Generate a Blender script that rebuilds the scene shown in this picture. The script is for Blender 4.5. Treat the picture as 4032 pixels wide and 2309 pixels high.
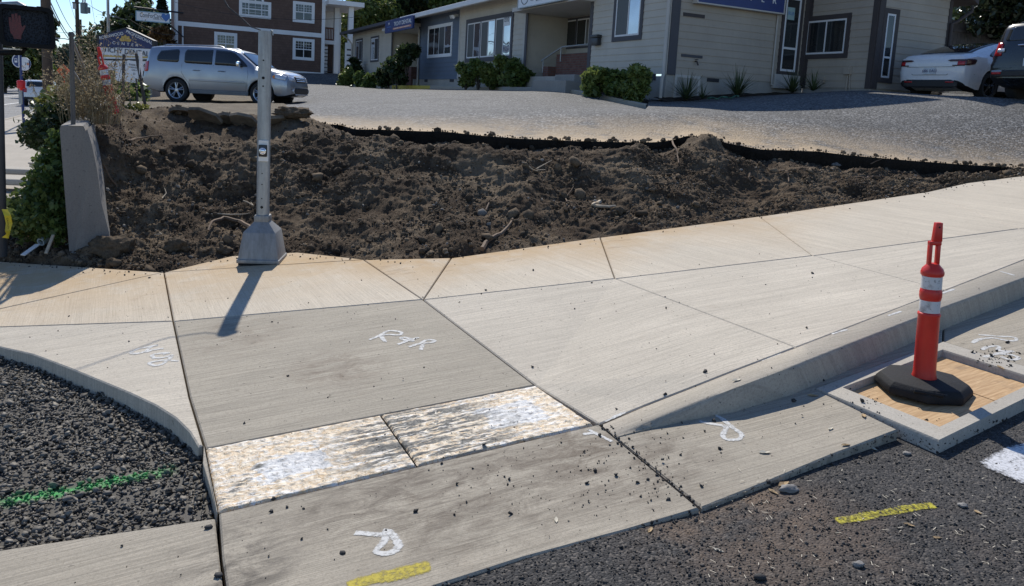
import bpy, bmesh, math, random
import numpy as np
from mathutils import Vector, Matrix, noise
from mathutils.bvhtree import BVHTree
random.seed(7); RNG = np.random.default_rng(7)
for _o in list(bpy.data.objects): bpy.data.objects.remove(_o)
SC = bpy.context.scene
COL = SC.collection
R_ = math.radians
# ------------------------------------------------------------------ camera
FPX, PU, PV = 3000.0, 2016.0, 800.0          # focal length and principal point in pixels of the 4032x2309 photograph
EYE = Vector((0, 0, 1.6))
PITCH, ROLL = R_(7.53), R_(3.18)
cF = Vector((0, math.cos(PITCH), -math.sin(PITCH)))
_U0 = Vector((0, math.sin(PITCH), math.cos(PITCH))); _R0 = Vector((1, 0, 0))
cR = _R0*math.cos(ROLL) + _U0*math.sin(ROLL)
cU = -_R0*math.sin(ROLL) + _U0*math.cos(ROLL)
cam = bpy.data.cameras.new('camera'); camo = bpy.data.objects.new('camera', cam); COL.objects.link(camo)
M4 = Matrix.Identity(4)
for i in range(3):
    M4[i][0] = cR[i]; M4[i][1] = cU[i]; M4[i][2] = -cF[i]; M4[i][3] = EYE[i]
camo.matrix_world = M4
cam.sensor_width = 36; cam.sensor_fit = 'HORIZONTAL'; cam.lens = FPX/4032*36
cam.shift_x = 0; cam.shift_y = -(1154.5-PV)/4032
cam.clip_start = 0.05; cam.clip_end = 5000
SC.camera = camo
# ------------------------------------------------------------------ sky, sun, exposure
SUN_EL, SUN_AZ = 46.0, -12.0                  # azimuth measured from +Y (into the picture) towards +X
W = bpy.data.worlds.new('World'); SC.world = W; W.use_nodes = True
_nt = W.node_tree; _nt.nodes.clear()
_sky = _nt.nodes.new('ShaderNodeTexSky'); _sky.sky_type = 'NISHITA'; _sky.sun_disc = False
_sky.sun_elevation = R_(SUN_EL); _sky.sun_rotation = R_(SUN_AZ); _sky.altitude = 60; _sky.air_density = 1.0; _sky.dust_density = 0.0; _sky.ozone_density = 3.0
_bg = _nt.nodes.new('ShaderNodeBackground'); _bg.inputs['Strength'].default_value = 0.122
_wo = _nt.nodes.new('ShaderNodeOutputWorld')
_tn = _nt.nodes.new('ShaderNodeMix'); _tn.data_type = 'RGBA'; _tn.blend_type = 'MULTIPLY'; _tn.inputs[0].default_value = 1; _tn.inputs[7].default_value = (0.86, 0.95, 1.10, 1)
_nt.links.new(_sky.outputs[0], _tn.inputs[6]); _nt.links.new(_tn.outputs[2], _bg.inputs[0]); _nt.links.new(_bg.outputs[0], _wo.inputs[0])
sl = bpy.data.lights.new('sun', 'SUN'); sl.energy = 4.6; sl.angle = R_(0.55); sl.color = (1.0, 0.95, 0.86)
slo = bpy.data.objects.new('sun', sl); COL.objects.link(slo)
_sd = Vector((math.sin(R_(SUN_AZ))*math.cos(R_(SUN_EL)), math.cos(R_(SUN_AZ))*math.cos(R_(SUN_EL)), math.sin(R_(SUN_EL))))
slo.rotation_euler = _sd.to_track_quat('Z', 'Y').to_euler(); slo.location = _sd*60
SC.view_settings.view_transform = 'Standard'; SC.view_settings.look = 'None'
SC.view_settings.exposure = 0.05; SC.view_settings.gamma = 1
SC.render.engine = 'CYCLES'
SC.cycles.use_denoising = True
SC.cycles.max_bounces = 6; SC.cycles.transparent_max_bounces = 12
# ------------------------------------------------------------------ geometry helpers
def ray(u, v):
    return cF + cR*((u-PU)/FPX) - cU*((v-PV)/FPX)
def P(u, v, y):                               # point seen at photograph pixel (u, v) at world depth y
    r = ray(u, v); return EYE + r*(y/r.y)
GA, GB = 0.084, 0.03
def G(x, y): return GA*(x+2.3) + GB*(y-7)     # plane of the side street: it climbs to the right
def gp(u, v, h=0.0):
    r = ray(u, v)
    k = (GA*2.3 - GB*7 + h - 1.6) / (r.z - GA*r.x - GB*r.y)
    return EYE + r*k
def gz(u, v, z):
    r = ray(u, v); return EYE + r*((z-1.6)/r.z)
E1 = Vector((-0.438, 0.899, 0)); E2 = Vector((0.899, 0.438, 0))   # along the main street / along the side street
DP = 4032/2542.0
def gd(u, v, h=0.0): return gp(u*DP, v*DP, h)
def col_link(o): COL.objects.link(o); return o
def tag(o, label=None, cat=None, group=None, kind=None):
    if label: o['label'] = label
    if cat: o['category'] = cat
    if group: o['group'] = group
    if kind: o['kind'] = kind
    return o
def empty(name, loc, rz=0.0, label=None, cat=None, group=None):
    o = bpy.data.objects.new(name, None); o.location = loc; o.rotation_euler = (0, 0, rz)
    o.empty_display_size = 0.2
    col_link(o); return tag(o, label, cat, group)
def npmesh(name, V, F, mats=(), parent=None, smooth=False, mi=None, attrs=None):
    V = np.asarray(V, dtype=np.float32).reshape(-1, 3); F = np.asarray(F, dtype=np.int32)
    me = bpy.data.meshes.new(name)
    me.vertices.add(len(V)); me.vertices.foreach_set('co', V.ravel())
    k = F.shape[1]
    me.loops.add(F.size); me.loops.foreach_set('vertex_index', F.ravel())
    me.polygons.add(len(F)); me.polygons.foreach_set('loop_start', np.arange(0, F.size, k, dtype=np.int32))
    me.polygons.foreach_set('loop_total', np.full(len(F), k, dtype=np.int32))
    if mi is not None: me.polygons.foreach_set('material_index', np.asarray(mi, dtype=np.int32))
    if smooth: me.polygons.foreach_set('use_smooth', np.ones(len(F), dtype=bool))
    for m in (mats if isinstance(mats, (list, tuple)) else [mats]): me.materials.append(m)
    if attrs:
        for an, av in attrs.items():
            a = me.attributes.new(an, 'FLOAT', 'POINT'); a.data.foreach_set('value', np.asarray(av, dtype=np.float32))
    me.update(); me.validate()
    o = bpy.data.objects.new(name, me); col_link(o)
    if parent: o.parent = parent
    return o
class MB:
    def __init__(s): s.v = []; s.f = []; s.m = []
    def add(s, vs, fs, m=0):
        b = len(s.v); s.v += [tuple(x) for x in vs]; s.f += [tuple(i+b for i in f) for f in fs]; s.m += [m]*len(fs); return s
    def box(s, c, size, rot=None, m=0, taper=1.0):
        hx, hy, hz = size[0]/2, size[1]/2, size[2]/2
        vs = []
        for z, t in ((-hz, 1.0), (hz, taper)):
            for x, y in ((-hx, -hy), (hx, -hy), (hx, hy), (-hx, hy)): vs.append(Vector((x*t, y*t, z)))
        if rot is not None: vs = [rot @ w for w in vs]
        c = Vector(c); vs = [w+c for w in vs]
        return s.add(vs, [(3, 2, 1, 0), (4, 5, 6, 7), (0, 1, 5, 4), (1, 2, 6, 5), (2, 3, 7, 6), (3, 0, 4, 7)], m)
    def obox(s, o, ax, ay, az, x0, x1, y0, y1, z0, z1, m=0):   # box in a frame (origin, three axes)
        o = Vector(o); vs = []
        for z in (z0, z1):
            for x, y in ((x0, y0), (x1, y0), (x1, y1), (x0, y1)): vs.append(o + ax*x + ay*y + az*z)
        return s.add(vs, [(3, 2, 1, 0), (4, 5, 6, 7), (0, 1, 5, 4), (1, 2, 6, 5), (2, 3, 7, 6), (3, 0, 4, 7)], m)
    def tube(s, pts, rad, n=8, m=0, cap=True):
        pts = [Vector(p) for p in pts]; N = len(pts)
        rad = rad if isinstance(rad, (list, tuple)) else [rad]*N
        d0 = (pts[1]-pts[0]).normalized()
        up = Vector((0, 0, 1)) if abs(d0.z) < 0.9 else Vector((1, 0, 0))
        a = d0.cross(up).normalized()
        vs = []
        for i, p in enumerate(pts):
            d = (pts[min(i+1, N-1)]-pts[max(i-1, 0)]).normalized()
            a = (a - d*a.dot(d)).normalized(); b = d.cross(a)
            for k in range(n):
                t = 2*math.pi*k/n; vs.append(p + (a*math.cos(t)+b*math.sin(t))*rad[i])
        fs = []
        for i in range(N-1):
            for k in range(n):
                k2 = (k+1) % n; fs.append((i*n+k, i*n+k2, (i+1)*n+k2, (i+1)*n+k))
        if cap: fs.append(tuple(range(n-1, -1, -1))); fs.append(tuple((N-1)*n+k for k in range(n)))
        return s.add(vs, fs, m)
    def lathe(s, prof, n=24, M=None, m=0, capb=True, capt=True):    # prof: list of (r, z)
        vs = []
        for r, z in prof:
            for k in range(n):
                t = 2*math.pi*k/n; w = Vector((r*math.cos(t), r*math.sin(t), z)); vs.append(M @ w if M else w)
        fs = []
        for i in range(len(prof)-1):
            for k in range(n):
                k2 = (k+1) % n; fs.append((i*n+k, i*n+k2, (i+1)*n+k2, (i+1)*n+k))
        if capb: fs.append(tuple(range(n-1, -1, -1)))
        if capt: fs.append(tuple((len(prof)-1)*n+k for k in range(n)))
        return s.add(vs, fs, m)
    def prism(s, poly, o, ax, ay, az, d0, d1, m=0):   # polygon in (ax, ay), extruded along az from d0 to d1
        o = Vector(o); n = len(poly)
        vs = [o+ax*x+ay*y+az*d0 for x, y in poly] + [o+ax*x+ay*y+az*d1 for x, y in poly]
        fs = [tuple(range(n-1, -1, -1)), tuple(range(n, 2*n))] + [(i, (i+1) % n, n+(i+1) % n, n+i) for i in range(n)]
        return s.add(vs, fs, m)
    def build(s, name, mats, parent=None, smooth=False, bevel=0.0, seg=2, auto=40):
        me = bpy.data.meshes.new(name); me.from_pydata(s.v, [], s.f)
        for mm in (mats if isinstance(mats, (list, tuple)) else [mats]): me.materials.append(mm)
        me.polygons.foreach_set('material_index', s.m)
        bm = bmesh.new(); bm.from_mesh(me); bmesh.ops.recalc_face_normals(bm, faces=bm.faces)
        if bevel > 0:
            eds = [e for e in bm.edges if len(e.link_faces) == 2 and e.calc_face_angle(0) > R_(30)]
            bmesh.ops.bevel(bm, geom=eds, offset=bevel, segments=seg, profile=0.5, affect='EDGES', clamp_overlap=True)
        if smooth:
            for f in bm.faces: f.smooth = True
            for e in bm.edges:
                if len(e.link_faces) == 2 and e.calc_face_angle(0) > R_(auto): e.smooth = False
        bm.to_mesh(me); bm.free(); me.update()
        o = bpy.data.objects.new(name, me); col_link(o)
        if parent: o.parent = parent
        return o
def rotm(ax, ay, az): return Matrix((ax, ay, az)).transposed()
def text_mesh(name, s, size, mat, parent, o, ax, ay, depth=0.004, align='CENTER', space=1.0, bold=0.0, sx=1.0, fit=None):
    cu = bpy.data.curves.new(name, 'FONT'); cu.body = s; cu.size = size; cu.extrude = depth/2; cu.align_x = align; cu.align_y = 'CENTER'
    cu.space_character = space; cu.offset = bold
    to = bpy.data.objects.new(name, cu); col_link(to)
    bpy.context.view_layer.update()
    me = bpy.data.meshes.new_from_object(to.evaluated_get(bpy.context.evaluated_depsgraph_get()))
    bpy.data.objects.remove(to)
    if fit and len(me.vertices): xs_ = [v.co.x for v in me.vertices]; sx = fit/max(1e-6, max(xs_)-min(xs_))
    az = ax.cross(ay); M = Matrix.Identity(4)
    for i in range(3): M[i][0] = ax[i]*sx; M[i][1] = ay[i]; M[i][2] = az[i]; M[i][3] = o[i]
    me.transform(M); me.materials.clear(); me.materials.append(mat); me.name = name
    ob = bpy.data.objects.new(name, me); col_link(ob)
    if parent: ob.parent = parent
    return ob
# ------------------------------------------------------------------ materials
class NT:
    def __init__(s, name):
        s.m = bpy.data.materials.new(name); s.m.use_nodes = True; s.t = s.m.node_tree; s.t.nodes.clear()
        s.out = s.n('ShaderNodeOutputMaterial')
    def n(s, t, **kw):
        x = s.t.nodes.new(t)
        for k, v in kw.items(): setattr(x, k, v)
        return x
    def l(s, a, b): s.t.links.new(a, b)
    def set(s, sock, v):
        if hasattr(v, 'links') or isinstance(v, bpy.types.NodeSocket): s.l(v, sock)
        else: sock.default_value = v
    def pos(s, rot=0.0, scale=(1, 1, 1), obj=False):
        g = s.n('ShaderNodeTexCoord').outputs['Object'] if obj else s.n('ShaderNodeNewGeometry').outputs['Position']
        a = s.n('ShaderNodeMapping'); a.inputs['Rotation'].default_value = (0, 0, rot); s.l(g, a.inputs[0])
        b = s.n('ShaderNodeMapping'); b.inputs['Scale'].default_value = scale; s.l(a.outputs[0], b.inputs[0]); return b.outputs[0]
    def noise(s, vec, scale, detail=3, rough=0.55, dist=0.0):
        x = s.n('ShaderNodeTexNoise'); s.l(vec, x.inputs['Vector']); x.inputs['Scale'].default_value = scale
        x.inputs['Detail'].default_value = detail; x.inputs['Roughness'].default_value = rough; x.inputs['Distortion'].default_value = dist; return x.outputs['Fac']
    def vor(s, vec, scale, out='Distance', feature='F1'):
        x = s.n('ShaderNodeTexVoronoi', feature=feature); s.l(vec, x.inputs['Vector']); x.inputs['Scale'].default_value = scale; return x.outputs[out]
    def ramp(s, fac, stops, interp='LINEAR'):
        x = s.n('ShaderNodeValToRGB'); x.color_ramp.interpolation = interp; s.l(fac, x.inputs[0]); e = x.color_ramp.elements
        while len(e) < len(stops): e.new(0.5)
        for i, (p, c) in enumerate(stops):
            e[i].position = p; e[i].color = (c, c, c, 1) if isinstance(c, (int, float)) else (*c, 1)
        return x.outputs[0]
    def mix(s, fac, a, b, mode='MIX'):
        x = s.n('ShaderNodeMix', data_type='RGBA', blend_type=mode)
        s.set(x.inputs[0], fac)
        for sk, v in ((x.inputs[6], a), (x.inputs[7], b)):
            s.set(sk, (*v, 1) if isinstance(v, tuple) and len(v) == 3 else v)
        return x.outputs[2]
    def math(s, op, a, b=None, c=None, clamp=False):
        x = s.n('ShaderNodeMath', operation=op, use_clamp=clamp)
        s.set(x.inputs[0], a)
        if b is not None: s.set(x.inputs[1], b)
        if c is not None: s.set(x.inputs[2], c)
        return x.outputs[0]
    def mr(s, v, a, b, c=0.0, d=1.0):
        x = s.n('ShaderNodeMapRange'); s.l(v, x.inputs[0])
        for i, q in enumerate((a, b, c, d)): x.inputs[i+1].default_value = q
        return x.outputs[0]
    def attr(s, name): return s.n('ShaderNodeAttribute', attribute_name=name).outputs['Fac']
    def blob(s, c, r0, r1):      # 1 inside r0 of point c, 0 beyond r1
        g = s.n('ShaderNodeNewGeometry').outputs['Position']
        d = s.n('ShaderNodeVectorMath', operation='DISTANCE'); s.l(g, d.inputs[0]); d.inputs[1].default_value = c
        return s.mr(d.outputs['Value'], r0, r1, 1.0, 0.0)
    def bump(s, h, strength=0.4, dist=0.01):
        x = s.n('ShaderNodeBump'); x.inputs['Strength'].default_value = strength; x.inputs['Distance'].default_value = dist; s.l(h, x.inputs['Height']); return x.outputs[0]
    def bsdf(s, color, rough=0.8, metal=0.0, normal=None, spec=0.5, coat=0.0, link=True, **kw):
        b = s.n('ShaderNodeBsdfPrincipled')
        s.set(b.inputs['Base Color'], (*color, 1) if isinstance(color, tuple) and len(color) == 3 else color)
        s.set(b.inputs['Roughness'], rough); s.set(b.inputs['Metallic'], metal); b.inputs['Specular IOR Level'].default_value = spec
        b.inputs['Coat Weight'].default_value = coat; b.inputs['Coat Roughness'].default_value = 0.04
        if normal is not None: s.l(normal, b.inputs['Normal'])
        if link: s.l(b.outputs[0], s.out.inputs[0])
        s.b = b; return b
    def rgb(s, *c):
        x = s.n('ShaderNodeRGB'); x.outputs[0].default_value = (*c, 1); return x.outputs[0]
def simple(name, color, rough=0.6, metal=0.0, var=0.12, scale=8.0, bump=0.0, spec=0.5, coat=0.0, obj=False):
    t = NT(name); p = t.pos(obj=obj)
    f = t.noise(p, scale, 4)
    c = t.mix(t.mr(f, 0.25, 0.75), tuple(x*(1-var) for x in color), tuple(min(1, x*(1+var)) for x in color))
    nm = t.bump(t.noise(p, scale*6, 3), bump, 0.005) if bump else None
    r = t.mr(f, 0.2, 0.8, max(0, rough-0.06), min(1, rough+0.06))
    t.bsdf(c, r, metal, nm, spec, coat); return t.m
MAT = {}
def concrete(name, base, ang, stain=None, streak=0.5, smudges=()):
    t = NT(name); p = t.pos(); ps = t.pos(rot=ang, scale=(1.2, 95, 1)); ps2 = t.pos(rot=ang, scale=(0.4, 11, 1))
    big = t.noise(p, 0.9, 4, 0.6); fine = t.noise(p, 160, 3, 0.7); mid = t.noise(p, 6, 4, 0.6); gr_ = t.noise(p, 75, 3, 0.75)
    st = t.noise(ps, 1.0, 4, 0.7); st2 = t.noise(ps2, 1.0, 3, 0.6); st3 = t.noise(t.pos(rot=ang, scale=(3.5, 210, 1)), 1.0, 3, 0.7)
    c = t.mix(t.mr(big, 0.3, 0.7), tuple(x*0.86 for x in base), tuple(min(1, x*1.1) for x in base))
    c = t.mix(t.mr(st2, 0.40, 0.60, 0, 0.62*streak), c, tuple(x*0.74 for x in base))
    c = t.mix(t.mr(st, 0.46, 0.58, 0, 0.85*streak), c, tuple(x*0.60 for x in base))
    c = t.mix(t.mr(st3, 0.48, 0.60, 0, 0.55*streak), c, tuple(min(1, x*1.28) for x in base))
    c = t.mix(t.mr(gr_, 0.50, 0.66, 0, 0.52), c, tuple(x*0.58 for x in base))
    c = t.mix(t.mr(fine, 0.54, 0.70, 0, 0.5), c, tuple(x*0.48 for x in base))
    c = t.mix(t.mr(mid, 0.6, 0.8, 0, 0.22), c, (0.30, 0.235, 0.165))
    c = t.mix(t.mr(t.noise(p, 30, 2, .5), 0.70, 0.74, 0, 0.6), c, tuple(x*0.35 for x in base))
    if stain:       # tan mud stain along the back edge of the pavement: attribute on the mesh
        f = t.math('MULTIPLY', t.attr('stain'), t.mr(t.noise(p, 3.0, 5, 0.7), 0.18, 0.55), clamp=True)
        c = t.mix(f, c, (0.42, 0.285, 0.145))
        f2 = t.math('MULTIPLY', t.attr('stain'), t.mr(t.noise(t.pos(rot=ang, scale=(14, 3, 1)), 1.0, 4, 0.7), 0.58, 0.68), clamp=True)
        c = t.mix(t.math('MULTIPLY', f2, 0.6), c, (0.22, 0.14, 0.08))
    for (cx, cy, cz, r, col, k) in smudges:
        f = t.math('MULTIPLY', t.blob((cx, cy, cz), r*.35, r), t.mr(t.noise(t.pos(rot=ang, scale=(3.0, 6.5, 1)), 1.6, 6, 0.72, 0.8), 0.40, 0.68, 0, k), clamp=True)
        c = t.mix(f, c, col)
    h = t.math('ADD', t.math('MULTIPLY', st, 1.0), t.math('MULTIPLY', fine, 0.5))
    t.bsdf(c, t.mr(fine, 0.2, 0.8, 0.72, 0.95), 0, t.bump(h, 0.45, 0.004), 0.35); return t.m
# ================================================================== FOREGROUND: pavement, ramp, kerb, gutter, road
CONC = (0.46, 0.425, 0.37)
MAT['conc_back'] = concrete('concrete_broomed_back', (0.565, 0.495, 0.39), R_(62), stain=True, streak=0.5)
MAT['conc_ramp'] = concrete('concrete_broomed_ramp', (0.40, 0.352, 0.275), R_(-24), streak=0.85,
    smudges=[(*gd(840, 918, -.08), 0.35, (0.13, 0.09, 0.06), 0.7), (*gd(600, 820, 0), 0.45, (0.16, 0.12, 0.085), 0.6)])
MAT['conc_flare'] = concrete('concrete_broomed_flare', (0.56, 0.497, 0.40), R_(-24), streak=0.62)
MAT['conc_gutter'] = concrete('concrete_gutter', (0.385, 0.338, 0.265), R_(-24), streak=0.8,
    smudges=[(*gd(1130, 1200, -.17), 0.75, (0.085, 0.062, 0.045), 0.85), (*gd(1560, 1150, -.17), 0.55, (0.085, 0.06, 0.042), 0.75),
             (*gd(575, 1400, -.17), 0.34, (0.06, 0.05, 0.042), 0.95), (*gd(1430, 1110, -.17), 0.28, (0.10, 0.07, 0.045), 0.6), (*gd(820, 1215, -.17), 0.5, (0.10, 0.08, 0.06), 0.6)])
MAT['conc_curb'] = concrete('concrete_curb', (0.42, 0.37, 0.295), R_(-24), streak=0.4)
MAT['conc_old'] = concrete('concrete_old', (0.30, 0.285, 0.26), R_(10), streak=0.15)
def asphalt(name, base, chips, scale, dust=None, rough=0.85, bstr=0.9, spec=0.4):
    t = NT(name); p = t.pos()
    x = t.n('ShaderNodeTexVoronoi'); t.l(p, x.inputs['Vector']); x.inputs['Scale'].default_value = scale
    cell = t.n('ShaderNodeSeparateColor'); t.l(x.outputs['Color'], cell.inputs[0])
    rnd = cell.outputs[0]
    c = t.mix(t.mr(rnd, 0.0, 1.0), tuple(v*0.42 for v in base), tuple(v*1.75 for v in base))
    c = t.mix(t.mr(rnd, 0.80, 0.86), c, chips)
    c = t.mix(t.mr(t.noise(p, 0.8, 4), 0.35, 0.7, 0, 0.5), c, tuple(v*0.62 for v in base))
    c = t.mix(t.mr(t.noise(t.pos(rot=0.5), 0.35, 3), 0.45, 0.7, 0, 0.35), c, tuple(v*1.5 for v in base))
    if dust: c = dust(t, p, c)
    h = t.math('SUBTRACT', 1.0, t.math('MULTIPLY', x.outputs['Distance'], 1.2))
    h = t.math('ADD', h, t.math('MULTIPLY', t.noise(p, scale*0.35, 3), 0.9))
    t.bsdf(c, rough, 0, t.bump(h, bstr, 0.012), spec); return t.m
def _road_dust(t, p, c):
    f = t.math('MULTIPLY', t.blob(tuple(gd(1830, 1290, -.2)), 0.05, 0.62), t.mr(t.noise(p, 3.5, 5, 0.7, 0.5), 0.36, 0.62, 0, 0.95), clamp=True)
    c = t.mix(f, c, (0.17, 0.115, 0.075))
    f = t.math('MULTIPLY', t.blob(tuple(gd(2150, 1420, -.2)), 0.1, 0.9), t.mr(t.noise(p, 2.6, 5, 0.7, 0.5), 0.45, 0.7, 0, 0.6), clamp=True)
    return t.mix(f, c, (0.15, 0.105, 0.075))
MAT['asphalt_new'] = asphalt('asphalt_new', (0.040, 0.038, 0.037), (0.13, 0.115, 0.10), 105, _road_dust, 0.85, 0.55)
def _lot_dust(t, p, c):
    d = t.attr('dust')
    f = t.math('MULTIPLY', d, t.mr(t.noise(p, 1.4, 6, 0.75), 0.30, 0.52), clamp=True)
    c = t.mix(f, c, (0.47, 0.35, 0.215))
    f = t.math('MULTIPLY', d, t.mr(t.noise(p, 9, 4, 0.7), 0.6, 0.72, 0, 0.6), clamp=True)
    return t.mix(f, c, (0.10, 0.075, 0.05))
MAT['asphalt_lot'] = asphalt('asphalt_lot', (0.105, 0.104, 0.102), (0.30, 0.295, 0.285), 30, _lot_dust, 0.8, 0.8, 0.2)
MAT['asphalt_road'] = asphalt('asphalt_road', (0.22, 0.215, 0.205), (0.3, 0.29, 0.28), 30)
MAT['dark'] = simple('dark_void', (0.012, 0.012, 0.013), 0.9)

GROUND = []                                    # meshes things can be set down on
def densify(pts, step):
    out = []
    for i, p in enumerate(pts):
        q = pts[(i+1) % len(pts)]; n = max(1, int((q-p).length/step))
        out += [p.lerp(q, k/n) for k in range(n)]
    return out
def offset_poly(pts, d):
    n = len(pts); out = []
    area = sum(pts[i].x*pts[(i+1) % n].y - pts[(i+1) % n].x*pts[i].y for i in range(n))
    sg = 1 if area > 0 else -1
    for i in range(n):
        a, b, c = pts[i-1], pts[i], pts[(i+1) % n]
        d1 = Vector((b.x-a.x, b.y-a.y)); d2 = Vector((c.x-b.x, c.y-b.y))
        if d1.length < 1e-6 or d2.length < 1e-6: out.append(b.copy()); continue
        d1.normalize(); d2.normalize()
        n1 = Vector((-d1.y, d1.x))*sg; n2 = Vector((-d2.y, d2.x))*sg
        m = n1+n2; k = max(0.35, m.dot(m)/2)
        m = m/k if m.length > 1e-6 else n1
        out.append(Vector((b.x+m.x*d, b.y+m.y*d, b.z)))
    return out
def slab(name, polys, mat, depth=0.12, groove=0.005, lip=0.007, kind='structure', parent=None, stain=None):
    bm = bmesh.new(); lay = bm.verts.layers.float.new('stain')
    for pts in polys:
        r1 = offset_poly(pts, groove+lip); r2 = offset_poly(pts, groove)
        L = [[bm.verts.new(p) for p in r1], [bm.verts.new(p-Vector((0, 0, lip))) for p in r2], [bm.verts.new(p-Vector((0, 0, depth))) for p in r2]]
        top = bm.faces.new(L[0])
        n = len(pts)
        for a, b in ((0, 1), (1, 2)):
            for i in range(n): bm.faces.new((L[a][i], L[a][(i+1) % n], L[b][(i+1) % n], L[b][i]))
        bmesh.ops.triangulate(bm, faces=[top])
    bmesh.ops.recalc_face_normals(bm, faces=bm.faces)
    if stain:
        tops = [e for e in bm.edges if all(abs(f.normal.z) > 0.9 for f in e.link_faces)]
        for _ in range(3):
            tops = [e for e in bm.edges if e.calc_length() > 0.28 and all(abs(f.normal.z) > 0.8 for f in e.link_faces)]
            if tops: bmesh.ops.subdivide_edges(bm, edges=tops, cuts=1)
        for v in bm.verts: v[lay] = stain(v.co)
    me = bpy.data.meshes.new(name); bm.to_mesh(me); bm.free(); me.materials.append(mat)
    o = bpy.data.objects.new(name, me); col_link(o)
    if kind: o['kind'] = kind
    if parent: o.parent = parent
    GROUND.append(o); return o
def PD(lst): return [gd(*p) for p in lst]
B0, B1, B1b, B1c, B2, B3, B4, B5, B6, B7, B8, B9 = [(-420, 622), (406, 677), (575, 636), (740, 627), (903, 645), (1120, 641), (1490, 590), (1885, 538), (2293, 479), (2400, 455), (2542, 437), (2760, 412)]
L0, L1 = (-420, 862), (-420, 830, -.0)
M1, M2, M3, M4, M5, M6, M7 = (407, 676), (430, 798), (1050, 744), (1527, 692), (2018, 635), (2530, 568), (2760, 541)
K1, K2, K3, K4 = (1976, 863), (2348, 721), (2542, 646), (2760, 560)
C0 = (1487, 1053, -.15)
T1, T2, T3, T4 = (510, 1114, -.125), (1330, 957, -.13), (1474, 1053, -.15), (541, 1271, -.155)
_be = [gd(*B3), gd(*B8)]
_bd = (_be[1]-_be[0]).normalized(); _bn = Vector((_bd.y, -_bd.x, 0))
def back_stain(co):
    d = (co-_be[0]).dot(_bn); s = (co-_be[0]).dot(_bd)
    k = max(0, 1-d/0.85)**1.2
    if s < 0: k *= max(0.25, 1+s/1.6)
    if s > 3.2: k *= max(0.0, 1-(s-3.2)/1.6)
    return min(1.0, k*1.15)
slab('sidewalk', [PD([B0, B1, (0, 767), L0]), PD([(0, 767), M1, M2, (0, 812), L1, L0]), PD([M1, B2, M3, M2]), PD([M1, B1b, B1c, B2]),
    PD([B2, B3, M3]), PD([B3, B4, M4, M3]), PD([B4, B5, M5, M4]), PD([B5, B6, M6, M5]), PD([B6, B7, B8, B9, M7, M6])], MAT['conc_back'], stain=back_stain)
ARC = [(0, 862, -.03), (80, 880, -.035), (165, 912, -.04), (248, 946, -.05), (320, 976, -.06), (384, 1006, -.07), (434, 1038, -.085), (469, 1073, -.105), (491, 1110, -.12), (503, 1150, -.135), (512, 1180, -.142), (523, 1217, -.15), (537, 1273, -.16)]
R1 = PD([(0, 812), M2, (470, 985, -.075), (506, 1105, -.122)]) + PD(ARC[::-1][4:]) + PD([(-420, 835, -.03), L1])
slab('ramp_flare', [R1, PD([M3, M4, K1, (1828, 919, -.03), (1700, 969, -.08), (1600, 1008, -.12), C0, T2]), PD([M4, M5, K2, K1]), PD([M5, M6, M7, K4, K3, K2])], MAT['conc_flare'])
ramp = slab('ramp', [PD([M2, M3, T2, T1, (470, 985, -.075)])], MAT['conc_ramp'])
# thin strip of slab edge left of the tactile panel
slab('ramp_edge', [PD([(506, 1105, -.122), (541, 1271, -.155), (537, 1275, -.16), (523, 1217, -.15), (503, 1150, -.135)])], MAT['conc_curb'], groove=0.001, lip=0.003)
# kerb along the side street, tapering down to the ramp
kb = [(1490, 1054), (1600, 1008), (1700, 969), (1828, 919), (1976, 863), (2100, 815), (2249, 757), (2348, 721), (2542, 646), (2760, 560)]
kf = [(1526, 1083), (1617, 1045), (1721, 1003), (1828, 961), (1974, 907), (2110, 853), (2251, 798), (2340, 763), (2542, 689), (2760, 603)]
kd = [0.004, .03, .065, .10, .14, .15, .155, .155, .155, .155]; kh = [-.15, -.12, -.08, -.03, 0, 0, 0, 0, 0, 0]
sect = []
for a, b, d, h in zip(kb, kf, kd, kh):
    A = gd(*a, h); B_ = gd(*b, h); dr = (B_-A); dr.z = 0; dr.normalize()
    sect.append([A+Vector((0, 0, -.3)), A+dr*0.006+Vector((0, 0, -.004)), A+dr*0.012, B_-dr*0.025, B_-dr*0.008+Vector((0, 0, -.006)), B_+dr*0.004+Vector((0, 0, -min(d, .03))), B_+dr*(0.004+d*0.18)+Vector((0, 0, -d)), B_+dr*(0.01+d*0.18)+Vector((0, 0, -.3))])
vs = []; fs = []
def resample(seqs, n):
    out = []
    for i in range(len(seqs)-1):
        for k in range(n): out.append([p.lerp(q, k/n) for p, q in zip(seqs[i], seqs[i+1])])
    out.append(seqs[-1]); return out
ss = resample(sect, 4); kk = len(ss[0])
for r in ss: vs += r
for i in range(len(ss)-1):
    for j in range(kk-1): fs.append((i*kk+j, i*kk+j+1, (i+1)*kk+j+1, (i+1)*kk+j))
m_ = MB(); m_.add(vs, fs); curb = m_.build('curb', MAT['conc_curb'], smooth=True, auto=50); curb['kind'] = 'structure'; GROUND.append(curb)
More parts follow.
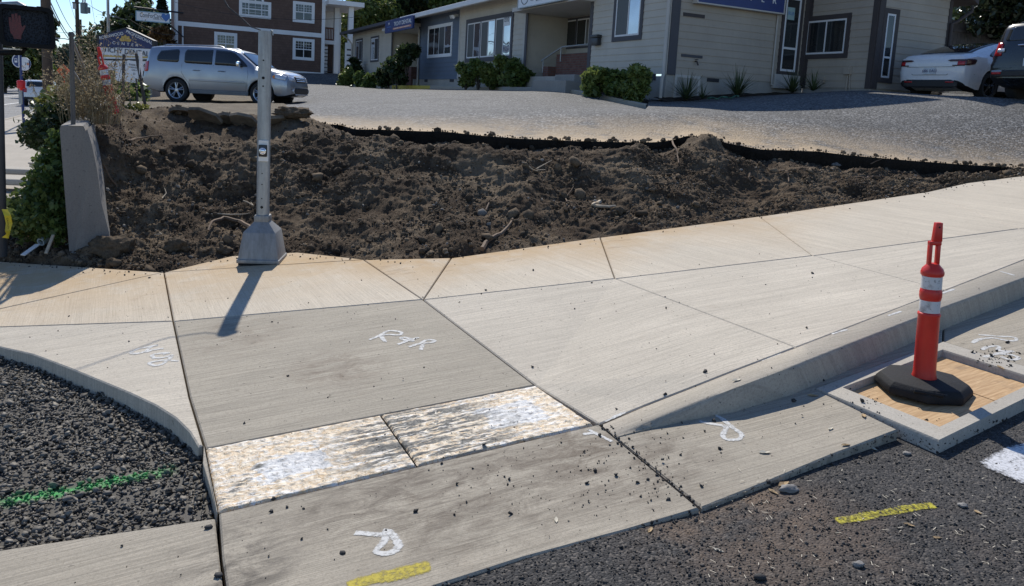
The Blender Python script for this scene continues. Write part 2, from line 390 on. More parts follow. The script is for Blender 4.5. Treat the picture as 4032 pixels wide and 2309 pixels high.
# gutter pans and the catch-basin frame
FL, FB, FF = gd(2024, 966, -.16), gd(2341, 849, -.16), gd(2331, 1096, -.16); FR = FB+FF-FL
PA = PD([(1500, 1062, -.155), (1526, 1080, -.155), (1650, 1020, -.155), (1828, 965, -.155), (1990, 905, -.155), (2120, 860, -.155), (2250, 815, -.155), (2341, 782, -.155)]) + [FB, FL] + PD([(2233, 1068, -.172), (2060, 1133, -.174), (1900, 1200, -.175), (1742, 1262, -.172)])
PB = PD([(2341, 782, -.155), (2542, 700, -.155), (2760, 610, -.155)]) + [gd(2900, 830, -.165), FR, FB]
PC = PD([(541, 1273, -.157), (1474, 1055, -.152), C0, (1500, 1063, -.155), (1740, 1263, -.172), (1560, 1316, -.175), (1300, 1386, -.175), (1080, 1457, -.175), (900, 1530, -.175), (575, 1560, -.175), (549, 1385, -.165)])
PDl = PD([(537, 1285, -.165), (548, 1385, -.17), (570, 1560, -.18), (-420, 1600, -.18), (-420, 1442, -.18), (0, 1364, -.175)])
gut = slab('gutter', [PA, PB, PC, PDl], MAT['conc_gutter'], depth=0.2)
# ---- asphalt of the side street (dark new lift), sinking away under the gravel
def s2(p): return p.x*E2.x + p.y*E2.y
_sT, _s0, _s1 = s2(gd(541, 1271, -.155)), s2(gd(1740, 1262, -.17)), s2(gd(2233, 1068, -.17))
gx = np.linspace(-9, 14, 231); gy = np.linspace(-3.5, 8.5, 121)
X, Y = np.meshgrid(gx, gy); S = X*E2.x + Y*E2.y
hh = np.interp(S, [_sT-1.2, _sT-0.05, _sT, _s0-0.3, _s0+.1, _s1, _s1+2], [-.55, -.50, -.184, -.184, -.194, -.226, -.23])
Z = GA*(X+2.3)+GB*(Y-7)+hh
Z += 0.004*np.sin(X*5.1+Y*3.3)*np.cos(X*2.2-Y*6.1)
nxg, nyg = len(gx), len(gy)
idx = np.arange(nxg*nyg).reshape(nyg, nxg)
F = np.stack([idx[:-1, :-1].ravel(), idx[:-1, 1:].ravel(), idx[1:, 1:].ravel(), idx[1:, :-1].ravel()], 1)
road = npmesh('side_street', np.stack([X.ravel(), Y.ravel(), Z.ravel()], 1), F, MAT['asphalt_new'], smooth=True); road['kind'] = 'structure'; GROUND.append(road)

# ---- rocks: template lumps copied into one mesh
def lumps(k, seed, flat=(0.7, 1.0), sub=1):
    rg = np.random.default_rng(seed); out = []
    for _ in range(k):
        bm = bmesh.new(); bmesh.ops.create_icosphere(bm, subdivisions=sub, radius=1.0)
        off = Vector(rg.uniform(-50, 50, 3))
        sc = Vector((rg.uniform(*flat), rg.uniform(*flat), rg.uniform(flat[0]*0.75, flat[1]*0.85)))
        for v in bm.verts:
            n = noise.noise(v.co*1.3+off)*0.45 + noise.noise(v.co*3.1+off)*0.18
            v.co = Vector((v.co.x*sc.x, v.co.y*sc.y, v.co.z*sc.z))*(1+n)
        bm.verts.ensure_lookup_table()
        V = np.array([v.co[:] for v in bm.verts]); Fc = np.array([[v.index for v in f.verts] for f in bm.faces]); bm.free(); out.append((V, Fc))
    return out
def shards(k, seed, n=8, flat=.75):
    rg = np.random.default_rng(seed); out = []
    for _ in range(k):
        d = rg.normal(size=(n, 3)); d /= np.linalg.norm(d, axis=1, keepdims=True); d *= rg.uniform(.75, 1.1, (n, 1)); d *= np.array([1.15, .85, flat])*rg.uniform(.8, 1.2, 3)
        bm = bmesh.new(); vs_ = [bm.verts.new(q) for q in d]; r_ = bmesh.ops.convex_hull(bm, input=vs_); bmesh.ops.triangulate(bm, faces=bm.faces)
        bmesh.ops.delete(bm, geom=[v for v in bm.verts if not v.link_faces], context='VERTS'); bm.verts.index_update()
        V = np.array([v.co[:] for v in bm.verts]); Fc = np.array([[v.index for v in f.verts] for f in bm.faces]); bm.free(); out.append((V, Fc))
    return out
def scatter(name, tmpl, pts, sizes, mats, mi=None, seed=1, attrs=None, tilt=1.0, zsc=1.0, parent=None):
    rg = np.random.default_rng(seed); Vs = []; Fs = []; Ms = []; A = []; b = 0
    pts = np.asarray(pts); n = len(pts)
    for i in range(n):
        V, Fc = tmpl[rg.integers(len(tmpl))]
        a, c, d = rg.uniform(0, 6.283), rg.uniform(-tilt, tilt), rg.uniform(-tilt, tilt)
        ca, sa, cb, sb, cd, sd = math.cos(a), math.sin(a), math.cos(c), math.sin(c), math.cos(d), math.sin(d)
        R = np.array([[ca, -sa, 0], [sa, ca, 0], [0, 0, 1]]) @ np.array([[1, 0, 0], [0, cb, -sb], [0, sb, cb]]) @ np.array([[cd, 0, sd], [0, 1, 0], [-sd, 0, cd]])
        W_ = (V @ R.T)*sizes[i]; W_[:, 2] *= zsc
        Vs.append(W_+pts[i]); Fs.append(Fc+b); b += len(V)
        Ms.append(np.full(len(Fc), mi[i] if mi is not None else 0)); A.append(np.full(len(V), rg.uniform()))
    at = {'rnd': np.concatenate(A)}
    return npmesh(name, np.concatenate(Vs), np.concatenate(Fs), mats, mi=np.concatenate(Ms), attrs=at, parent=parent)
def rockmat(name, c0, c1, rough=0.8, green=None):
    t = NT(name); p = t.pos(); a = t.attr('rnd')
    c = t.mix(a, c0, c1)
    c = t.mix(t.mr(t.noise(p, 60, 3), 0.3, 0.75, 0, 0.45), c, tuple(x*0.5 for x in c0))
    if green is not None: c = green(t, p, c)
    t.bsdf(c, rough, 0, t.bump(t.noise(p, 220, 2), 0.5, 0.002), 0.4); return t.m
# ---- gravel bed between the kerb return and the gutter
GRP = [gd(u, v, h-.10) for u, v, h in ARC] + PD([(528, 1300, -.19), (0, 1385, -.20)])
gl = Vector((-4.2, 0, 0))
poly = [gd(-420, 850, -.13)] + GRP[:13] + [GRP[13], GRP[14], gd(-420, 1468, -.20)]
def inpoly(x, y, pl):
    r = False; n = len(pl)
    for i in range(n):
        a, b = pl[i], pl[i-1]
        if (a.y > y) != (b.y > y) and x < (b.x-a.x)*(y-a.y)/(b.y-a.y)+a.x: r = not r
    return r
_gp = [(ARC[0], -.085), (ARC[5], -.125), (ARC[8], -.175), (ARC[11], -.215), ((0, 1364), -.19), ((528, 1283), -.205)]
_gA = np.array([[1, *gd(*q[:2], h)[:2]] for q, h in _gp]); _gS = np.linalg.lstsq(_gA, np.array([h for _, h in _gp]), rcond=None)[0]
def gravel_z(x, y):
    return G(x, y) + float(_gS[0]+_gS[1]*x+_gS[2]*y) - .012 + 0.025*noise.noise(Vector((x*1.1, y*1.1, 3.3))) + 0.012*noise.noise(Vector((x*4, y*4, 1)))
def _green(t, p, c):
    A, B_ = gd(-30, 1256, -.19), gd(445, 1160, -.19); d = (B_-A); L = d.length; d.normalize()
    g = t.n('ShaderNodeNewGeometry').outputs['Position']
    sb = t.n('ShaderNodeVectorMath', operation='SUBTRACT'); t.l(g, sb.inputs[0]); sb.inputs[1].default_value = A
    def dot(v):
        q = t.n('ShaderNodeVectorMath', operation='DOT_PRODUCT'); t.l(sb.outputs[0], q.inputs[0]); q.inputs[1].default_value = v; return q.outputs['Value']
    al = dot((d.x, d.y, 0)); pe = t.math('ABSOLUTE', t.math('ADD', dot((-d.y, d.x, 0)), t.math('MULTIPLY', t.math('SUBTRACT', t.noise(p, 2, 2), 0.5), 0.08)))
    f = t.math('MULTIPLY', t.mr(pe, 0.006, 0.055, 1, 0), t.math('MULTIPLY', t.mr(al, 0, 0.1), t.mr(al, L-0.12, L, 1, 0)))
    f = t.math('MULTIPLY', f, t.mr(t.noise(p, 38, 3), 0.30, 0.55), clamp=True)
    return t.mix(t.math('MULTIPLY', f, .72), c, (0.03, 0.46, 0.09))
MAT['gravel'] = rockmat('crushed_basalt', (0.042, 0.037, 0.031), (0.27, 0.24, 0.195), 0.7, _green)
xs = [p.x for p in poly]; ys = [p.y for p in poly]
pts = []; sz = []
for _ in range(34000):
    x, y = RNG.uniform(min(xs), max(xs)), RNG.uniform(min(ys), max(ys))
    if not inpoly(x, y, poly): continue
    r = 0.0085*(1+RNG.pareto(3.6)*1.1); r = min(r, 0.030)
    pts.append((x, y, gravel_z(x, y)+RNG.uniform(-.006, .012))); sz.append(r)
gx = np.linspace(min(xs), max(xs), 90); gy = np.linspace(min(ys), max(ys), 90)
V = []; ok = {}
for j, y in enumerate(gy):
    for i, x in enumerate(gx): V.append((x, y, gravel_z(x, y)-0.006))
F = [(j*90+i, j*90+i+1, (j+1)*90+i+1, (j+1)*90+i) for j in range(89) for i in range(89) if inpoly((gx[i]+gx[i+1])/2, (gy[j]+gy[j+1])/2, poly)]
gb = npmesh('gravel_bed', V, F, MAT['gravel'], smooth=True, attrs={'rnd': np.full(len(V), 0.15)}); gb['kind'] = 'structure'; GROUND.append(gb)
gr = scatter('gravel', shards(16, 3), pts, sz, MAT['gravel'], seed=4, tilt=0.8); gr['kind'] = 'stuff'
tag(gr, 'dark crushed gravel with a green paint streak')
# ================================================================== TERRAIN: car park, dug bank, ground, main street
LIP = [(300, 452, 9.2), (430, 456, 10.2), (560, 452, 11.4), (700, 462, 11.9), (853, 466, 12.0), (1015, 476, 11.9), (1165, 483, 11.8), (1334, 492, 11.6), (1400, 510, 11.2), (1500, 511, 11.2), (1656, 517, 11.1), (1758, 520, 11.1),
       (1886, 534, 11.0), (2039, 546, 10.9), (2269, 556, 10.9), (2480, 561, 11.1), (2576, 561, 11.2), (2652, 552, 11.4), (2701, 536, 11.6), (2814, 540, 11.7), (2853, 562, 11.6),
       (2994, 589, 11.5), (3219, 597, 11.6), (3332, 611, 11.6), (3557, 631, 11.7), (3782, 648, 11.9), (4032, 662, 12.1), (4300, 678, 12.4)]
SHO = [(300, 500, 7.9), (370, 512, 8.2), (500, 548, 8.9), (700, 552, 9.3), (900, 556, 9.5), (1100, 552, 9.6), (1250, 540, 9.7), (1400, 534, 9.8), (1656, 569, 9.8), (1860, 579, 9.8), (2065, 589, 9.8), (2269, 599, 9.8), (2474, 597, 10.0),
       (2627, 588, 10.3), (2769, 603, 10.5), (2882, 642, 10.4), (2994, 666, 10.3), (3107, 668, 10.4), (3276, 671, 10.6), (3388, 665, 10.8), (3529, 676, 10.9), (3670, 704, 10.8), (3811, 684, 11.2), (4008, 670, 11.6), (4300, 684, 12.0)]
lipP = [P(*q) for q in LIP]; shoP = [P(*q) for q in SHO]
lipP[-1].z = lipP[-2].z + .05; shoP[-1].z = lipP[-1].z-.1
ctl = lipP[:] + [P(1379, 350, 45.5), P(1500, 350, 39), P(1693, 351, 34), P(1900, 354, 29), P(2082, 358, 25), P(2200, 361, 22.8), P(2300, 373, 21), P(2542, 415, 18.4), P(2609, 397, 20), P(3104, 377, 22.2), P(3430, 358, 19.9),
     P(3590, 378, 20), P(3827, 386, 18.3), P(4009, 393, 16.6), P(690, 404, 24.3), P(1035, 418, 23.9), P(1274, 290, 52), P(1100, 290, 50), P(1350, 340, 44), P(500, 385, 27), P(420, 400, 20), P(1560, 372, 26), P(3735, 345, 24), P(4032, 380, 30), P(4500, 440, 18)]
ctl += [Vector((-26, 48, 1.4)), Vector((-30, 70, 1.2)), Vector((-10, 80, 3.2)), Vector((10, 70, 3.2)), Vector((30, 40, 3.2)), Vector((40, 60, 3.6))]
CA = np.array([[p.x, p.y, p.z] for p in ctl])
def _tps(d): return np.where(d > 1e-9, d*d*np.log(d+1e-12), 0)
_n = len(CA); _K = _tps(np.linalg.norm(CA[:, None, :2]-CA[None, :, :2], axis=2)) + np.eye(_n)*0.01
_Pm = np.c_[np.ones(_n), CA[:, :2]]
_sol = np.linalg.solve(np.block([[_K, _Pm], [_Pm.T, np.zeros((3, 3))]]), np.r_[CA[:, 2], 0, 0, 0])
def lot_z(x, y):
    x = np.asarray(x, float); y = np.asarray(y, float)
    d = np.sqrt((x[..., None]-CA[:, 0])**2+(y[..., None]-CA[:, 1])**2)
    return _tps(d) @ _sol[:_n] + _sol[_n]+_sol[_n+1]*x+_sol[_n+2]*y
def curve(pts, n):           # resample by screen ratio x/y so rows line up
    r = np.array([p.x/p.y for p in pts]); o = np.argsort(r)
    A = np.array([[p.x, p.y, p.z] for p in pts])[o]; rr = r[o]
    q = np.linspace(RMIN, RMAX, n)
    yy = np.interp(q, rr, A[:, 1]); zz = np.interp(q, rr, A[:, 2]); return np.stack([q*yy, yy, zz], 1)
RMIN, RMAX = -0.575, 0.80
# ---- car park: rows fan out from the cut edge to the far side
NC = 420
lip = curve(lipP, NC)
cpx = [(1379, 338, 46), (1438, 336, 42), (1500, 336, 39.5), (1693, 338, 34.5), (1900, 343, 29.5), (2082, 344, 25.5), (2200, 346, 23.3), (2300, 360, 21.6), (2390, 379, 20.4), (2470, 396, 19.5), (2545, 411, 18.9)]
kp = [P(*q) for q in cpx]              # top of the kerb in front of the office
_kr = np.array([p.x/p.y for p in kp]); _ky = np.array([p.y for p in kp]); _kz = np.array([p.z for p in kp])
rowsY = np.concatenate([[0, .004, .01, .02, .035, .05, .075, .1, .14], np.linspace(.16, 1, 110)])
far = 60.0
V = []; dust = []
for k, t in enumerate(rowsY):
    y = lip[:, 1]+(far-lip[:, 1])*t**1.3; x = lip[:, 0]/lip[:, 1]*y
    z = lot_z(x, y); w = np.clip((y-lip[:, 1])/2.5, 0, 1); w = w*w*(3-2*w)
    z = z*w+lip[:, 2]*(1-w)
    rr_ = x/y; inn_ = (rr_ > _kr[0]) & (rr_ < _kr[-1]); yc_ = np.interp(rr_, _kr, _ky); zc_ = np.interp(rr_, _kr, _kz)
    z = np.where(inn_ & (y > yc_+.05), np.minimum(z, zc_-.30), np.where(inn_ & (y > yc_-6), np.minimum(z, zc_-.13), z))
    V.append(np.stack([x, y, z], 1))
    q = np.clip(1-(y-lip[:, 1])/2.5, 0, 1)**1.1*1.3
    dust.append(q*np.interp(lip[:, 0], [-6, -4.5, -2.5, 0, 2.5, 3.2, 5, 7, 9], [1, 1, .75, .85, 1.0, 1.1, .8, .55, .5]))
# broken vertical cut face of the asphalt
low = lip.copy(); low[:, 2] -= 0.075; base = lip.copy(); base[:, 2] -= 0.5; base[:, 1] += .02
W0 = P(330, 1045, 7.15); W0.z = 0              # near end of the old retaining wall, which runs along the main street
V = np.concatenate([base[None], low[None], np.array(V)]).reshape(-1, 3)
V[:, 0] = np.maximum(V[:, 0], W0.x+(V[:, 1]-W0.y)*E1.x/E1.y+0.12)
dust = np.concatenate([np.zeros(NC), np.zeros(NC), np.array(dust).ravel()])
# ragged edge
jag = np.array([noise.noise(Vector((float(a)*4, 0, 7)))*.09 + noise.noise(Vector((float(a)*17, 0, 2)))*.04 for a in lip[:, 0]])
for r in (1, 2): V[r*NC:(r+1)*NC, 1] += jag
V[0:NC, 1] += jag+0.03
def gridfaces(nr, nc):
    i = np.arange(nr*nc).reshape(nr, nc)
    return np.stack([i[:-1, :-1].ravel(), i[:-1, 1:].ravel(), i[1:, 1:].ravel(), i[1:, :-1].ravel()], 1)
def soil(name, c0, c1, sc=1.0):
    t = NT(name); p = t.pos()
    n1 = t.noise(p, 2.2*sc, 5, 0.65); n2 = t.noise(p, 14*sc, 5, 0.7); n3 = t.noise(p, 70*sc, 3, 0.7)
    c = t.mix(t.mr(n1, 0.3, 0.7), c0, c1)
    c = t.mix(t.mr(n2, 0.35, 0.7, 0, 0.6), c, tuple(v*0.45 for v in c0))
    c = t.mix(t.mr(n3, 0.62, 0.8, 0, 0.5), c, tuple(min(1, v*1.9) for v in c1))
    h = t.math('ADD', t.math('MULTIPLY', n2, 1.2), n3)
    if name == 'dark_earth': c = t.mix(t.math('MULTIPLY', t.mr(t.noise(p, 1.1, 6, .75), .46, .62), t.mr(n3, .3, .6, .4, .9), clamp=True), c, (.235, .18, .12))
    t.bsdf(c, 0.95, 0, t.bump(h, 0.9, 0.03), 0.2); return t.m
MAT['cut'] = soil('cut_face_shaded_earth', (0.020, 0.016, 0.012), (0.045, 0.035, 0.026), 2.0)  # bare earth darkened further: the shade under the lip is in its colour
_gf = gridfaces(len(V)//NC, NC); _mi = np.zeros(len(_gf), int); _mi[:2*(NC-1)] = 1
lot = npmesh('car_park', V, _gf, [MAT['asphalt_lot'], MAT['cut']], smooth=True, mi=_mi, attrs={'dust': dust}); lot['kind'] = 'structure'
for e in lot.data.edges: pass
GROUND.append(lot)
# ---- dug bank of dark earth between pavement and car park
MAT['soil'] = soil('dark_earth', (0.058, 0.039, 0.025), (0.150, 0.105, 0.066))
def clodmat(name, c0, c1):
    t = NT(name); p = t.pos(); a = t.attr('rnd')
    c = t.mix(a, c0, c1); c = t.mix(t.mr(t.noise(p, 45, 4), 0.35, 0.7, 0, 0.55), c, tuple(v*0.5 for v in c0))
    t.bsdf(c, 0.95, 0, t.bump(t.noise(p, 120, 4, 0.7), 0.8, 0.006), 0.2); return t.m
MAT['clod'] = clodmat('earth_clod', (0.050, 0.036, 0.024), (0.215, 0.160, 0.105))
MAT['stone'] = clodmat('field_stone', (0.13, 0.12, 0.11), (0.30, 0.28, 0.25))
toe_px = [(-420, 632), (0, 652), (200, 665), (406, 679), (575, 638), (740, 629), (903, 646), (1120, 642), (1490, 591), (1885, 539), (2293, 480), (2400, 456), (2542, 438), (2760, 413)]
toeP = [gd(u, v+3, -.035) for u, v in toe_px]
NB = 760
RMIN = -0.70
toe = curve(toeP, NB); sho = curve(shoP, NB); lp = curve(lipP, NB)
RMIN = -0.575
xr = toe[:, 0]/toe[:, 1]
# left of the wall the bank gives way to a low rough verge
leftf = np.clip((-0.545-xr)/0.02, 0, 1)
steep = np.interp(xr, [-0.60, -.5, -.3, -.1, .1, .35, .6, .8], [1.0, .95, .6, .42, .30, .15, .0, .0])
rows = []
NS = 150
_lw = np.clip((-0.560-xr)/0.012, 0, 1)
for _A in (sho, lp):
    _A[:, 2] = _A[:, 2]*(1-_lw)+(toe[:, 2]+np.where(xr < -.5, 0.10, 0))*_lw
for s in np.linspace(0, 1, NS):
    y = toe[:, 1]+(sho[:, 1]-toe[:, 1])*s
    lin = s**1.08; con = 0.30*s + 0.70*np.clip((s-.38)/.50, 0, 1)**1.2
    f = lin*(1-steep)+con*steep
    z = toe[:, 2]+(sho[:, 2]-toe[:, 2])*f
    rows.append(np.stack([xr*y, y, z], 1))
for s in np.linspace(0, 1, 34)[1:]:
    y = sho[:, 1]+(lp[:, 1]+.06-sho[:, 1])*s
    pit = np.interp(xr, [-.6, -.32, -.22, -.1, .15, .22, .25, .30, .5, .7, .8], [.0, .0, .13, .17, .17, .10, -.02, .20, .20, .14, .08])
    z = sho[:, 2]+(lp[:, 2]-sho[:, 2])*s - pit*np.minimum(1, s*2.4)
    # heaps thrown up on the rim
    heap = np.interp(xr, [-.62, -.55, -.50, -.45, -.40, -.33, -.29, -.26, -.22, .20, .225, .26, .29], [.05, .12, .18, .22, .12, .14, .26, .16, 0, 0, .10, .07, 0])
    z = z + heap*np.sin(np.pi*np.clip(s*1.02, 0, 1))**1.2
    rows.append(np.stack([xr*y, y, z], 1))
Vb = np.array(rows); nr = Vb.shape[0]
dxa = np.gradient(Vb, axis=1); dya = np.gradient(Vb, axis=0); N = np.cross(dxa, dya); N /= np.linalg.norm(N, axis=2, keepdims=True)+1e-9
def fbm(p, o):
    return noise.noise(Vector((p[0]*1.6, p[1]*1.6, p[2]*2.6+o)))*.13 + noise.noise(Vector((p[0]*4.2, p[1]*4.2, p[2]*4.2+o)))*.055 + noise.noise(Vector((p[0]*10, p[1]*10, p[2]*10+o)))*.034 + noise.noise(Vector((p[0]*24, p[1]*24, p[2]*24+o)))*.016 + abs(noise.noise(Vector((p[0]*48, p[1]*48, p[2]*48+o))))*.022
D = np.zeros(Vb.shape[:2])
for j in range(nr):
    edge = min(1, .12+j/9.0)*min(1, .25+(nr-1-j)/6.0)
    for i in range(NB): D[j, i] = fbm(Vb[j, i], 11.0)*edge
Vb = Vb+N*D[..., None]
bank = npmesh('dirt_bank', Vb.reshape(-1, 3), gridfaces(nr, NB), MAT['soil'], smooth=False); bank['kind'] = 'structure'; GROUND.append(bank)
# clods and pebbles lying all over the bank
cp = []; cs = []; cm = []
for _ in range(40000):
    i = RNG.integers(2, NB-2); j = min(nr-2, int(RNG.beta(1.05, 1.25)*nr)); q = Vb[j, i]
    if noise.noise(Vector((q[0]*1.3, q[1]*1.3, q[2]*1.3+40)))+RNG.uniform(-.25, .55) < 0.0: continue
    dd = RNG.uniform(0, 1, 2)
    q = q + (Vb[j+1, i]-q)*dd[0] + (Vb[j, i+1]-q)*dd[1]
    r = 0.0065*(1+RNG.pareto(2.2)); r = min(r, 0.085 if RNG.uniform() < .2 else .030)
    cp.append(q+np.array([0, 0, r*0.25])); cs.append(r); cm.append(1 if RNG.uniform() < 0.055 and r < .03 else 0)
clods = scatter('earth_clods', lumps(8, 8, (0.75, 1.25))+shards(14, 88, 9, .85), cp, cs, [MAT['clod'], MAT['stone']], cm, seed=6); clods['kind'] = 'stuff'
tag(clods, 'loose dark earth clods and small stones over the bank')
# ---- big ground sheet, upper garden ground, main street and its pavement
MAT['ground'] = soil('dry_ground', (0.16, 0.13, 0.092), (0.29, 0.24, 0.17), 0.7)
m_ = MB(); m_.add([(-2500, -60, -1.9), (2500, -60, -1.9), (2500, 4200, -1.9), (-2500, 4200, -1.9)], [(0, 1, 2, 3)])
g_ = m_.build('ground', MAT['ground']); g_['kind'] = 'structure'
def zl(y): return -0.21-0.005*min(max(y-7, 0), 60)
RE0 = gz(0, 478, -0.33); RE0.z = 0              # a point on the near kerb of the main street
def onstreet(t, off, dz=0.0):                   # t along the street, off to its left
    q = RE0 + E1*t - E2*off; q.z = zl(q.y)+dz; return q
def strip(name, off0, off1, t0, t1, n, mat, dz, kind='structure', parent=None, thick=0.0):
    m = MB(); vs = []; fs = []
    for i in range(n+1):
        t = t0+(t1-t0)*i/n
        vs += [onstreet(t, off0, dz), onstreet(t, off1, dz)]
    for i in range(n): fs.append((2*i, 2*i+1, 2*i+3, 2*i+2))
    m.add(vs, fs)
    if thick:
        b = len(m.v); vv = [tuple(Vector(v)-Vector((0, 0, thick))) for v in m.v]
        m.v += vv; 
        for i in range(n):
            for s in (0, 1): m.f.append((2*i+s, 2*i+2+s, b+2*i+2+s, b+2*i+s)); m.m.append(0)
    o = m.build(name, mat); o['kind'] = kind
    if parent: o.parent = parent
    GROUND.append(o); return o
MAT['tan_conc'] = concrete('pavement_tan', (0.42, 0.375, 0.31), R_(64), streak=0.2)
MAT['road_paint'] = simple('road_paint', (0.72, 0.71, 0.68), 0.7, var=0.1, scale=6)
strip('main_street', 0.0, 19.0, -34, 900, 60, MAT['asphalt_road'], -0.06)
for k_, (o0, o1) in enumerate(((3.2, 3.36), (6.4, 6.52), (6.7, 6.82), (10.2, 10.34))):
    strip('lane_line', o0, o1, -30, 300, 24, MAT['road_paint'], -0.045, parent=None)
strip('street_pavement', -5.4, -0.16, -28, 120, 40, MAT['tan_conc'], 0.05, thick=.3)
strip('street_kerb', -0.15, 0.0, -28, 120, 40, MAT['conc_curb'], 0.06, thick=.3)
# upper ground behind the wall (garden strip and verge)
NGX, NGY = 26, 90
V = []
for j in range(NGY):
    for i in range(NGX):
        a = 4.2+(j/(NGY-1))**1.4*60; b = 0.12+(i/(NGX-1))*(2.4+0.25*noise.noise(Vector((a*.7, 0, 9)))+min(a*0.1, 2.5))
        q = W0+E1*a+E2*b
        V.append((q.x, q.y, float(lot_z(q.x, q.y))+(0.035 if i < NGX-1 else -0.02) + 0.02*noise.noise(Vector((q.x*2.5, q.y*2.5, 4)))))
ug = npmesh('verge', V, gridfaces(NGY, NGX), MAT['ground'], smooth=True); ug['kind'] = 'structure'; GROUND.append(ug)
# ================================================================== FOREGROUND OBJECTS
_bv = None
ZUp = Vector((0, 0, 1))
def ground_bvh():
    global _bv
    V = []; F = []
    for o in GROUND:
        b = len(V); V += [v.co.copy() for v in o.data.vertices]; F += [tuple(i+b for i in p.vertices) for p in o.data.polygons]
    _bv = BVHTree.FromPolygons(V, F)
def hit(u, v):
    r = ray(u, v); q = _bv.ray_cast(EYE, r.normalized())
    return q[0] if q[0] is not None else gp(u, v)
def down(x, y, z0=20.0):
    q = _bv.ray_cast(Vector((x, y, z0)), Vector((0, 0, -1))); return q[0].z if q[0] is not None else 0.0
# ---- tactile panels (set in the ramp, still under their protective film)
def panel_mat():
    t = NT('tactile_film'); p = t.pos(); pr = t.pos(rot=R_(-24), scale=(3.2, 26, 1)); pr2 = t.pos(rot=R_(-24), scale=(9, 30, 1))
    n1 = t.noise(p, 26, 5, 0.7, 1.2); n2 = t.noise(pr, 1.0, 4, 0.7, 0.8); n3 = t.noise(p, 75, 3, 0.7, 0.8); n4 = t.noise(pr2, 1, 4, 0.75, 1.0)
    c = t.mix(t.mr(n1, 0.38, 0.60), (0.70, 0.48, 0.25), (0.86, 0.74, 0.56))
    c = t.mix(t.mr(n4, 0.50, 0.62), c, (0.86, 0.82, 0.75))
    c = t.mix(t.mr(n3, 0.60, 0.70, 0, 0.8), c, (0.20, 0.15, 0.09))
    c = t.mix(t.math('MULTIPLY', t.attr('white'), t.mr(n2, .30, .42), clamp=True), c, t.mix(t.mr(n1, .35, .65), (0.62, 0.60, 0.57), (0.84, 0.83, 0.80)))
    c = t.mix(t.math('MULTIPLY', t.attr('dome'), t.mr(n1, .45, .56, 0, .6), clamp=True), c, (0.14, 0.105, 0.07))
    bk = t.math('MULTIPLY', t.attr('torn'), t.mr(n2, 0.47, 0.51), clamp=True)
    c = t.mix(bk, c, (0.085, 0.08, 0.065))
    c = t.mix(t.math('MULTIPLY', t.mr(n3, 0.63, 0.66), 0.7), c, (0.05, 0.045, 0.035))
    h = t.math('ADD', t.math('MULTIPLY', n1, 1.4), t.math('MULTIPLY', n4, 0.8))
    t.bsdf(c, t.mr(n1, 0.3, 0.7, 0.22, 0.6), 0, t.bump(h, 0.8, 0.012), 0.6); return t.m
MAT['tactile'] = panel_mat()
Tm, Bm = gd(946, 1030, -.128), gd(1036, 1155, -.153)
TL, TR, BR_, BL_ = gd(*T1), gd(*T2), gd(*T3), gd(*T4)
def tactile(q, white, torn, label):
    a, b, c, d = q                              # tl, tr, br, bl
    nu, nv = 120, 84; V = []; wa = []; ta = []; da = []
    for j in range(nv):
        for i in range(nu):
            u, v = i/(nu-1), j/(nv-1)
            u_ = 0.004+u*0.992; v_ = 0.004+v*0.992
            pnt = (a*(1-u_)+b*u_)*(1-v_)+(d*(1-u_)+c*u_)*v_
            fu, fv = (u*15) % 1-.5, (v*10) % 1-.5
            r = math.hypot(fu, fv); dome = 0.0032*max(0, min(1, (0.30-r)/0.10))
            wr = 0.0028*noise.noise(pnt*18)+0.0030*noise.noise(pnt*42)
            z = 0.001+dome+wr
            if i in (0, nu-1) or j in (0, nv-1): z = -0.012
            V.append((pnt.x, pnt.y, pnt.z+z))
            da.append(1.0 if .12 < r < .34 and noise.noise(pnt*31) > -.12 else 0.0)
            w0, w1, w2, w3 = white
            nn = 0.05*noise.noise(Vector((u*9, v*9, 2)))+.03*noise.noise(Vector((u*30, v*30, 2)))
            wa.append(1.0 if w0+nn < u < w1+nn and w2+nn < v < w3+nn else 0.0)
            ta.append(max(torn(u, v), 0))
    o = npmesh('tactile_panel', V, gridfaces(nv, nu), MAT['tactile'], smooth=True, attrs={'white': wa, 'torn': ta, 'dome': da})
    tag(o, label, 'tactile paving', 'tactile panels across the ramp'); GROUND.append(o)
def torn_a(u, v):
    t = 0
    if u > .5: t = min(1, (u-.5)*3)*(1 if .15 < v < .9 else .3)
    t = max(t, 1.2-abs((u-.20)+(v-.55)*.55)*24 if v > .45 and u < .3 else 0)
    return t
def torn_b(u, v):
    return (1.6 if u < .16 else 1.25)*max(0, min(1, (0.78-u)*2.2))*(1 if .06 < v < .93 else .4)
tactile((TL, Tm, Bm, BL_), (.22, .60, .40, .74), torn_a, 'cream tactile paving panel under torn film, nearer the gravel')
tactile((Tm, TR, BR_, Bm), (.50, .84, .28, .72), torn_b, 'cream tactile paving panel under black-streaked film, nearer the kerb')
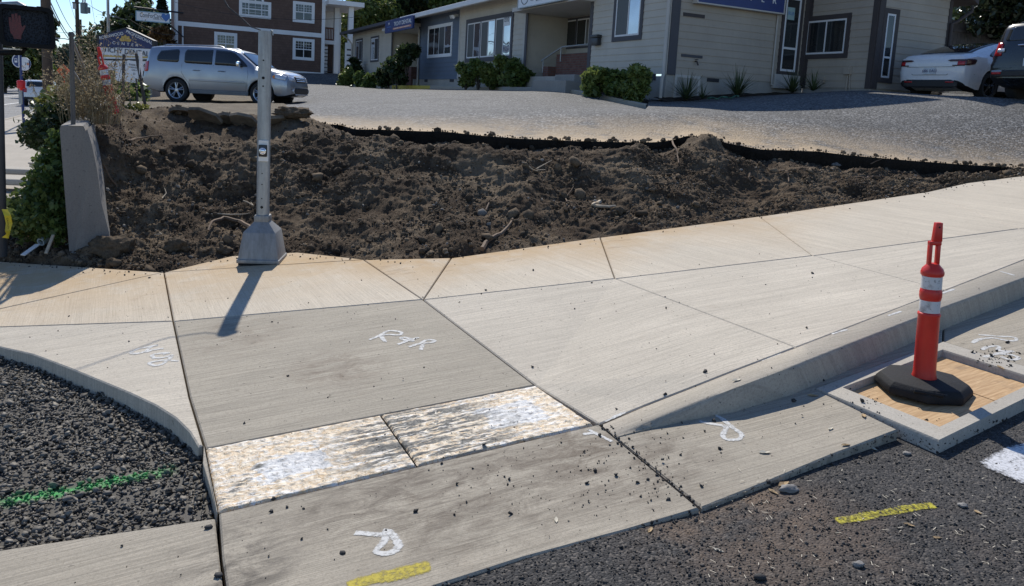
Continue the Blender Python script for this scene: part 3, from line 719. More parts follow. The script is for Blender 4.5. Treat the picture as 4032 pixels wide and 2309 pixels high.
# ---- catch-basin frame with a plywood cover
def lerp(a, b, t): return a+(b-a)*t
fm = MB()
oc = [FL, FB, FR, FF]
ce = (FL+FR)/2
fc = [c + Vector((0, 0, 0.004)) for c in oc]
inn = [ce+(c-ce)*0.775 for c in fc]
vs = []
for c, i in zip(fc, inn): vs += [c+Vector((0, 0, -.2)), c+Vector((0, 0, -.012)), c+(i-c)*0.05, i-(i-c)*0.05, i+Vector((0, 0, -.012)), i+Vector((0, 0, -.16))]
fs = []
for k in range(4):
    a, b = k*6, ((k+1) % 4)*6
    for j in range(5): fs.append((a+j, b+j, b+j+1, a+j+1))
fm.add(vs, fs); MAT['conc_frame'] = concrete('concrete_frame', (0.46, 0.42, 0.355), R_(30), streak=0.25)
frm = fm.build('drain_frame', MAT['conc_frame'], smooth=True, auto=30, bevel=0)
tag(frm, 'square concrete catch basin frame around the plywood sheet', 'drain frame'); GROUND.append(frm)
def plymat():
    t = NT('plywood'); a = math.atan2((FF-FL).y, (FF-FL).x)
    p = t.pos(); q = t.pos(rot=-a+R_(90), scale=(1, 14, 1))
    g = t.noise(q, 3.0, 5, 0.65, 1.6); s_ = t.n('ShaderNodeTexWave', wave_type='BANDS', bands_direction='Y'); t.l(t.pos(rot=-a+R_(90)), s_.inputs['Vector']); s_.inputs['Scale'].default_value = 9; s_.inputs['Distortion'].default_value = 5; s_.inputs['Detail'].default_value = 3
    c = t.mix(t.mr(g, 0.3, 0.7), (0.36, 0.215, 0.10), (0.62, 0.43, 0.24))
    c = t.mix(t.mr(s_.outputs['Fac'], 0.6, 1.0, 0, 0.35), c, (0.33, 0.185, 0.085))
    c = t.mix(t.mr(t.noise(p, 5, 5, .7), .56, .72, 0, .6), c, (0.20, 0.14, 0.09))
    t.bsdf(c, 0.75, 0, t.bump(g, 0.2, 0.003), 0.35); return t.m
MAT['ply'] = plymat()
pm = MB(); ply = [ce+(c-ce)*0.765+Vector((0, 0, -.045)) for c in fc]
bz = Vector((0, 0, -.018)); sp = 0.62
for (a, b, c, d) in ((ply[0], lerp(ply[0], ply[1], sp), lerp(ply[3], ply[2], sp), ply[3]), (lerp(ply[0], ply[1], sp+.008), ply[1], ply[2], lerp(ply[3], ply[2], sp+.008))):
    pm.add([a, b, c, d, a+bz, b+bz, c+bz, d+bz], [(0, 1, 2, 3), (7, 6, 5, 4), (0, 4, 5, 1), (1, 5, 6, 2), (2, 6, 7, 3), (3, 7, 4, 0)])
plo = pm.build('plywood_cover', MAT['ply']); tag(plo, 'tan plywood sheet laid inside the drain frame under the delineator', 'plywood'); GROUND.append(plo)
ground_bvh()
# ---- orange delineator post on an eight-sided rubber base
def plast(name, col, rough=0.4):
    t = NT(name); p = t.pos(obj=True)
    n = t.noise(p, 9, 5, .65); s_ = t.noise(t.pos(obj=True, scale=(14, 14, 1.6)), 2, 4, .7)
    c = t.mix(t.mr(n, .35, .7, 0, .35), col, tuple(v*.6 for v in col)); c = t.mix(t.mr(s_, .58, .74, 0, .6), c, (0.06, 0.02, 0.015))
    t.bsdf(c, rough, 0, t.bump(t.noise(p, 60, 3), .12, .003), .5); t.b.inputs['Subsurface Weight'].default_value = 0.12; t.b.inputs['Subsurface Radius'].default_value = (.05, .01, .005); return t.m
MAT['orange'] = plast('orange_plastic', (0.66, 0.030, 0.018))
def sheet(name):
    t = NT(name); p = t.pos(obj=True); n = t.noise(p, 16, 5, .7); n2 = t.noise(p, 55, 3)
    c = t.mix(t.mr(n, .5, .66, 0, .75), (0.62, 0.61, 0.60), (0.24, 0.22, 0.21)); c = t.mix(t.mr(n2, .62, .7, 0, .6), c, (.1, .09, .085))
    t.bsdf(c, .35, 0, None, .6); return t.m
MAT['white_band'] = sheet('reflective_band')
MAT['rubber'] = simple('black_rubber', (0.017, 0.017, 0.018), 0.8, var=.45, scale=14, bump=.5, spec=.3)
def delineator(loc, h, lean, rz, label, base=True):
    root = empty('delineator_post', loc, rz, label, 'delineator', 'orange delineator posts')
    k = h/1.0
    M = Matrix.Rotation(lean[0], 4, 'X') @ Matrix.Rotation(lean[1], 4, 'Y')
    zb = 0.075*k
    m = MB()
    pr = [(.075, .0), (.0775, .02), (.071, .045), (.0695, .10), (.067, .44), (.071, .448), (.071, .462), (.062, .468), (.062, .552), (.0655, .558), (.069, .575), (.069, .605), (.0655, .622), (.062, .628), (.062, .715), (.071, .722), (.072, .742), (.064, .765), (.040, .792), (.036, .80)]
    m.lathe([(r*k, z*k) for r, z in pr], 28, Matrix.Translation((0, 0, zb)) @ M)
    T = Matrix.Translation((0, 0, zb)) @ M
    def bx(x0, x1, y0, y1, z0, z1, tp=1.0, xo=0):
        vv = [T @ Vector((x*k, y*k, z*k)) for z, sx in ((z0, 1), (z1, tp)) for x, y in ((x0*sx+xo*(sx != 1), y0), (x1*sx+xo*(sx != 1), y0), (x1*sx+xo*(sx != 1), y1), (x0*sx+xo*(sx != 1), y1))]
        m.add(vv, [(3, 2, 1, 0), (4, 5, 6, 7), (0, 1, 5, 4), (1, 2, 6, 5), (2, 3, 7, 6), (3, 0, 4, 7)])
    bx(.012, .036, -.016, .016, .78, .925); bx(-.040, -.018, -.016, .016, .78, .925); bx(-.040, .038, -.018, .018, .923, .95)
    bx(-.018, .040, -.020, .020, .949, 1.075, .72, .006)
    b = m.build('post', MAT['orange'], root, smooth=True, bevel=.004*k, auto=35)
    m = MB(); m.tube([T @ Vector((.012*k, -.022*k, 1.045*k)), T @ Vector((.012*k, .022*k, 1.045*k))], .006*k, 10); m.build('hole', MAT['dark'], b)
    for z0, z1 in ((.470, .551), (.630, .714)):
        m = MB(); m.lathe([(.0632*k, z0*k), (.0634*k, (z0+.003)*k), (.0634*k, (z1-.003)*k), (.0632*k, z1*k)], 28, T, capb=False, capt=False); m.build('reflective_band', MAT['white_band'], root, smooth=True, auto=60)
    if base:
        m = MB(); R1_, R2_ = .30*k, .262*k
        pol = lambda r: [(r*math.cos(math.pi/8+i*math.pi/4)*(1.0 if i % 2 else 1.03), r*math.sin(math.pi/8+i*math.pi/4)) for i in range(8)]
        rings = [(.292*k, 0), (.30*k, .012*k), (.298*k, .05*k), (.268*k, .085*k), (.09*k, .094*k)]
        vv = []; ff = []
        for r, z in rings: vv += [(x, y, z) for x, y in pol(r)]
        for i in range(len(rings)-1):
            for j in range(8): ff.append((i*8+j, i*8+(j+1) % 8, (i+1)*8+(j+1) % 8, (i+1)*8+j))
        ff.append(tuple(range(7, -1, -1))); ff.append(tuple((len(rings)-1)*8+j for j in range(8)))
        m.add(vv, ff); bs = m.build('rubber_base', MAT['rubber'], root, smooth=True, bevel=.012*k, auto=30)
        # raised maker plate on the sloping rim
        an = -math.pi/2-0.38; d = Vector((math.cos(an), math.sin(an), 0)); tt = Vector((-d.y, d.x, 0)); sl_ = (d*-.62+Vector((0, 0, .78))).normalized()
        up = (d*.0 + Vector((0, 0, 1))); ay = tt.cross(sl_)*-1; ay = sl_.cross(tt)
        m = MB(); m.obox(d*.268*k+Vector((0, 0, .066*k)), tt, ay, sl_, -.085*k, .085*k, -.019*k, .019*k, -.01, .006*k); m.build('plate', MAT['rubber'], bs, bevel=.003)
        text_mesh('lettering', 'COUSINEAU  45', .030*k, MAT['rubber2'], bs, d*.268*k+Vector((0, 0, .066*k))+sl_*.0075*k, tt, ay, .004)
    return root
MAT['rubber2'] = simple('rubber_raised', (0.05, 0.05, 0.05), 0.6)
dl = hit(3632, 1535)
delineator(dl, 0.80*dl.y/4.0, (R_(-1.0), R_(-2.2)), 0.0, 'orange delineator post with white bands standing on the plywood')
# ---- galvanised signal pole on a cast pyramid base
def galv(name, base=(0.42, 0.43, 0.42), metal=0.55, rough=0.48):
    t = NT(name); p = t.pos(obj=True)
    v_ = t.vor(p, 38, 'Color'); sp_ = t.n('ShaderNodeSeparateColor'); t.l(v_, sp_.inputs[0])
    n = t.noise(t.pos(obj=True, scale=(9, 9, .8)), 2, 5, .7); n2 = t.noise(p, 6, 5, .7)
    c = t.mix(t.mr(sp_.outputs[0], 0, 1, 0, .35), base, tuple(v*.72 for v in base))
    c = t.mix(t.mr(n, .42, .68, 0, .55), c, tuple(v*.5 for v in base)); c = t.mix(t.mr(n2, .58, .75, 0, .5), c, (0.36, 0.32, 0.25))
    t.bsdf(c, t.mr(n, .3, .7, rough-.08, rough+.14), metal, t.bump(n2, .1, .003), .5); return t.m
MAT['galv'] = galv('galvanised_steel'); MAT['cast'] = galv('cast_aluminium', (0.33, 0.325, 0.31), .45, .55)
MAT['white_plastic'] = simple('white_metal', (0.72, 0.71, 0.68), .45, var=.12)
MAT['black_plastic'] = simple('black_plastic', (0.02, 0.02, 0.022), .35)
MAT['chrome'] = simple('chrome', (0.82, 0.83, 0.85), .08, 1.0, var=.03)
pb = hit(1033, 1028)
pole = empty('signal_pole', pb, 0, 'bare galvanised steel pole on a pyramid base at the pavement edge', 'pole')
sc_ = pb.y/3000.0                                # metres per photograph pixel at the pole
Rp = 25*sc_; Hp = 905*sc_; Hb = 152*sc_
m = MB(); m.tube([(0, 0, Hb*.8), (0, 0, Hp*.5), (0, 0, Hp)], Rp, 36, cap=False)
m.lathe([(Rp, Hp), (Rp, Hp+.004), (Rp*.86, Hp+.004), (Rp*.86, Hp-.3), (Rp*.5, Hp-.31)], 36, capb=False)
pt = m.build('shaft', MAT['galv'], pole, smooth=True)
m = MB(); a0 = Vector((-.25, -1, 0)).normalized(); tx = Vector((-a0.y, a0.x, 0))
face = Vector((0.12, -1, 0)).normalized(); fx = Vector((-face.y, face.x, 0))
zu = Vector((0, 0, 1))
for vv, rr in ((227, 3.2), (295, 5.5), (327, 3.2), (672, 2.2), (716, 2.5), (773, 2.5), (808, 5.5)):
    z = (1033-vv)*sc_*.985
    m = MB(); m.tube([face*(Rp-.004)+zu*z, face*(Rp+.0015)+zu*z], rr*sc_, 16); m.build('bolt_hole', MAT['dark'], pt)
m = MB()                                          # pyramid base, square in plan
wb, wt, wn = 80*sc_, 62*sc_, 28*sc_
lv = [(wb*1.02, 0), (wb*1.02, 14*sc_), (wb*.97, 16*sc_), (wb*.955, 22*sc_), (wt, 118*sc_), (wt*.97, 121*sc_), (wn, 158*sc_), (wn*1.02, 160*sc_), (wn*1.0, 182*sc_), (wn*.92, 184*sc_)]
vv = []; ff = []
aa = R_(6)
for w, z in lv:
    for x, y in ((-1, -1), (1, -1), (1, 1), (-1, 1)):
        X_, Y_ = x*w, y*w; vv.append((X_*math.cos(aa)-Y_*math.sin(aa), X_*math.sin(aa)+Y_*math.cos(aa), z+.012))
for i in range(len(lv)-1):
    for j in range(4): ff.append((i*4+j, i*4+(j+1) % 4, (i+1)*4+(j+1) % 4, (i+1)*4+j))
ff.append((3, 2, 1, 0)); ff.append(tuple((len(lv)-1)*4+j for j in range(4)))
m.add(vv, ff); m.build('base', MAT['cast'], pole, bevel=.008, smooth=True, auto=25)
m = MB(); m.box((0, 0, .006), (wb*1.9, wb*1.9, .03), Matrix.Rotation(aa, 3, 'Z')); m.build('base_plate', MAT['dark'], pole)
# push-button station strapped to the pole
zc = (1033-581)*sc_*.985
st = MB(); st.obox(face*(Rp+.002)+zu*zc+fx*.010, fx, zu, face, -.042, .042, -.095, .095, -.02, .012); so = st.build('button_plate', MAT['white_plastic'], pole, bevel=.003)
st = MB(); st.obox(face*(Rp+.002)+zu*(zc)+fx*.010, fx, zu, face, -.037, .037, -.052, .056, .0125, .035); b_ = st.build('button_housing', MAT['black_plastic'], pole, bevel=.006, smooth=True)
Mb = rotm(fx, zu, face).to_4x4(); Mb.translation = face*(Rp+.037)+zu*(zc+.0)+fx*.010
st = MB(); st.lathe([(.031, 0), (.031, .006), (.026, .008), (.024, .004), (.022, .008), (.015, .013), (.004, .015)], 24, Mb); st.build('push_button', MAT['chrome'], b_, smooth=True)
# conduit and cable end coming out of the top
m = MB(); m.tube([(0, 0, Hp-.1), (.045, .0, Hp+.0), (.055, .0, Hp+.012), (.066, 0, Hp+.004), (.068, 0, Hp-.03)], .009, 8); m.build('wire', MAT['galv'], pole, smooth=True)
MAT['cable'] = simple('black_cable', (.02, .02, .022), .6)
top = pb+Vector((-.03, 0, Hp))
c1 = P(870, 0, 15.0); pts = [top+Vector((0, 0, -.08)), top+Vector((-.012, 0, .01)), P(985, 105, 7.05), P(955, 75, 7.1), P(900, 30, 7.15), P(870, -20, 7.2), P(835, -90, 7.25), P(740, -260, 7.4), P(560, -520, 7.6)]
m = MB(); m.tube(pts, [.006]*9, 6); o = m.build('overhead_cable', MAT['cable'], smooth=True); tag(o, 'black cable rising from the top of the bare steel pole', 'cable')
# ---- writing and ticks sprayed on the concrete
MAT['spray'] = None
def spray(name, col, thr=0.42, sc=60):
    t = NT(name); p = t.pos(); n = t.noise(p, sc, 4, .7)
    e = t.attr('edge')
    f = t.math('ADD', t.math('ADD', t.math('MULTIPLY', n, .8), t.math('MULTIPLY', t.noise(p, sc*.22, 3, .6), .35)), t.math('MULTIPLY', e, 0.42))
    b = t.bsdf(t.mix(t.mr(n, .3, .7), tuple(v*.8 for v in col), col), .75, link=False)
    tr = t.n('ShaderNodeBsdfTransparent'); mx = t.n('ShaderNodeMixShader'); t.l(t.mr(f, thr, thr+.26), mx.inputs[0]); t.l(tr.outputs[0], mx.inputs[1]); t.l(b.outputs[0], mx.inputs[2]); t.l(mx.outputs[0], t.out.inputs[0]); return t.m
MAT['spray'] = spray('white_spray', (0.60, 0.59, 0.56), .745)
MAT['spray_road'] = spray('white_spray_rough', (0.62, 0.62, 0.63), .74, 70)
MAT['yellow'] = spray('yellow_spray', (0.45, 0.36, 0.02), .77, 45)
MAT['yellow_road'] = spray('yellow_spray_rough', (0.56, 0.49, 0.03), .87, 75)
def stroke(name, polys, width, mat, parent, lift=.0016):
    m = MB(); V = []; F = []; E = []
    for pl in polys:
        pts = []
        for i in range(len(pl)-1):      # Catmull-Rom
            p0, p1, p2, p3 = [Vector((*pl[max(0, min(len(pl)-1, i+k))], 0)) for k in (-1, 0, 1, 2)]
            for q in range(6):
                t = q/6; pts.append(0.5*((2*p1)+(p2-p0)*t+(2*p0-5*p1+4*p2-p3)*t*t+(3*p1-p0-3*p2+p3)*t**3))
        pts.append(Vector((*pl[-1], 0)))
        W_ = [hit(p.x, p.y)+Vector((0, 0, lift)) for p in pts]
        n = len(W_)
        b = len(V)
        for i in range(n):
            d = (W_[min(n-1, i+1)]-W_[max(0, i-1)]); d.z = 0
            d = d.normalized() if d.length > 1e-6 else Vector((1, 0, 0))
            s_ = Vector((-d.y, d.x, 0)); w = width*(.85+.3*noise.noise(W_[i]*9))
            k = .55 if i in (0, n-1) else 1
            for a, e in ((-1, 0), (-.5, 1), (.5, 1), (1, 0)):
                q = W_[i]+s_*(a*w/2*1.5*k); q.z += GA*(s_.x*a*w/2)+GB*(s_.y*a*w/2); V.append(q); E.append(e if k == 1 else 0)
        for i in range(n-1):
            for j in range(3): F.append((b+i*4+j, b+i*4+j+1, b+(i+1)*4+j+1, b+(i+1)*4+j))
    return npmesh(name, [tuple(v) for v in V], F, mat, attrs={'edge': E}, parent=parent)
def zz(pts, ox, oy, s): return [(ox+x/s, oy+y/s) for x, y in pts]
A_ = lambda pts: zz(pts, 1400, 1250, 3.64)
stroke('painted_letters', [A_([(190, 325), (260, 300), (370, 250), (430, 215), (490, 195), (580, 200), (650, 215), (655, 240), (610, 255), (500, 250), (400, 255), (365, 265), (390, 310), (420, 345), (450, 350)]),
    A_([(600, 392), (680, 365), (760, 330), (795, 315), (740, 300), (690, 290), (655, 302), (680, 322), (760, 332), (850, 342)]), A_([(790, 330), (850, 305), (910, 290)]),
    A_([(755, 430), (850, 400), (940, 370), (1000, 335), (1080, 325), (1135, 340), (1090, 362), (1000, 370), (960, 380)]), A_([(970, 385), (948, 430), (935, 475)])], .030, MAT['spray'], ramp)
B_f = lambda pts: zz(pts, 0, 1100, 1.204)
flare = bpy.data.objects['ramp_flare']
stroke('painted_letters', [B_f([(852, 388), (800, 386), (760, 386), (708, 398), (735, 410), (775, 400), (815, 362), (775, 372), (735, 374)]), B_f([(735, 378), (722, 360), (760, 352), (800, 350), (770, 358)]),
    B_f([(780, 328), (725, 336), (690, 346), (715, 322), (748, 312), (700, 322), (640, 336), (622, 352), (660, 352), (690, 342)])], .029, MAT['spray'], flare)
C_f = lambda pts: zz(pts, 600, 1400, 1.3384)
stroke('painted_letter', [C_f([(1060, 935), (1150, 942), (1215, 944), (1240, 922), (1222, 980), (1180, 1030), (1205, 1045), (1262, 1040), (1298, 1005), (1275, 960), (1242, 925)])], .036, MAT['spray'], gut)
D_f = lambda pts: zz(pts, 2400, 1550, 2.427)
stroke('painted_letter', [D_f([(850, 265), (920, 282), (1000, 295), (1100, 312), (1110, 345), (1082, 400), (1110, 435), (1190, 446), (1252, 428), (1262, 392), (1200, 345), (1140, 300), (1070, 240), (990, 198)])], .030, MAT['spray'], gut)
E_f = lambda pts: zz(pts, 3000, 800, 1.3237)
stroke('painted_letters', [E_f([(1095, 732), (1130, 712), (1200, 704), (1280, 718), (1325, 715), (1310, 700), (1230, 695), (1120, 686)]), E_f([(1145, 768), (1180, 750), (1235, 748), (1235, 770), (1310, 774), (1200, 786)]), E_f([(1150, 805), (1230, 788), (1300, 792), (1338, 808), (1300, 818), (1240, 800)])], .030, MAT['spray'], gut)
stroke('painted_line', [C_f([(1015, 1216), (1150, 1183), (1300, 1150), (1478, 1108)])], .075, MAT['yellow'], gut)
F_f = lambda pts: zz(pts, 2200, 1400, 1.388)
stroke('painted_line', [F_f([(1505, 915), (1700, 878), (1900, 842), (2062, 820)])], .062, MAT['yellow_road'], road, .004)
_pp = F_f([(2285, 590), (2350, 545), (2450, 495), (2560, 470), (2700, 455), (2700, 820), (2560, 730), (2430, 668), (2340, 630)])
_pc = hit(*(np.mean(np.array(_pp), 0)))+ZUp*.006; _V = [tuple(_pc)]; _E = [1.0]; _Fq = []
_pd = [Vector((*_pp[i], 0)).lerp(Vector((*_pp[(i+1) % len(_pp)], 0)), k/5) for i in range(len(_pp)) for k in range(5)]
for k_, f_ in ((.72, 1.0), (.88, .6), (1.0, -.1)):
    for p_ in _pd: q_ = _pc.lerp(hit(p_.x, p_.y)+ZUp*.006, k_); _V.append(tuple(q_)); _E.append(f_)
_np = len(_pd)
_Fq = [(0, 0, 1+(i+1) % _np, 1+i) for i in range(_np)]
_m = bpy.data.meshes.new('painted_patch'); _m.from_pydata(_V, [], [(0, 1+i, 1+(i+1) % _np) for i in range(_np)] + [(1+r*_np+i, 1+(r+1)*_np+i, 1+(r+1)*_np+(i+1) % _np, 1+r*_np+(i+1) % _np) for r in (0, 1) for i in range(_np)])
_m.attributes.new('edge', 'FLOAT', 'POINT').data.foreach_set('value', _E); _m.materials.append(MAT['spray_road']); _o = bpy.data.objects.new('painted_patch', _m); col_link(_o); _o.parent = road
tk = lambda a, b: stroke('painted_tick', [[a, b]], .024, MAT['spray'], curb)
for a, b in (((2372, 1664), (2470, 1620)), ((2992, 1425), (3078, 1392)), ((3270, 1318), (3340, 1297)), ((3492, 1246), (3552, 1226)), ((3702, 1158), (3762, 1138))): tk(a, b)
tk((3932, 1068), (4002, 1088)); tk((2310, 1690), (2420, 1745)); tk((2290, 1712), (2350, 1705))
# ================================================================== BUILDINGS
ZU = Vector((0, 0, 1))
class Wall:
    def __init__(s, p0, d, n): s.p = Vector((p0.x, p0.y, 0)); s.d = d; s.n = n
    def at(s, u, v):          # (distance along the wall, height) seen at a photograph pixel
        r = ray(u, v); k = (s.p-EYE).dot(s.n)/r.dot(s.n); q = EYE+r*k; return (q-s.p).dot(s.d), q.z
    def pt(s, t, z, o=0.0): return s.p+s.d*t+s.n*o+ZU*z
    def shift(s, o): return Wall(s.p+s.n*o, s.d, s.n)
def paint(name, col, var=.08, rough=.7):
    t = NT(name); p = t.pos(); n = t.noise(p, 1.3, 5, .65); s_ = t.noise(t.pos(scale=(9, 9, .7)), 1.0, 4, .7); g = t.noise(p, 40, 3)
    c = t.mix(t.mr(n, .3, .7), tuple(v*(1-var) for v in col), tuple(min(1, v*(1+var)) for v in col))
    c = t.mix(t.mr(s_, .55, .8, 0, .3), c, tuple(v*.7 for v in col)); c = t.mix(t.mr(g, .6, .8, 0, .15), c, tuple(v*.6 for v in col))
    t.bsdf(c, rough, 0, t.bump(g, .15, .002), .35); return t.m
MAT['cream'] = paint('cream_siding', (0.52, 0.48, 0.405)); MAT['tan'] = paint('tan_siding', (0.41, 0.355, 0.285)); MAT['bluegrey'] = paint('blue_grey_siding', (0.115, 0.145, 0.19))
MAT['trim_dark'] = paint('dark_trim', (0.085, 0.083, 0.09)); MAT['trim_brown'] = paint('brown_trim', (0.07, 0.058, 0.055)); MAT['trim_white'] = paint('white_trim', (0.74, 0.74, 0.73), .05)
MAT['trim_cream'] = paint('cream_trim', (0.52, 0.49, 0.44)); MAT['foundation'] = paint('painted_foundation', (0.36, 0.34, 0.30), .15); MAT['soffit'] = paint('soffit', (0.55, 0.52, 0.47))
def glass(name, col, rough, metal, wob=.0):
    t = NT(name); p = t.pos(); nm = t.bump(t.noise(p, 1.1, 2, .5), wob, .05) if wob else None
    c = t.mix(t.mr(t.noise(p, .9, 3), .35, .65), tuple(v*.75 for v in col), col)
    t.bsdf(c, rough, metal, nm, .8); return t.m
MAT['glass_sky'] = glass('window_glass', (0.50, 0.52, 0.56), .03, .85, .12); MAT['glass_screen'] = glass('window_behind_screen', (0.022, 0.024, 0.027), .45, .0); MAT['glass_dark'] = glass('dark_window_glass', (0.03, 0.034, 0.036), .06, .15, .1)
def siding(name, w, t0, t1, z0, z1, mat, parent, expo=.185, thick=.016):
    m = MB(); prof = []; z = z0
    while z < z1-1e-4:
        z2 = min(z1, z+expo); prof += [(thick, z), (.002, z2)]; z = z2
    prof.append((.002, z1))
    vs = []; 
    for o, z in prof: vs += [w.pt(t0, z, o), w.pt(t1, z, o)]
    fs = [(2*i, 2*i+1, 2*i+3, 2*i+2) for i in range(len(prof)-1)]
    m.add(vs, fs)
    b = len(vs); vs2 = []
    for o, z in (prof[0], prof[-1]): vs2 += [w.pt(t0, z, -.12), w.pt(t1, z, -.12)]
    m.add(vs2, [(0, 1, 3, 2)])
    return m.build(name, mat, parent)
def panel(name, w, t0, t1, z0, z1, o0, o1, mat, parent=None, bevel=0):
    m = MB(); m.obox(w.p, w.d, ZU, w.n, t0, t1, z0, z1, o0, o1); return m.build(name, mat, parent, bevel=bevel)
def ring(m, w, t0, t1, z0, z1, wd, o0, o1, bot=None):
    bot = wd if bot is None else bot
    m.obox(w.p, w.d, ZU, w.n, t0, t0+wd, z0, z1, o0, o1); m.obox(w.p, w.d, ZU, w.n, t1-wd, t1, z0, z1, o0, o1)
    m.obox(w.p, w.d, ZU, w.n, t0+wd, t1-wd, z1-wd, z1, o0, o1); m.obox(w.p, w.d, ZU, w.n, t0+wd, t1-wd, z0, z0+bot, o0, o1)
def window(w, t0, t1, z0, z1, parent, trim, tw, cols=(('glass_screen', .5), ('glass_sky', .5)), fr='trim_white', fw=.05, muntin=None, hsplit=None, low=None):
    t0, t1 = min(t0, t1), max(t0, t1)
    m = MB(); ring(m, w, t0, t1, z0, z1, tw, 0, .035); win = m.build('window', MAT[trim], parent)
    a, b, c, d = t0+tw, t1-tw, z0+tw, z1-tw
    m = MB(); ring(m, w, a, b, c, d, fw, 0, .03)
    flip = w.d.x > 0
    x = a+fw; tot = b-a-2*fw; W_ = []
    cl = cols
    for i, (g, f) in enumerate(cl):
        x2 = x+tot*f
        if i: m.obox(w.p, w.d, ZU, w.n, x-fw*.4, x+fw*.4, c+fw, d-fw, 0, .032)
        W_.append((g, x, x2)); x = x2
    if hsplit: m.obox(w.p, w.d, ZU, w.n, a+fw, b-fw, c+(d-c)*hsplit-fw*.5, c+(d-c)*hsplit+fw*.5, 0, .033)
    if muntin:
        nx, nz, zf = muntin
        for (g, xa, xb) in W_:
            zb = c+(d-c)*zf
            for k in range(1, nx): m.obox(w.p, w.d, ZU, w.n, xa+(xb-xa)*k/nx-.008, xa+(xb-xa)*k/nx+.008, zb, d-fw, 0, .026)
            for k in range(1, nz): m.obox(w.p, w.d, ZU, w.n, xa, xb, zb+(d-fw-zb)*k/nz-.008, zb+(d-fw-zb)*k/nz+.008, 0, .025)
    m.build('frame', MAT[fr], win)
    for g, xa, xb in W_:
        m = MB(); m.obox(w.p, w.d, ZU, w.n, xa, xb, c+fw, d-fw, .004, .022); m.build('pane', MAT[g], win)
    return win
def z3(x, y): return 1300+x/2.543, y/2.543
def z4(x, y): return 2200+x/2.543, y/2.543
def z5(x, y): return 3100+x/2.696, y/2.696
def z2(x, y): return 500+x/2.543, y/2.543
def zs(x, y): return 2600+x/3.466, y/3.466
def rect(w, a, b):
    (ta, za), (tb, zb) = w.at(*a), w.at(*b); return min(ta, tb), max(ta, tb), min(za, zb), max(za, zb)
Cc = P(2616, 397, 20); Cc.z = 0
nF, nS = -E2, -E1
F1 = Wall(Cc, E1, nF); F2 = Wall(Cc, E2, nS)
tI = F2.at(3163, 300)[0]; I_ = F2.pt(tI, 0); F3 = Wall(I_, -E1, nF); tK = F3.at(3432, 300)[0]; K_ = F3.pt(tK, 0); F4 = Wall(K_, E2, nS); tE = F4.at(3738, 120)[0]
ZB = 2.55; ZT = 5.42
ob = empty('office_building', (0, 0, 0), 0, 'long single-storey cream office building with blue-grey section and dark window trim', 'office building')
tP1, tP2 = F1.at(2328, 200)[0], F1.at(2066, 200)[0]; tB1, tB2 = F1.at(1808, 200)[0], F1.at(1652, 200)[0]; tE1, tE2 = F1.at(1542, 200)[0], F1.at(1388, 200)[0]
print('walls', tP1, tP2, tB1, tB2, tE1, tE2, 'I', tI, 'K', tK, 'E', tE)
siding('wall', F1, 0, tP1, ZB, 5.6, MAT['cream'], ob); siding('wall', F1, tP2, tB1, ZB, ZT, MAT['cream'], ob); siding('blue_wall', F1, tB1, tB2, ZB-.1, ZT, MAT['bluegrey'], ob); siding('wall', F1, tE1, tE2, ZB-.1, ZT, MAT['cream'], ob)
siding('wall', F2, 0.02, tI, ZB, 5.9, MAT['tan'], ob); siding('wall', F3, 0, tK, ZB-.08, 5.8, MAT['tan'], ob, .19); siding('wall', F4, .02, tE, ZB-.08, 5.05, MAT['tan'], ob, .19)
# gable above the end wall
m = MB(); zg = 5.05; m.prism([(0.0, zg), (tE, zg), (tE-1.3, zg+.71), (0, zg+.75)], F4.p, F4.d, ZU, F4.n, -.12, .004); m.build('gable', MAT['tan'], ob)
# recesses: porch by the near wing and entry by the blue section
def recess(ta, tb, dep, zc, z0, back, side):
    Bk = F1.shift(-dep); siding('recess_wall', Bk, ta, tb, z0, zc, MAT[back], ob)
    for t, dn in ((ta, E1), (tb, -E1)):
        sw = Wall(F1.pt(t, 0), E2, dn); siding('recess_wall', sw, .02, dep, z0, zc, MAT[side], ob)
    panel('soffit', F1, ta-.05, tb+.05, zc, zc+.14, -dep-.05, .55, MAT['soffit'], ob)
    panel('landing', F1, ta, tb, ZB-.9, z0, -dep, .25, MAT['foundation'], ob)
    return Bk
zc1 = F1.shift(.5).at(2060, 42)[1]
Bk1 = recess(tP1, tP2, 1.7, zc1, ZB-.05, 'cream', 'cream'); zc2 = ZT-.42
Bk2 = recess(tB2, tE1, 1.5, zc2, ZB-.1, 'cream', 'cream')
for t, mt in ((tP1, 'trim_dark'), (tP2-.16, 'trim_dark'), (tB2-.02, 'trim_dark'), (tE1-.14, 'trim_dark')): panel('corner_trim', F1, t, t+.16, ZB-.1, ZT-.1, 0, .03, MAT[mt], ob)
panel('corner_trim', F1, tP2, tP2+.14, ZB-.05, ZT-.1, 0, .028, MAT['trim_cream'], ob)
panel('corner_trim', F1, tB1-.05, tB1+.05, ZB-.1, ZT, 0, .028, MAT['trim_cream'], ob)
panel('corner_trim', F1, 0.0, .13, ZB-.02, 5.6, 0, .03, MAT['trim_cream'], ob); panel('corner_trim', F2, 0.0, .26, ZB-.02, 5.9, 0, .03, MAT['trim_dark'], ob)
panel('corner_trim', F2, tI-.2, tI, ZB-.02, 5.9, 0, .03, MAT['trim_brown'], ob); panel('corner_trim', F3, .0, .12, ZB-.1, 5.9, 0, .026, MAT['trim_brown'], ob)
panel('corner_trim', F3, tK-.16, tK, ZB-.1, 5.9, 0, .03, MAT['trim_brown'], ob); panel('corner_trim', F4, 0, .2, ZB-.1, 5.3, 0, .03, MAT['trim_brown'], ob); panel('corner_trim', F4, tE-.12, tE, ZB-.1, 5.05, 0, .03, MAT['trim_brown'], ob)
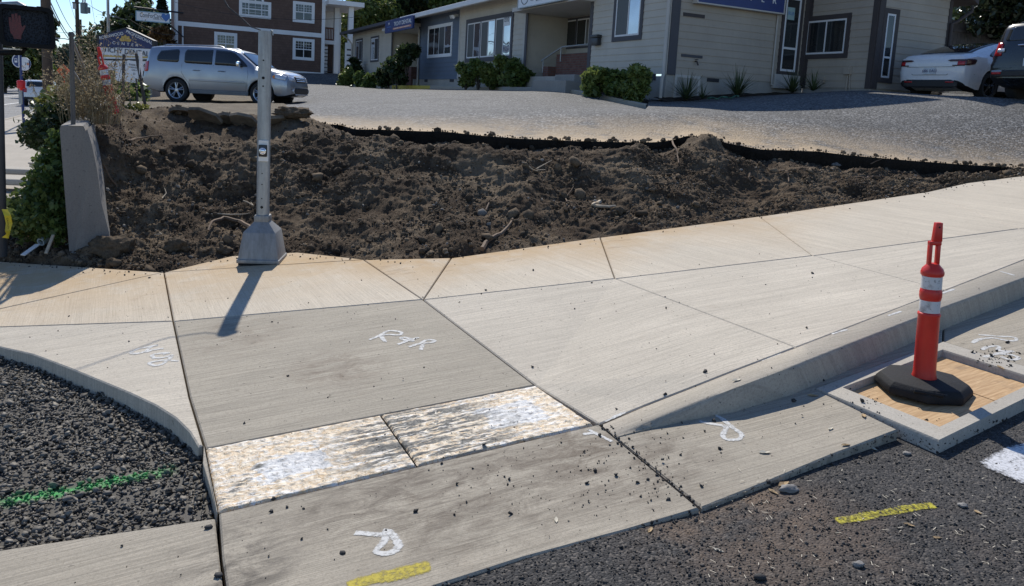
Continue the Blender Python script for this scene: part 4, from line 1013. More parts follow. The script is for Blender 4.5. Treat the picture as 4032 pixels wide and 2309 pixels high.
# vertical trim dividing the porch wall
ta_, _ = Bk1.at(*z3(2112, 400)); panel('corner_trim', Bk1, ta_-.07, ta_+.09, ZB, zc1, 0, .03, MAT['trim_cream'], ob)
# foundations
for w, t0, t1 in ((F1, .01, tP1), (F1, tP2, tB2), (F1, tE1, tE2), (F2, .0, tI), (F3, 0, tK), (F4, 0, tE)): panel('foundation', w, t0, t1, 1.0, ZB+.02 if w in (F2,) else ZB-.06, -.2, -.012 if w is not F2 else -.008, MAT['foundation'], ob)
# roof, fascia and gutter along the street front
m = MB(); o0 = .62; rs = .30
for (ta, tb) in ((tP1-.6, tE2+.5),):
    vs = [F1.pt(ta, ZT+.04, o0), F1.pt(tb, ZT+.04, o0), F1.pt(tb, ZT+.04+4.2*rs, o0-4.2), F1.pt(ta, ZT+.04+4.2*rs, o0-4.2)]
    vs += [v-ZU*.14 for v in vs]; m.add(vs, [(0, 1, 2, 3), (7, 6, 5, 4), (0, 4, 5, 1), (1, 5, 6, 2), (2, 6, 7, 3), (3, 7, 4, 0)])
def shingle(name, c0, c1, ang, zs_=1.0):
    t = NT(name) 
    b = t.n('ShaderNodeTexBrick')
    if name.startswith('brown'):
        g_ = t.pos(rot=ang); q_ = t.n('ShaderNodeSeparateXYZ'); t.l(g_, q_.inputs[0]); w_ = t.n('ShaderNodeCombineXYZ'); t.l(t.math('MULTIPLY', q_.outputs[0], 3.0), w_.inputs[0]); t.l(t.math('MULTIPLY', q_.outputs[2], 1.55), w_.inputs[1]); t.l(w_.outputs[0], b.inputs['Vector'])
    else: t.l(t.pos(rot=ang, scale=(3.2, 5.5, 5.5)), b.inputs['Vector'])
    t_ = t; b.inputs['Color1'].default_value = (*c0, 1); b.inputs['Color2'].default_value = (*c1, 1); b.inputs['Mortar'].default_value = (*[v*(.7 if name.startswith('brown') else .4) for v in c0], 1); b.inputs['Mortar Size'].default_value = .012; b.inputs['Scale'].default_value = 1
    c = t.mix(t.mr(t.noise(t.pos(), 1.5, 5, .7), .3, .75, 0, .5), b.outputs['Color'], tuple(v*.6 for v in c0)); t.bsdf(c, .9, 0, t.bump(b.outputs['Fac'], .4, .01), .3); return t.m
MAT['roof'] = shingle('roof_shingles', (.17, .15, .13), (.25, .225, .20), R_(-26))
m.build('roof', MAT['roof'], ob)
panel('gutter', F1, tP2-.1, tB2+1.0, ZT-.17, ZT+.03, .62, .76, MAT['trim_white'], ob, bevel=.02)
panel('eave', F1, tB2+1.0, tE2+.5, ZT-.13, ZT+.03, .60, .74, MAT['trim_dark'], ob)
panel('soffit', F1, tP2, tB2, ZT-.03, ZT, .0, .62, MAT['soffit'], ob); panel('soffit', F1, tE1, tE2+.4, ZT-.03, ZT, .0, .60, MAT['trim_dark'], ob)
# roof slab of the near wing and gable roof edge of the end wing (casts the shade on the car park)
m = MB(); m.add([F1.pt(-.6, 5.72, .7), F1.pt(tP1+.4, 5.72, .7), F1.pt(tP1+.4, 5.72+5.2*.3, -4.5), F1.pt(-.6, 5.72+5.2*.3, -4.5), F1.pt(-.6, 5.6, .7), F1.pt(tP1+.4, 5.6, .7), F1.pt(tP1+.4, 5.6+5.2*.3, -4.5), F1.pt(-.6, 5.6+5.2*.3, -4.5)], [(0, 1, 2, 3), (7, 6, 5, 4), (0, 4, 5, 1), (1, 5, 6, 2), (2, 6, 7, 3), (3, 7, 4, 0)]); m.build('roof', MAT['roof'], ob)
ev = tE+.42; m = MB()
for s0, s1 in ((ev, -.9),):
    a = [F4.pt(ev, 5.05-.42*.55+.05, .45), F4.pt(tE-1.3, 5.05+1.3*.55+.05, .45), F4.pt(-.2, 5.85, .45)]
    for p0_, p1_ in ((a[0], a[1]), (a[1], a[2])):
        vs = [p0_, p1_, p1_-F4.n*7, p0_-F4.n*7]; vs += [v+ZU*.2 for v in vs]; m.add(vs, [(3, 2, 1, 0), (4, 5, 6, 7), (0, 1, 5, 4), (1, 2, 6, 5), (2, 3, 7, 6), (3, 0, 4, 7)])
m.build('gable_roof', MAT['trim_brown'], ob)
m = MB(); q = F4.pt(tE+.40, 4.85, .3); m.tube([q, q+Vector((0, 0, -.14)), F4.pt(tE+.12, 4.42, .1), F4.pt(tE-.03, 4.36, .07), F4.pt(tE-.03, 2.5, .07)], .045, 8); m.build('downspout', MAT['trim_brown'], ob, smooth=True)
# windows
r_ = rect(F1, z3(260, 398), z3(323, 630)); window(F1, *r_, ob, 'trim_dark', .11)
r_ = rect(F1, z3(412, 372), z3(486, 620)); window(F1, *r_, ob, 'trim_dark', .11)
r_ = rect(F1, z3(988, 268), z3(1217, 566)); window(F1, *r_, ob, 'trim_white', .11, (('glass_sky', .27), ('glass_screen', .25), ('glass_dark', .22), ('glass_dark', .26)), fw=.035)
tr_ = rect(F1, z3(1372, 202), z3(1820, 604)); m = MB(); ring(m, F1, *tr_, .14, 0, .04); trm = m.build('window_surround', MAT['trim_dark'], ob)
n3 = (tr_[1]-tr_[0]-.28)/3
for k in range(3): window(F1, tr_[0]+.14+n3*k, tr_[0]+.14+n3*(k+1), tr_[2]+.14, tr_[3]-.14, ob, 'trim_dark', .035, (('glass_sky', .48), ('glass_screen', .52)), fw=.05)
t0, t1, z0, _ = rect(F1, z4(545, 300), z4(833, 398)); window(F1, t0, t1, z0, 4.85, ob, 'trim_dark', .13, (('glass_sky', .47), ('glass_screen', .53)), fw=.05)
t0, t1, z0, z1 = rect(Bk1, z3(2283, 150), z3(2468, 488)); window(Bk1, t0, t1, z0, min(z1, zc1-.02), ob, 'trim_dark', .07, (('glass_dark', .5), ('glass_dark', .5)), fw=.045)
t0, t1, _, _ = rect(Bk1, z3(2474, 150), z3(2600, 488)); window(Bk1, max(t0, tP1+.02), t1, z0, min(z1, zc1-.02), ob, 'trim_dark', .07, (('glass_sky', .25), ('glass_dark', .75)), fw=.045)
t0, t1, z0, _ = rect(F2, zs(1640, 500), zs(1850, 1010)); 
TW = (t0-.03, t1+.02, z0); window(F2, t0-.03, t1+.02, z0-.06, 5.0, ob, 'trim_brown', .10, (('glass_dark', 1.0),), fw=.06, hsplit=.315)
m = MB(); m.obox(F2.p, F2.d, ZU, F2.n, t0-.16, t1+.06, ZB-.16, z0-.06, 0, .12); m.build('bay_sill', MAT['trim_cream'], ob, bevel=.01)
r_ = rect(F3, z5(195, 185), z5(640, 618)); window(F3, *r_, ob, 'trim_brown', .13, (('glass_dark', .5), ('glass_dark', .5)), fw=.05)
t0, t1 = F4.at(*z5(985, 450))[0], F4.at(*z5(1150, 450))[0]; zz0 = F4.at(*z5(1000, 880))[1]; zz1 = F4.at(*z5(1090, 92))[1]
window(F4, t0, t1, zz0, zz1, ob, 'trim_brown', .13, (('glass_dark', 1.0),), fw=.05, hsplit=.32)
# crawl-space door, vents, downspout, narrow slots on the side wall
t0, t1, z0, z1 = rect(F2, zs(170, 1345), zs(540, 1045)); m = MB(); ring(m, F2, t0, t1, z0, z1, .07, -.02, .03); d_ = m.build('crawl_door', MAT['trim_cream'], ob); panel('door_leaf', F2, t0+.07, t1-.07, z0+.07, z1-.07, -.02, .012, MAT['foundation'], d_)
MAT['vent'] = simple('vent_mesh', (.035, .035, .037), .8)
for a, b in ((zs(642, 1065), zs(797, 1128)), (zs(1578, 1145), zs(1718, 1190))): r_ = rect(F2, a, b); panel('vent', F2, *r_, -.02, .01, MAT['vent'], ob)
for a, b in ((z4(895, 745), z4(965, 805)), (z3(945, 795), z3(972, 822)), (z3(1198, 788), z3(1236, 822))): r_ = rect(F1, a, b); panel('vent', F1, *r_, -.02, .005, MAT['vent'], ob)
r_ = rect(F2, zs(310, 178), zs(600, 208)); panel('wall_slot', F2, r_[0], r_[1], r_[3]-.09, r_[3], .0, .03, MAT['trim_brown'], ob); r_ = rect(F2, zs(280, 775), zs(565, 800)); panel('wall_slot', F2, r_[0], r_[1], r_[2], r_[2]+.07, 0, .03, MAT['trim_dark'], ob)
m = MB(); q0 = F1.pt(.02, 5.5, .1); m.tube([F1.pt(.02, 5.5, .09), F1.pt(.02, 2.5, .09), F1.pt(.02, 2.40, .12), F1.pt(.02, 1.85, .12)], .045, 8); m.build('downspout', MAT['trim_cream'], ob, smooth=True)
m = MB(); m.tube([F1.pt(tB2-.06, ZT-.15, .72), F1.pt(tB2-.06, ZT-.4, .2), F1.pt(tB2-.06, ZT-.6, .07), F1.pt(tB2-.06, ZB-.4, .07)], .045, 8); m.build('downspout', MAT['trim_cream'], ob, smooth=True)
m = MB(); m.tube([F1.pt(tE2-.02, ZT-.15, .68), F1.pt(tE2-.02, ZT-.45, .25), F1.pt(tE2-.1, ZT-.7, .07), F1.pt(tE2-.1, 2.2, .07)], .05, 8); m.build('downspout', MAT['trim_cream'], ob, smooth=True)
m = MB(); tq = F2.at(*zs(1560, 500))[0]; m.tube([F2.pt(tq, 4.85, .05), F2.pt(tq, 2.75, .05), F2.pt(tq, 2.48, .06), F2.pt(tq+.25, 2.42, .08)], .022, 8); m.build('conduit', MAT['trim_cream'], ob, smooth=True)
# glazed brown door in the entry recess
MAT['door_brown'] = paint('door_brown', (.16, .085, .05)); 
t0, t1, z0, z1 = rect(Bk2, z3(655, 360), z3(840, 620)); m = MB(); ring(m, Bk2, t0, t1, ZB-.08, min(z1, zc2-.05), .16, 0, .06); d_ = m.build('entry_door', MAT['door_brown'], ob); panel('pane', Bk2, t0+.16, t1-.16, ZB+.08, min(z1, zc2-.05)-.16, 0, .03, MAT['glass_dark'], d_)
window(Bk2, t0-1.0, t0-.25, ZB+.7, min(z1, zc2-.05), ob, 'trim_dark', .06, (('glass_dark', 1.0),))
# ---- low brick walls and concrete steps by the entries
def brick(name, c0, c1, ang):
    t = NT(name); g = t.pos(rot=ang); sp_ = t.n('ShaderNodeSeparateXYZ'); t.l(g, sp_.inputs[0]); cb = t.n('ShaderNodeCombineXYZ'); t.l(t.math('ADD', sp_.outputs[0], sp_.outputs[1]), cb.inputs[0]); t.l(sp_.outputs[2], cb.inputs[1])
    b = t.n('ShaderNodeTexBrick'); t.l(cb.outputs[0], b.inputs['Vector']); b.inputs['Scale'].default_value = 1; b.inputs['Brick Width'].default_value = .22; b.inputs['Row Height'].default_value = .078; b.inputs['Mortar Size'].default_value = .010
    b.inputs['Color1'].default_value = (*c0, 1); b.inputs['Color2'].default_value = (*c1, 1); b.inputs['Mortar'].default_value = (.13, .12, .11, 1)
    c = t.mix(t.mr(t.noise(t.pos(), 7, 4), .3, .7, 0, .5), b.outputs['Color'], tuple(v*.6 for v in c0)); t.bsdf(c, .9, 0, t.bump(b.outputs['Fac'], -.5, .008), .3); return t.m
MAT['brick'] = brick('red_brick', (.15, .065, .048), (.21, .10, .075), R_(64))
Bw = F1.shift(-.45); t0, _ = Bw.at(*z3(2215, 600)); zt = Bw.at(*z3(2300, 545))[1]
m = MB(); m.obox(Bw.p, Bw.d, ZU, Bw.n, tP1+.03, t0-.35, 1.7, zt, -.22, 0); m.obox(Bw.p, Bw.d, ZU, Bw.n, t0-.349, t0, 1.7, zt-.42, -.30, .3)
o = m.build('brick_wall', MAT['brick']); tag(o, 'low dark red brick wall in the porch beside the mailbox wall', 'brick wall')
m = MB(); a = Bw.pt(t0+.25, zt-.22, .25); b_ = Bw.pt(t0-.9, zt+.22, .1); m.tube([a, b_, Bw.pt(tP1+.2, zt+.24, .1)], .028, 8)
for k, q in ((0.1, 0), (.95, 0)):
    pp = a.lerp(b_, k); m.tube([pp, pp-ZU*.45], .022, 8)
o = m.build('handrail', MAT['galv'], smooth=True); tag(o, 'pale sloping handrail above the porch brick wall', 'handrail')
m = MB(); q0, _ = F1.at(*z3(2240, 880)); za = F1.at(*z4(100, 765))[1]
m.obox(F1.p, F1.d, ZU, F1.n, tP1-.3, tP1+.9, 1.5, za, .02, .7); m.obox(F1.p, F1.d, ZU, F1.n, tP1-.6, tP1+1.5, 1.4, za-.2, .02, 1.15); m.obox(F1.p, F1.d, ZU, F1.n, tP1-.2, tP2+.0, 1.4, za-.40, .01, .8)
o = m.build('porch_steps', MAT['conc_old'], bevel=.012); tag(o, 'grey concrete porch steps below the brick wall', 'steps')
Bw2 = F1.shift(.35); t0, t1, z0, z1 = rect(Bw2, z3(705, 700), z3(880, 615))
m = MB(); m.obox(Bw2.p, Bw2.d, ZU, Bw2.n, tB2+.1, tB2+2.3, 1.6, 3.05, -.3, 0); o = m.build('brick_wall', MAT['brick']); tag(o, 'low red brick planter wall in front of the brown entry door', 'brick wall')
m = MB(); m.tube([Bw2.pt(tB2+.2, 3.3, -.1), Bw2.pt(tB2+1.2, 3.3, -.1), Bw2.pt(tB2+2.2, 3.0, -.1)], .025, 8); m.tube([Bw2.pt(tB2+1.2, 3.3, -.1), Bw2.pt(tB2+1.2, 3.0, -.1)], .02, 8)
o = m.build('handrail', MAT['trim_white'], smooth=True); tag(o, 'short handrail over the brick planter at the brown door', 'handrail')
# ---- signs on the office building
MAT['sign_blue'] = simple('sign_blue', (.022, .042, .16), .45, var=.12); MAT['sign_navy'] = simple('sign_navy', (.018, .030, .105), .5, var=.12); MAT['sign_white'] = simple('sign_white', (.72, .73, .74), .45, var=.05); MAT['letter_white'] = simple('letter_white', (.80, .80, .79), .5, var=.05)
MAT['letter_dark'] = simple('letter_dark', (.045, .047, .06), .5); MAT['letter_gold'] = simple('letter_gold', (.55, .36, .07), .5); MAT['letter_orange'] = simple('letter_orange', (.62, .27, .16), .5); MAT['letter_blue'] = simple('letter_blue', (.06, .16, .42), .5)
def board(name, w, t0, t1, z0, z1, o0, o1, mat, label, cat='sign', edge=None):
    b = panel(name, w, t0, t1, z0, z1, o0, o1, mat, None, bevel=.008); tag(b, label, cat)
    if edge:
        m = MB(); ring(m, w, t0-.02, t1+.02, z0-.02, z1+.02, .035, o0-.01, o1+.012); m.build('frame', edge, b)
    return b
SW = F1.shift(.80); t0, z0a = SW.at(*z3(838, 290)); t1, z1a = SW.at(*z3(566, 215)); z1b = SW.at(*z3(838, 158))[1]; z0b = SW.at(*z3(566, 335))[1]
z0, z1 = (z0a+z0b)/2, (z1a+z1b)/2
dx = -E1                                             # text reads left to right when seen from the front
s_ = board('shop_sign', SW, t0, t1, z0, z1, -.02, .08, MAT['sign_blue'], 'long blue sign of a dental office above the brown entry door')
c_ = (t0+t1)/2; Ls = t1-t0; hs = z1-z0
text_mesh('lettering', 'TICHY DENTAL', hs*.46, MAT['letter_white'], s_, SW.pt(c_-Ls*.16, z0+hs*.60, .084), dx, ZU, .01, fit=Ls*.62)
panel('text_strip', SW, c_-Ls*.46, c_+Ls*.18, z0+hs*.17, z0+hs*.31, .078, .088, MAT['letter_orange'], s_); text_mesh('lettering', 'COSMETIC   FAMILY   EMERGENCY', hs*.11, MAT['letter_white'], s_, SW.pt(c_-Ls*.14, z0+hs*.24, .092), dx, ZU, .006, fit=Ls*.56)
text_mesh('lettering', 'M', hs*.3, MAT['letter_white'], s_, SW.pt(c_+Ls*.34, z0+hs*.72, .084), dx, ZU, .01, sx=1.6); text_mesh('lettering', 'W', hs*.22, MAT['letter_blue'], s_, SW.pt(c_+Ls*.34, z0+hs*.22, .084), dx, ZU, .01, sx=1.8); panel('text_strip', SW, c_+Ls*.26, c_+Ls*.42, z0+hs*.44, z0+hs*.50, .078, .085, MAT['letter_blue'], s_)
SB = F1.shift(.62); t1, zA = SB.at(2049, 37); t0, zB_ = SB.at(2228, 4); z0 = zA*.5+SB.at(2228, -1)[1]*.5; hs = .78; Ls = t1-t0; z1 = z0+hs
s_ = board('shop_sign', SB, t0, t1, z0, z1, -.02, .1, MAT['sign_white'], 'white spa and beauty sign hung over the porch, cut off by the top edge', edge=MAT['galv'])
text_mesh('lettering', 'SPA & BEAUTY', .20, MAT['letter_dark'], s_, SB.pt((t0+t1)/2-.12*Ls, z0+.18, .104), dx, ZU, .008, fit=Ls*.40); text_mesh('lettering', 'Rejuvenate', .42, MAT['letter_dark'], s_, SB.pt((t0+t1)/2-.12*Ls, z0+.54, .104), dx, ZU, .008, fit=Ls*.52)
for a in (-.40, .17): panel('text_strip', SB, (t0+t1)/2+Ls*a-.12, (t0+t1)/2+Ls*a+.12, z0+.17, z0+.185, .098, .106, MAT['letter_dark'], s_)
m = MB(); Mr = rotm(SB.d, ZU, SB.n).to_4x4(); Mr.translation = SB.pt((t0+t1)/2+Ls*.34, z0+.38, .1); m.lathe([(.30, 0), (.30, .008), (.275, .008), (.275, 0)], 36, Mr, capb=False, capt=False); m.build('ring', MAT['letter_dark'], s_); text_mesh('lettering', 'R', .36, MAT['letter_dark'], s_, SB.pt((t0+t1)/2+Ls*.34, z0+.38, .104), dx, ZU, .008)
SR = F2.shift(.0); t0, z0 = SR.at(*zs(441, 45)); t1, zz_ = SR.at(*zs(1612, 195)); z0 = (z0+zz_)/2; hs = 1.12; z1 = z0+hs; Ls = t1-t0
s_ = board('centre_sign', SR, t0, t1, z0, z1, .03, .2, MAT['sign_blue'], 'large navy centre sign high on the side wall, cut off by the top edge', edge=MAT['trim_cream'])
for k, ch in enumerate('CENTER'): text_mesh('letter', ch, .245, MAT['letter_white'], s_, SR.pt(t0+Ls*(.175+.139*k), z0+.30, .206), E2, ZU, .014, sx=.95)
text_mesh('lettering', 'ROBINWOOD PROFESSIONAL', .30, MAT['letter_white'], s_, SR.pt(t0+Ls*.5, z0+.68, .206), E2, ZU, .014, fit=Ls*.93)
# notice sheet inside the tall window, notice with digits in the triple window
MAT['notice'] = simple('notice_green', (.33, .47, .45), .6); t0, t1, z0, z1 = rect(F2, zs(1720, 268), zs(1832, 112)); b = panel('window_notice', F2, t0, t1, z0, z1, .023, .028, MAT['notice']); tag(b, 'small pale green notice in the tall narrow window', 'notice')
text_mesh('lettering', 'RLB', .13, MAT['letter_blue'], b, F2.pt((t0+t1)/2, (z0+z1)/2, .03), E2, ZU, .002)
t1, z1 = F1.at(*z3(1748, 175)); t0, z0 = F1.at(*z3(1803, 228)); b = panel('window_notice', F1, t0, t1, z0-.1, z1+.02, .023, .03, MAT['sign_white']); tag(b, 'white number notice in the top corner of the triple window', 'notice'); text_mesh('lettering', '0310', .25, MAT['letter_dark'], b, F1.pt((t0+t1)/2, (z0+z1)/2, .033), dx, ZU, .004, sx=.8)
# mailbox, lamp, meter boxes
t0, t1, z0, z1 = rect(F1, z4(360, 462), z4(438, 350)); m = MB(); m.obox(F1.p, F1.d, ZU, F1.n, t0+.02, t1-.02, z0, z1-.09, .02, .16); m.obox(F1.p, F1.d, ZU, F1.n, t0, t1, z1-.088, z1, .02, .19); MAT['mail'] = simple('mailbox_metal', (.03, .032, .035), .45)
o = m.build('mailbox', MAT['mail'], bevel=.015, smooth=True, auto=40); tag(o, 'black wall mailbox on the cream siding beside the porch', 'mailbox')
m = MB(); q = F1.at(*z3(1278, 160)); m.obox(F1.p, F1.d, ZU, F1.n, q[0]-.08, q[0]+.08, q[1]-.04, q[1]+.06, .0, .12)
for s__ in (-.14, .14): m.tube([F1.pt(q[0]+s__*.4, q[1], .1), F1.pt(q[0]+s__*1.2, q[1]-.08, .28)], [.06, .085], 12)
o = m.build('flood_lamp', MAT['trim_white'], smooth=True); tag(o, 'twin white flood lamp at the top of the blue wall', 'lamp')
t0, t1, z0, z1 = rect(F3, z5(625, 795), z5(695, 715)); m = MB(); m.obox(F3.p, F3.d, ZU, F3.n, t0, t1, z0, z1, .0, .13); m.tube([F3.pt(t0+.1, z0, .06), F3.pt(t0+.1, z0-.6, .06)], .018, 8); m.tube([F3.pt(t1-.03, z0, .06), F3.pt(t1+.02, z0-.4, .06)], .012, 6); o = m.build('meter_box', MAT['tan'], bevel=.02); tag(o, 'beige meter box with pipe on the tan wall', 'meter box')
t0, t1, z0, z1 = rect(F3, z5(383, 855), z5(415, 812)); m = MB(); m.obox(F3.p, F3.d, ZU, F3.n, t0, t1, z0, z1, .0, .08); m.obox(F3.p, F3.d, ZU, F3.n, t0+.03, t1-.03, z0-.08, z0, .0, .06); o = m.build('outlet_box', MAT['tan'], bevel=.01); tag(o, 'small beige outlet box low on the tan wall', 'outlet box')
q = F2.at(*zs(472, 852)); m = MB(); m.tube([F2.pt(q[0], q[1]+.02, .0), F2.pt(q[0], q[1]+.02, .08), F2.pt(q[0]+.02, q[1]-.08, .12)], .02, 8); m.lathe([(.045, 0), (.045, .015)], 12, Matrix.Translation(F2.pt(q[0], q[1]+.06, .07))); o = m.build('hose_tap', MAT['trim_brown'], smooth=True); tag(o, 'small brass hose tap on the tan side wall', 'tap')
# ---- kerb and planting bed in front of the office
MAT['kerb_paint'] = simple('kerb_paint_yellow', (.50, .37, .05), .7, var=.25, scale=3)
def kerbrun(name, pts, mat, parent, h=.16, w=.16):
    m = MB(); vs = []
    for i, p in enumerate(pts):
        d = (pts[min(i+1, len(pts)-1)]-pts[max(i-1, 0)]); d.z = 0; d.normalize(); n = Vector((-d.y, d.x, 0)); n = n if n.y > 0 else -n
        vs += [p-ZU*(h+.3), p-ZU*.02, p+n*.02, p+n*(w-.02), p+n*w-ZU*.02, p+n*w-ZU*(h+.3)]
    fs = []
    for i in range(len(pts)-1):
        for j in range(5): fs.append((i*6+j, i*6+j+1, (i+1)*6+j+1, (i+1)*6+j))
    m.add(vs, fs); return m.build(name, mat, parent)
def densekp(pts, n=8): return [pts[i].lerp(pts[i+1], k/n) for i in range(len(pts)-1) for k in range(n)]+[pts[-1]]
kd_ = densekp(kp); kbo = kerbrun('lot_kerb', kd_, MAT['conc_curb'], None); kbo['kind'] = 'structure'
y0 = next(i for i, p in enumerate(kd_) if p.x/p.y > (1502-2016)/3000); y1 = next(i for i, p in enumerate(kd_) if p.x/p.y > (1690-2016)/3000)
kerbrun('painted_kerb_section', [p+Vector((0, -.004, .004)) for p in kd_[y0:y1]], MAT['kerb_paint'], kbo)
V = []; nk = len(kd_)
for j in range(14):
    for p in kd_:
        w = j/13; tt = (p-F1.p).dot(E1); b = F1.pt(tt, max(p.z+.03, 1.9), -.3); q = (p+E2*.1).lerp(b, w); V.append((q.x, q.y, q.z-.03+.05*noise.noise(q*2)*min(1, w*5)))
MAT['bark'] = soil('bark_mulch', (.035, .027, .02), (.075, .058, .042))
bed = npmesh('planting_bed', V, gridfaces(14, nk), MAT['bark'], smooth=True); bed['kind'] = 'structure'
# strip of dark bark under the side wall
V = []
for j in range(10):
    for i in range(40):
        tt = -.3+(tI+tK*.2+.6)*i/39; q = F2.pt(tt, 0, -.1+j/9*(.55+.35*noise.noise(Vector((tt*1.2, 0, 5))))); V.append((q.x, q.y, float(lot_z(q.x, q.y))+(.07*(1-j/9)+.02 if j < 9 else -.03)+.03*noise.noise(q*3)))
bs_ = npmesh('bark_strip', V, gridfaces(10, 40), MAT['bark'], smooth=True); bs_['kind'] = 'structure'
# ---- two-storey brown house across the car park
MAT['brown'] = shingle('brown_shingle_siding', (.135, .086, .067), (.165, .106, .083), R_(-26), 1.0)
BLp = P(690, 200, 47.9); BLp.z = 0; B1w = Wall(BLp, E2, nS); tR = B1w.at(1276, 200)[0]; tPo = B1w.at(1395, 100)[0]
bb = empty('brown_house', (0, 0, 0), 0, 'two-storey brown shingled house with white trim behind the silver car', 'house')
zb0 = 2.5
siding('wall', B1w, 0, tR, zb0, 10.4, MAT['brown'], bb, .16); m = MB(); m.obox(B1w.p, B1w.d, ZU, B1w.n, 0, tR, zb0-1, 10.4, -8, -.13); m.build('house_body', MAT['brown'], bb)
zbelt = (B1w.at(*z2(700, 255))[1]+B1w.at(*z2(1900, 350))[1])/2
panel('belt_board', B1w, 0, tR, zbelt-.14, zbelt+.14, 0, .05, MAT['trim_white'], bb); panel('base_board', B1w, 0, tR, zb0-.1, zb0+.35, 0, .05, MAT['trim_white'], bb)
panel('corner_board', B1w, -.06, .16, zb0, 10.4, .0, .06, MAT['trim_white'], bb); panel('corner_board', B1w, tR-.2, tR+.02, zb0, 10.4, .0, .06, MAT['trim_white'], bb); SL = Wall(BLp, E1, nF); panel('corner_board', SL, -.06, .3, zb0, 10.4, .0, .05, MAT['trim_white'], bb)
m = MB(); q = B1w.at(*z2(557, 300))[0]; m.tube([B1w.pt(q, zbelt-.15, .1), B1w.pt(q, zb0, .1)], .05, 8); m.build('downspout', MAT['trim_white'], bb, smooth=True)
gd_ = 'glass_dark'
r_ = rect(B1w, z2(1662, 10), z2(1876, 240)); window(B1w, *r_, bb, 'trim_white', .13, ((gd_, .5), (gd_, .5)), muntin=(3, 3, .5), hsplit=.5, fw=.06)
r_ = rect(B1w, z2(1660, 380), z2(1874, 612)); window(B1w, *r_, bb, 'trim_white', .13, ((gd_, .5), (gd_, .5)), muntin=(3, 3, .5), hsplit=.5, fw=.06)
r_ = rect(B1w, z2(874, 318), z2(1102, 560)); window(B1w, *r_, bb, 'trim_white', .13, ((gd_, .5), (gd_, .5)), muntin=(3, 3, .5), hsplit=.5, fw=.06)
r_ = rect(B1w, z2(1122, 10), z2(1442, 196)); zt_ = r_[3]+.1; window(B1w, r_[0], r_[1], r_[2], zt_, bb, 'trim_white', .13, ((gd_, .25), (gd_, .5), (gd_, .25)), muntin=(2, 4, .0), hsplit=.5, fw=.06)
cx_ = (r_[0]+r_[1])/2; wa_ = (r_[1]-r_[0])*.27; arc = [(cx_+wa_*math.cos(a), zt_+wa_*math.sin(a)) for a in np.linspace(0, math.pi, 17)]; arc2 = [(cx_+(wa_-.14)*math.cos(a), zt_+(wa_-.14)*math.sin(a)) for a in np.linspace(0, math.pi, 17)]
m = MB(); m.prism(arc, B1w.p, B1w.d, ZU, B1w.n, 0, .034); aw = m.build('arched_window', MAT['trim_white'], bb); m = MB(); m.prism(arc2, B1w.p, B1w.d, ZU, B1w.n, .0, .038); m.build('pane', MAT[gd_], aw)
m = MB()
for a in (.25, .5, .75): m.tube([B1w.pt(cx_, zt_, .042), B1w.pt(cx_+(wa_-.1)*math.cos(a*math.pi), zt_+(wa_-.1)*math.sin(a*math.pi), .042)], .02, 6)
m.build('glazing_bar', MAT['trim_white'], aw)
# porch at the right-hand end
zp = B1w.at(*z2(2050, 60))[1]
panel('porch_roof', B1w, tR+.02, tPo+.4, zp, zp+.3, -4, 1.0, MAT['trim_white'], bb)
for u in (2130, 2225): tq = B1w.at(*z2(u, 300))[0]; panel('porch_column', B1w, tq-.16, tq+.16, zb0-.3, zp, .2 if u > 2200 else -1.2, .52 if u > 2200 else -.88, MAT['trim_white'], bb)
t0, t1 = B1w.at(*z2(1998, 300))[0], B1w.at(*z2(2096, 300))[0]; zr0, zr1 = B1w.at(*z2(2040, 400))[1], B1w.at(*z2(2040, 268))[1]
m = MB(); m.obox(B1w.p, B1w.d, ZU, B1w.n, t0, t1, zr1-.1, zr1, -.9, -.8); m.obox(B1w.p, B1w.d, ZU, B1w.n, t0, t1, zr0, zr0+.1, -.9, -.8)
for k in range(7): tq = t0+(t1-t0)*k/6; m.obox(B1w.p, B1w.d, ZU, B1w.n, tq-.03, tq+.03, zr0+.1, zr1-.1, -.88, -.82)
MAT['redwood'] = paint('redwood_stain', (.14, .06, .04)); m.build('balcony_rail', MAT['redwood'], bb)
panel('balcony_floor', B1w, tR, t1+.1, zr0-.25, zr0, -4, -.8, MAT['trim_white'], bb)
panel('porch_wall', B1w, t1-.2, t1+.5, zb0-.2, zr0-.25, -1.6, -1.4, MAT['brown'], bb); panel('porch_back_wall', B1w, tR, tPo, zb0, zp, -4.1, -3.9, MAT['trim_white'], bb)
m = MB()
for k in range(10): m.obox(B1w.p, B1w.d, ZU, B1w.n, tR+.1, tR+1.0, zb0+k*.26-.05, zb0+k*.26, -.6-k*.25-.3, -.6-k*.25)
m.build('outside_stairs', MAT['trim_dark'], bb)
m = MB(); q = B1w.at(*z2(2210, 590)); m.obox(B1w.p, B1w.d, ZU, B1w.n, q[0]-.42, q[0]+.42, q[1]-1.0, q[1]+1.0, .9, .95)
s_ = m.build('notice_board', MAT['sign_white']); tag(s_, 'white notice board on the porch column of the brown house', 'notice board')
for k in range(4): panel('text_strip', B1w, q[0]-.3, q[0]+.28, q[1]+.5-k*.36, q[1]+.6-k*.36, .945, .96, MAT['letter_dark'], s_)
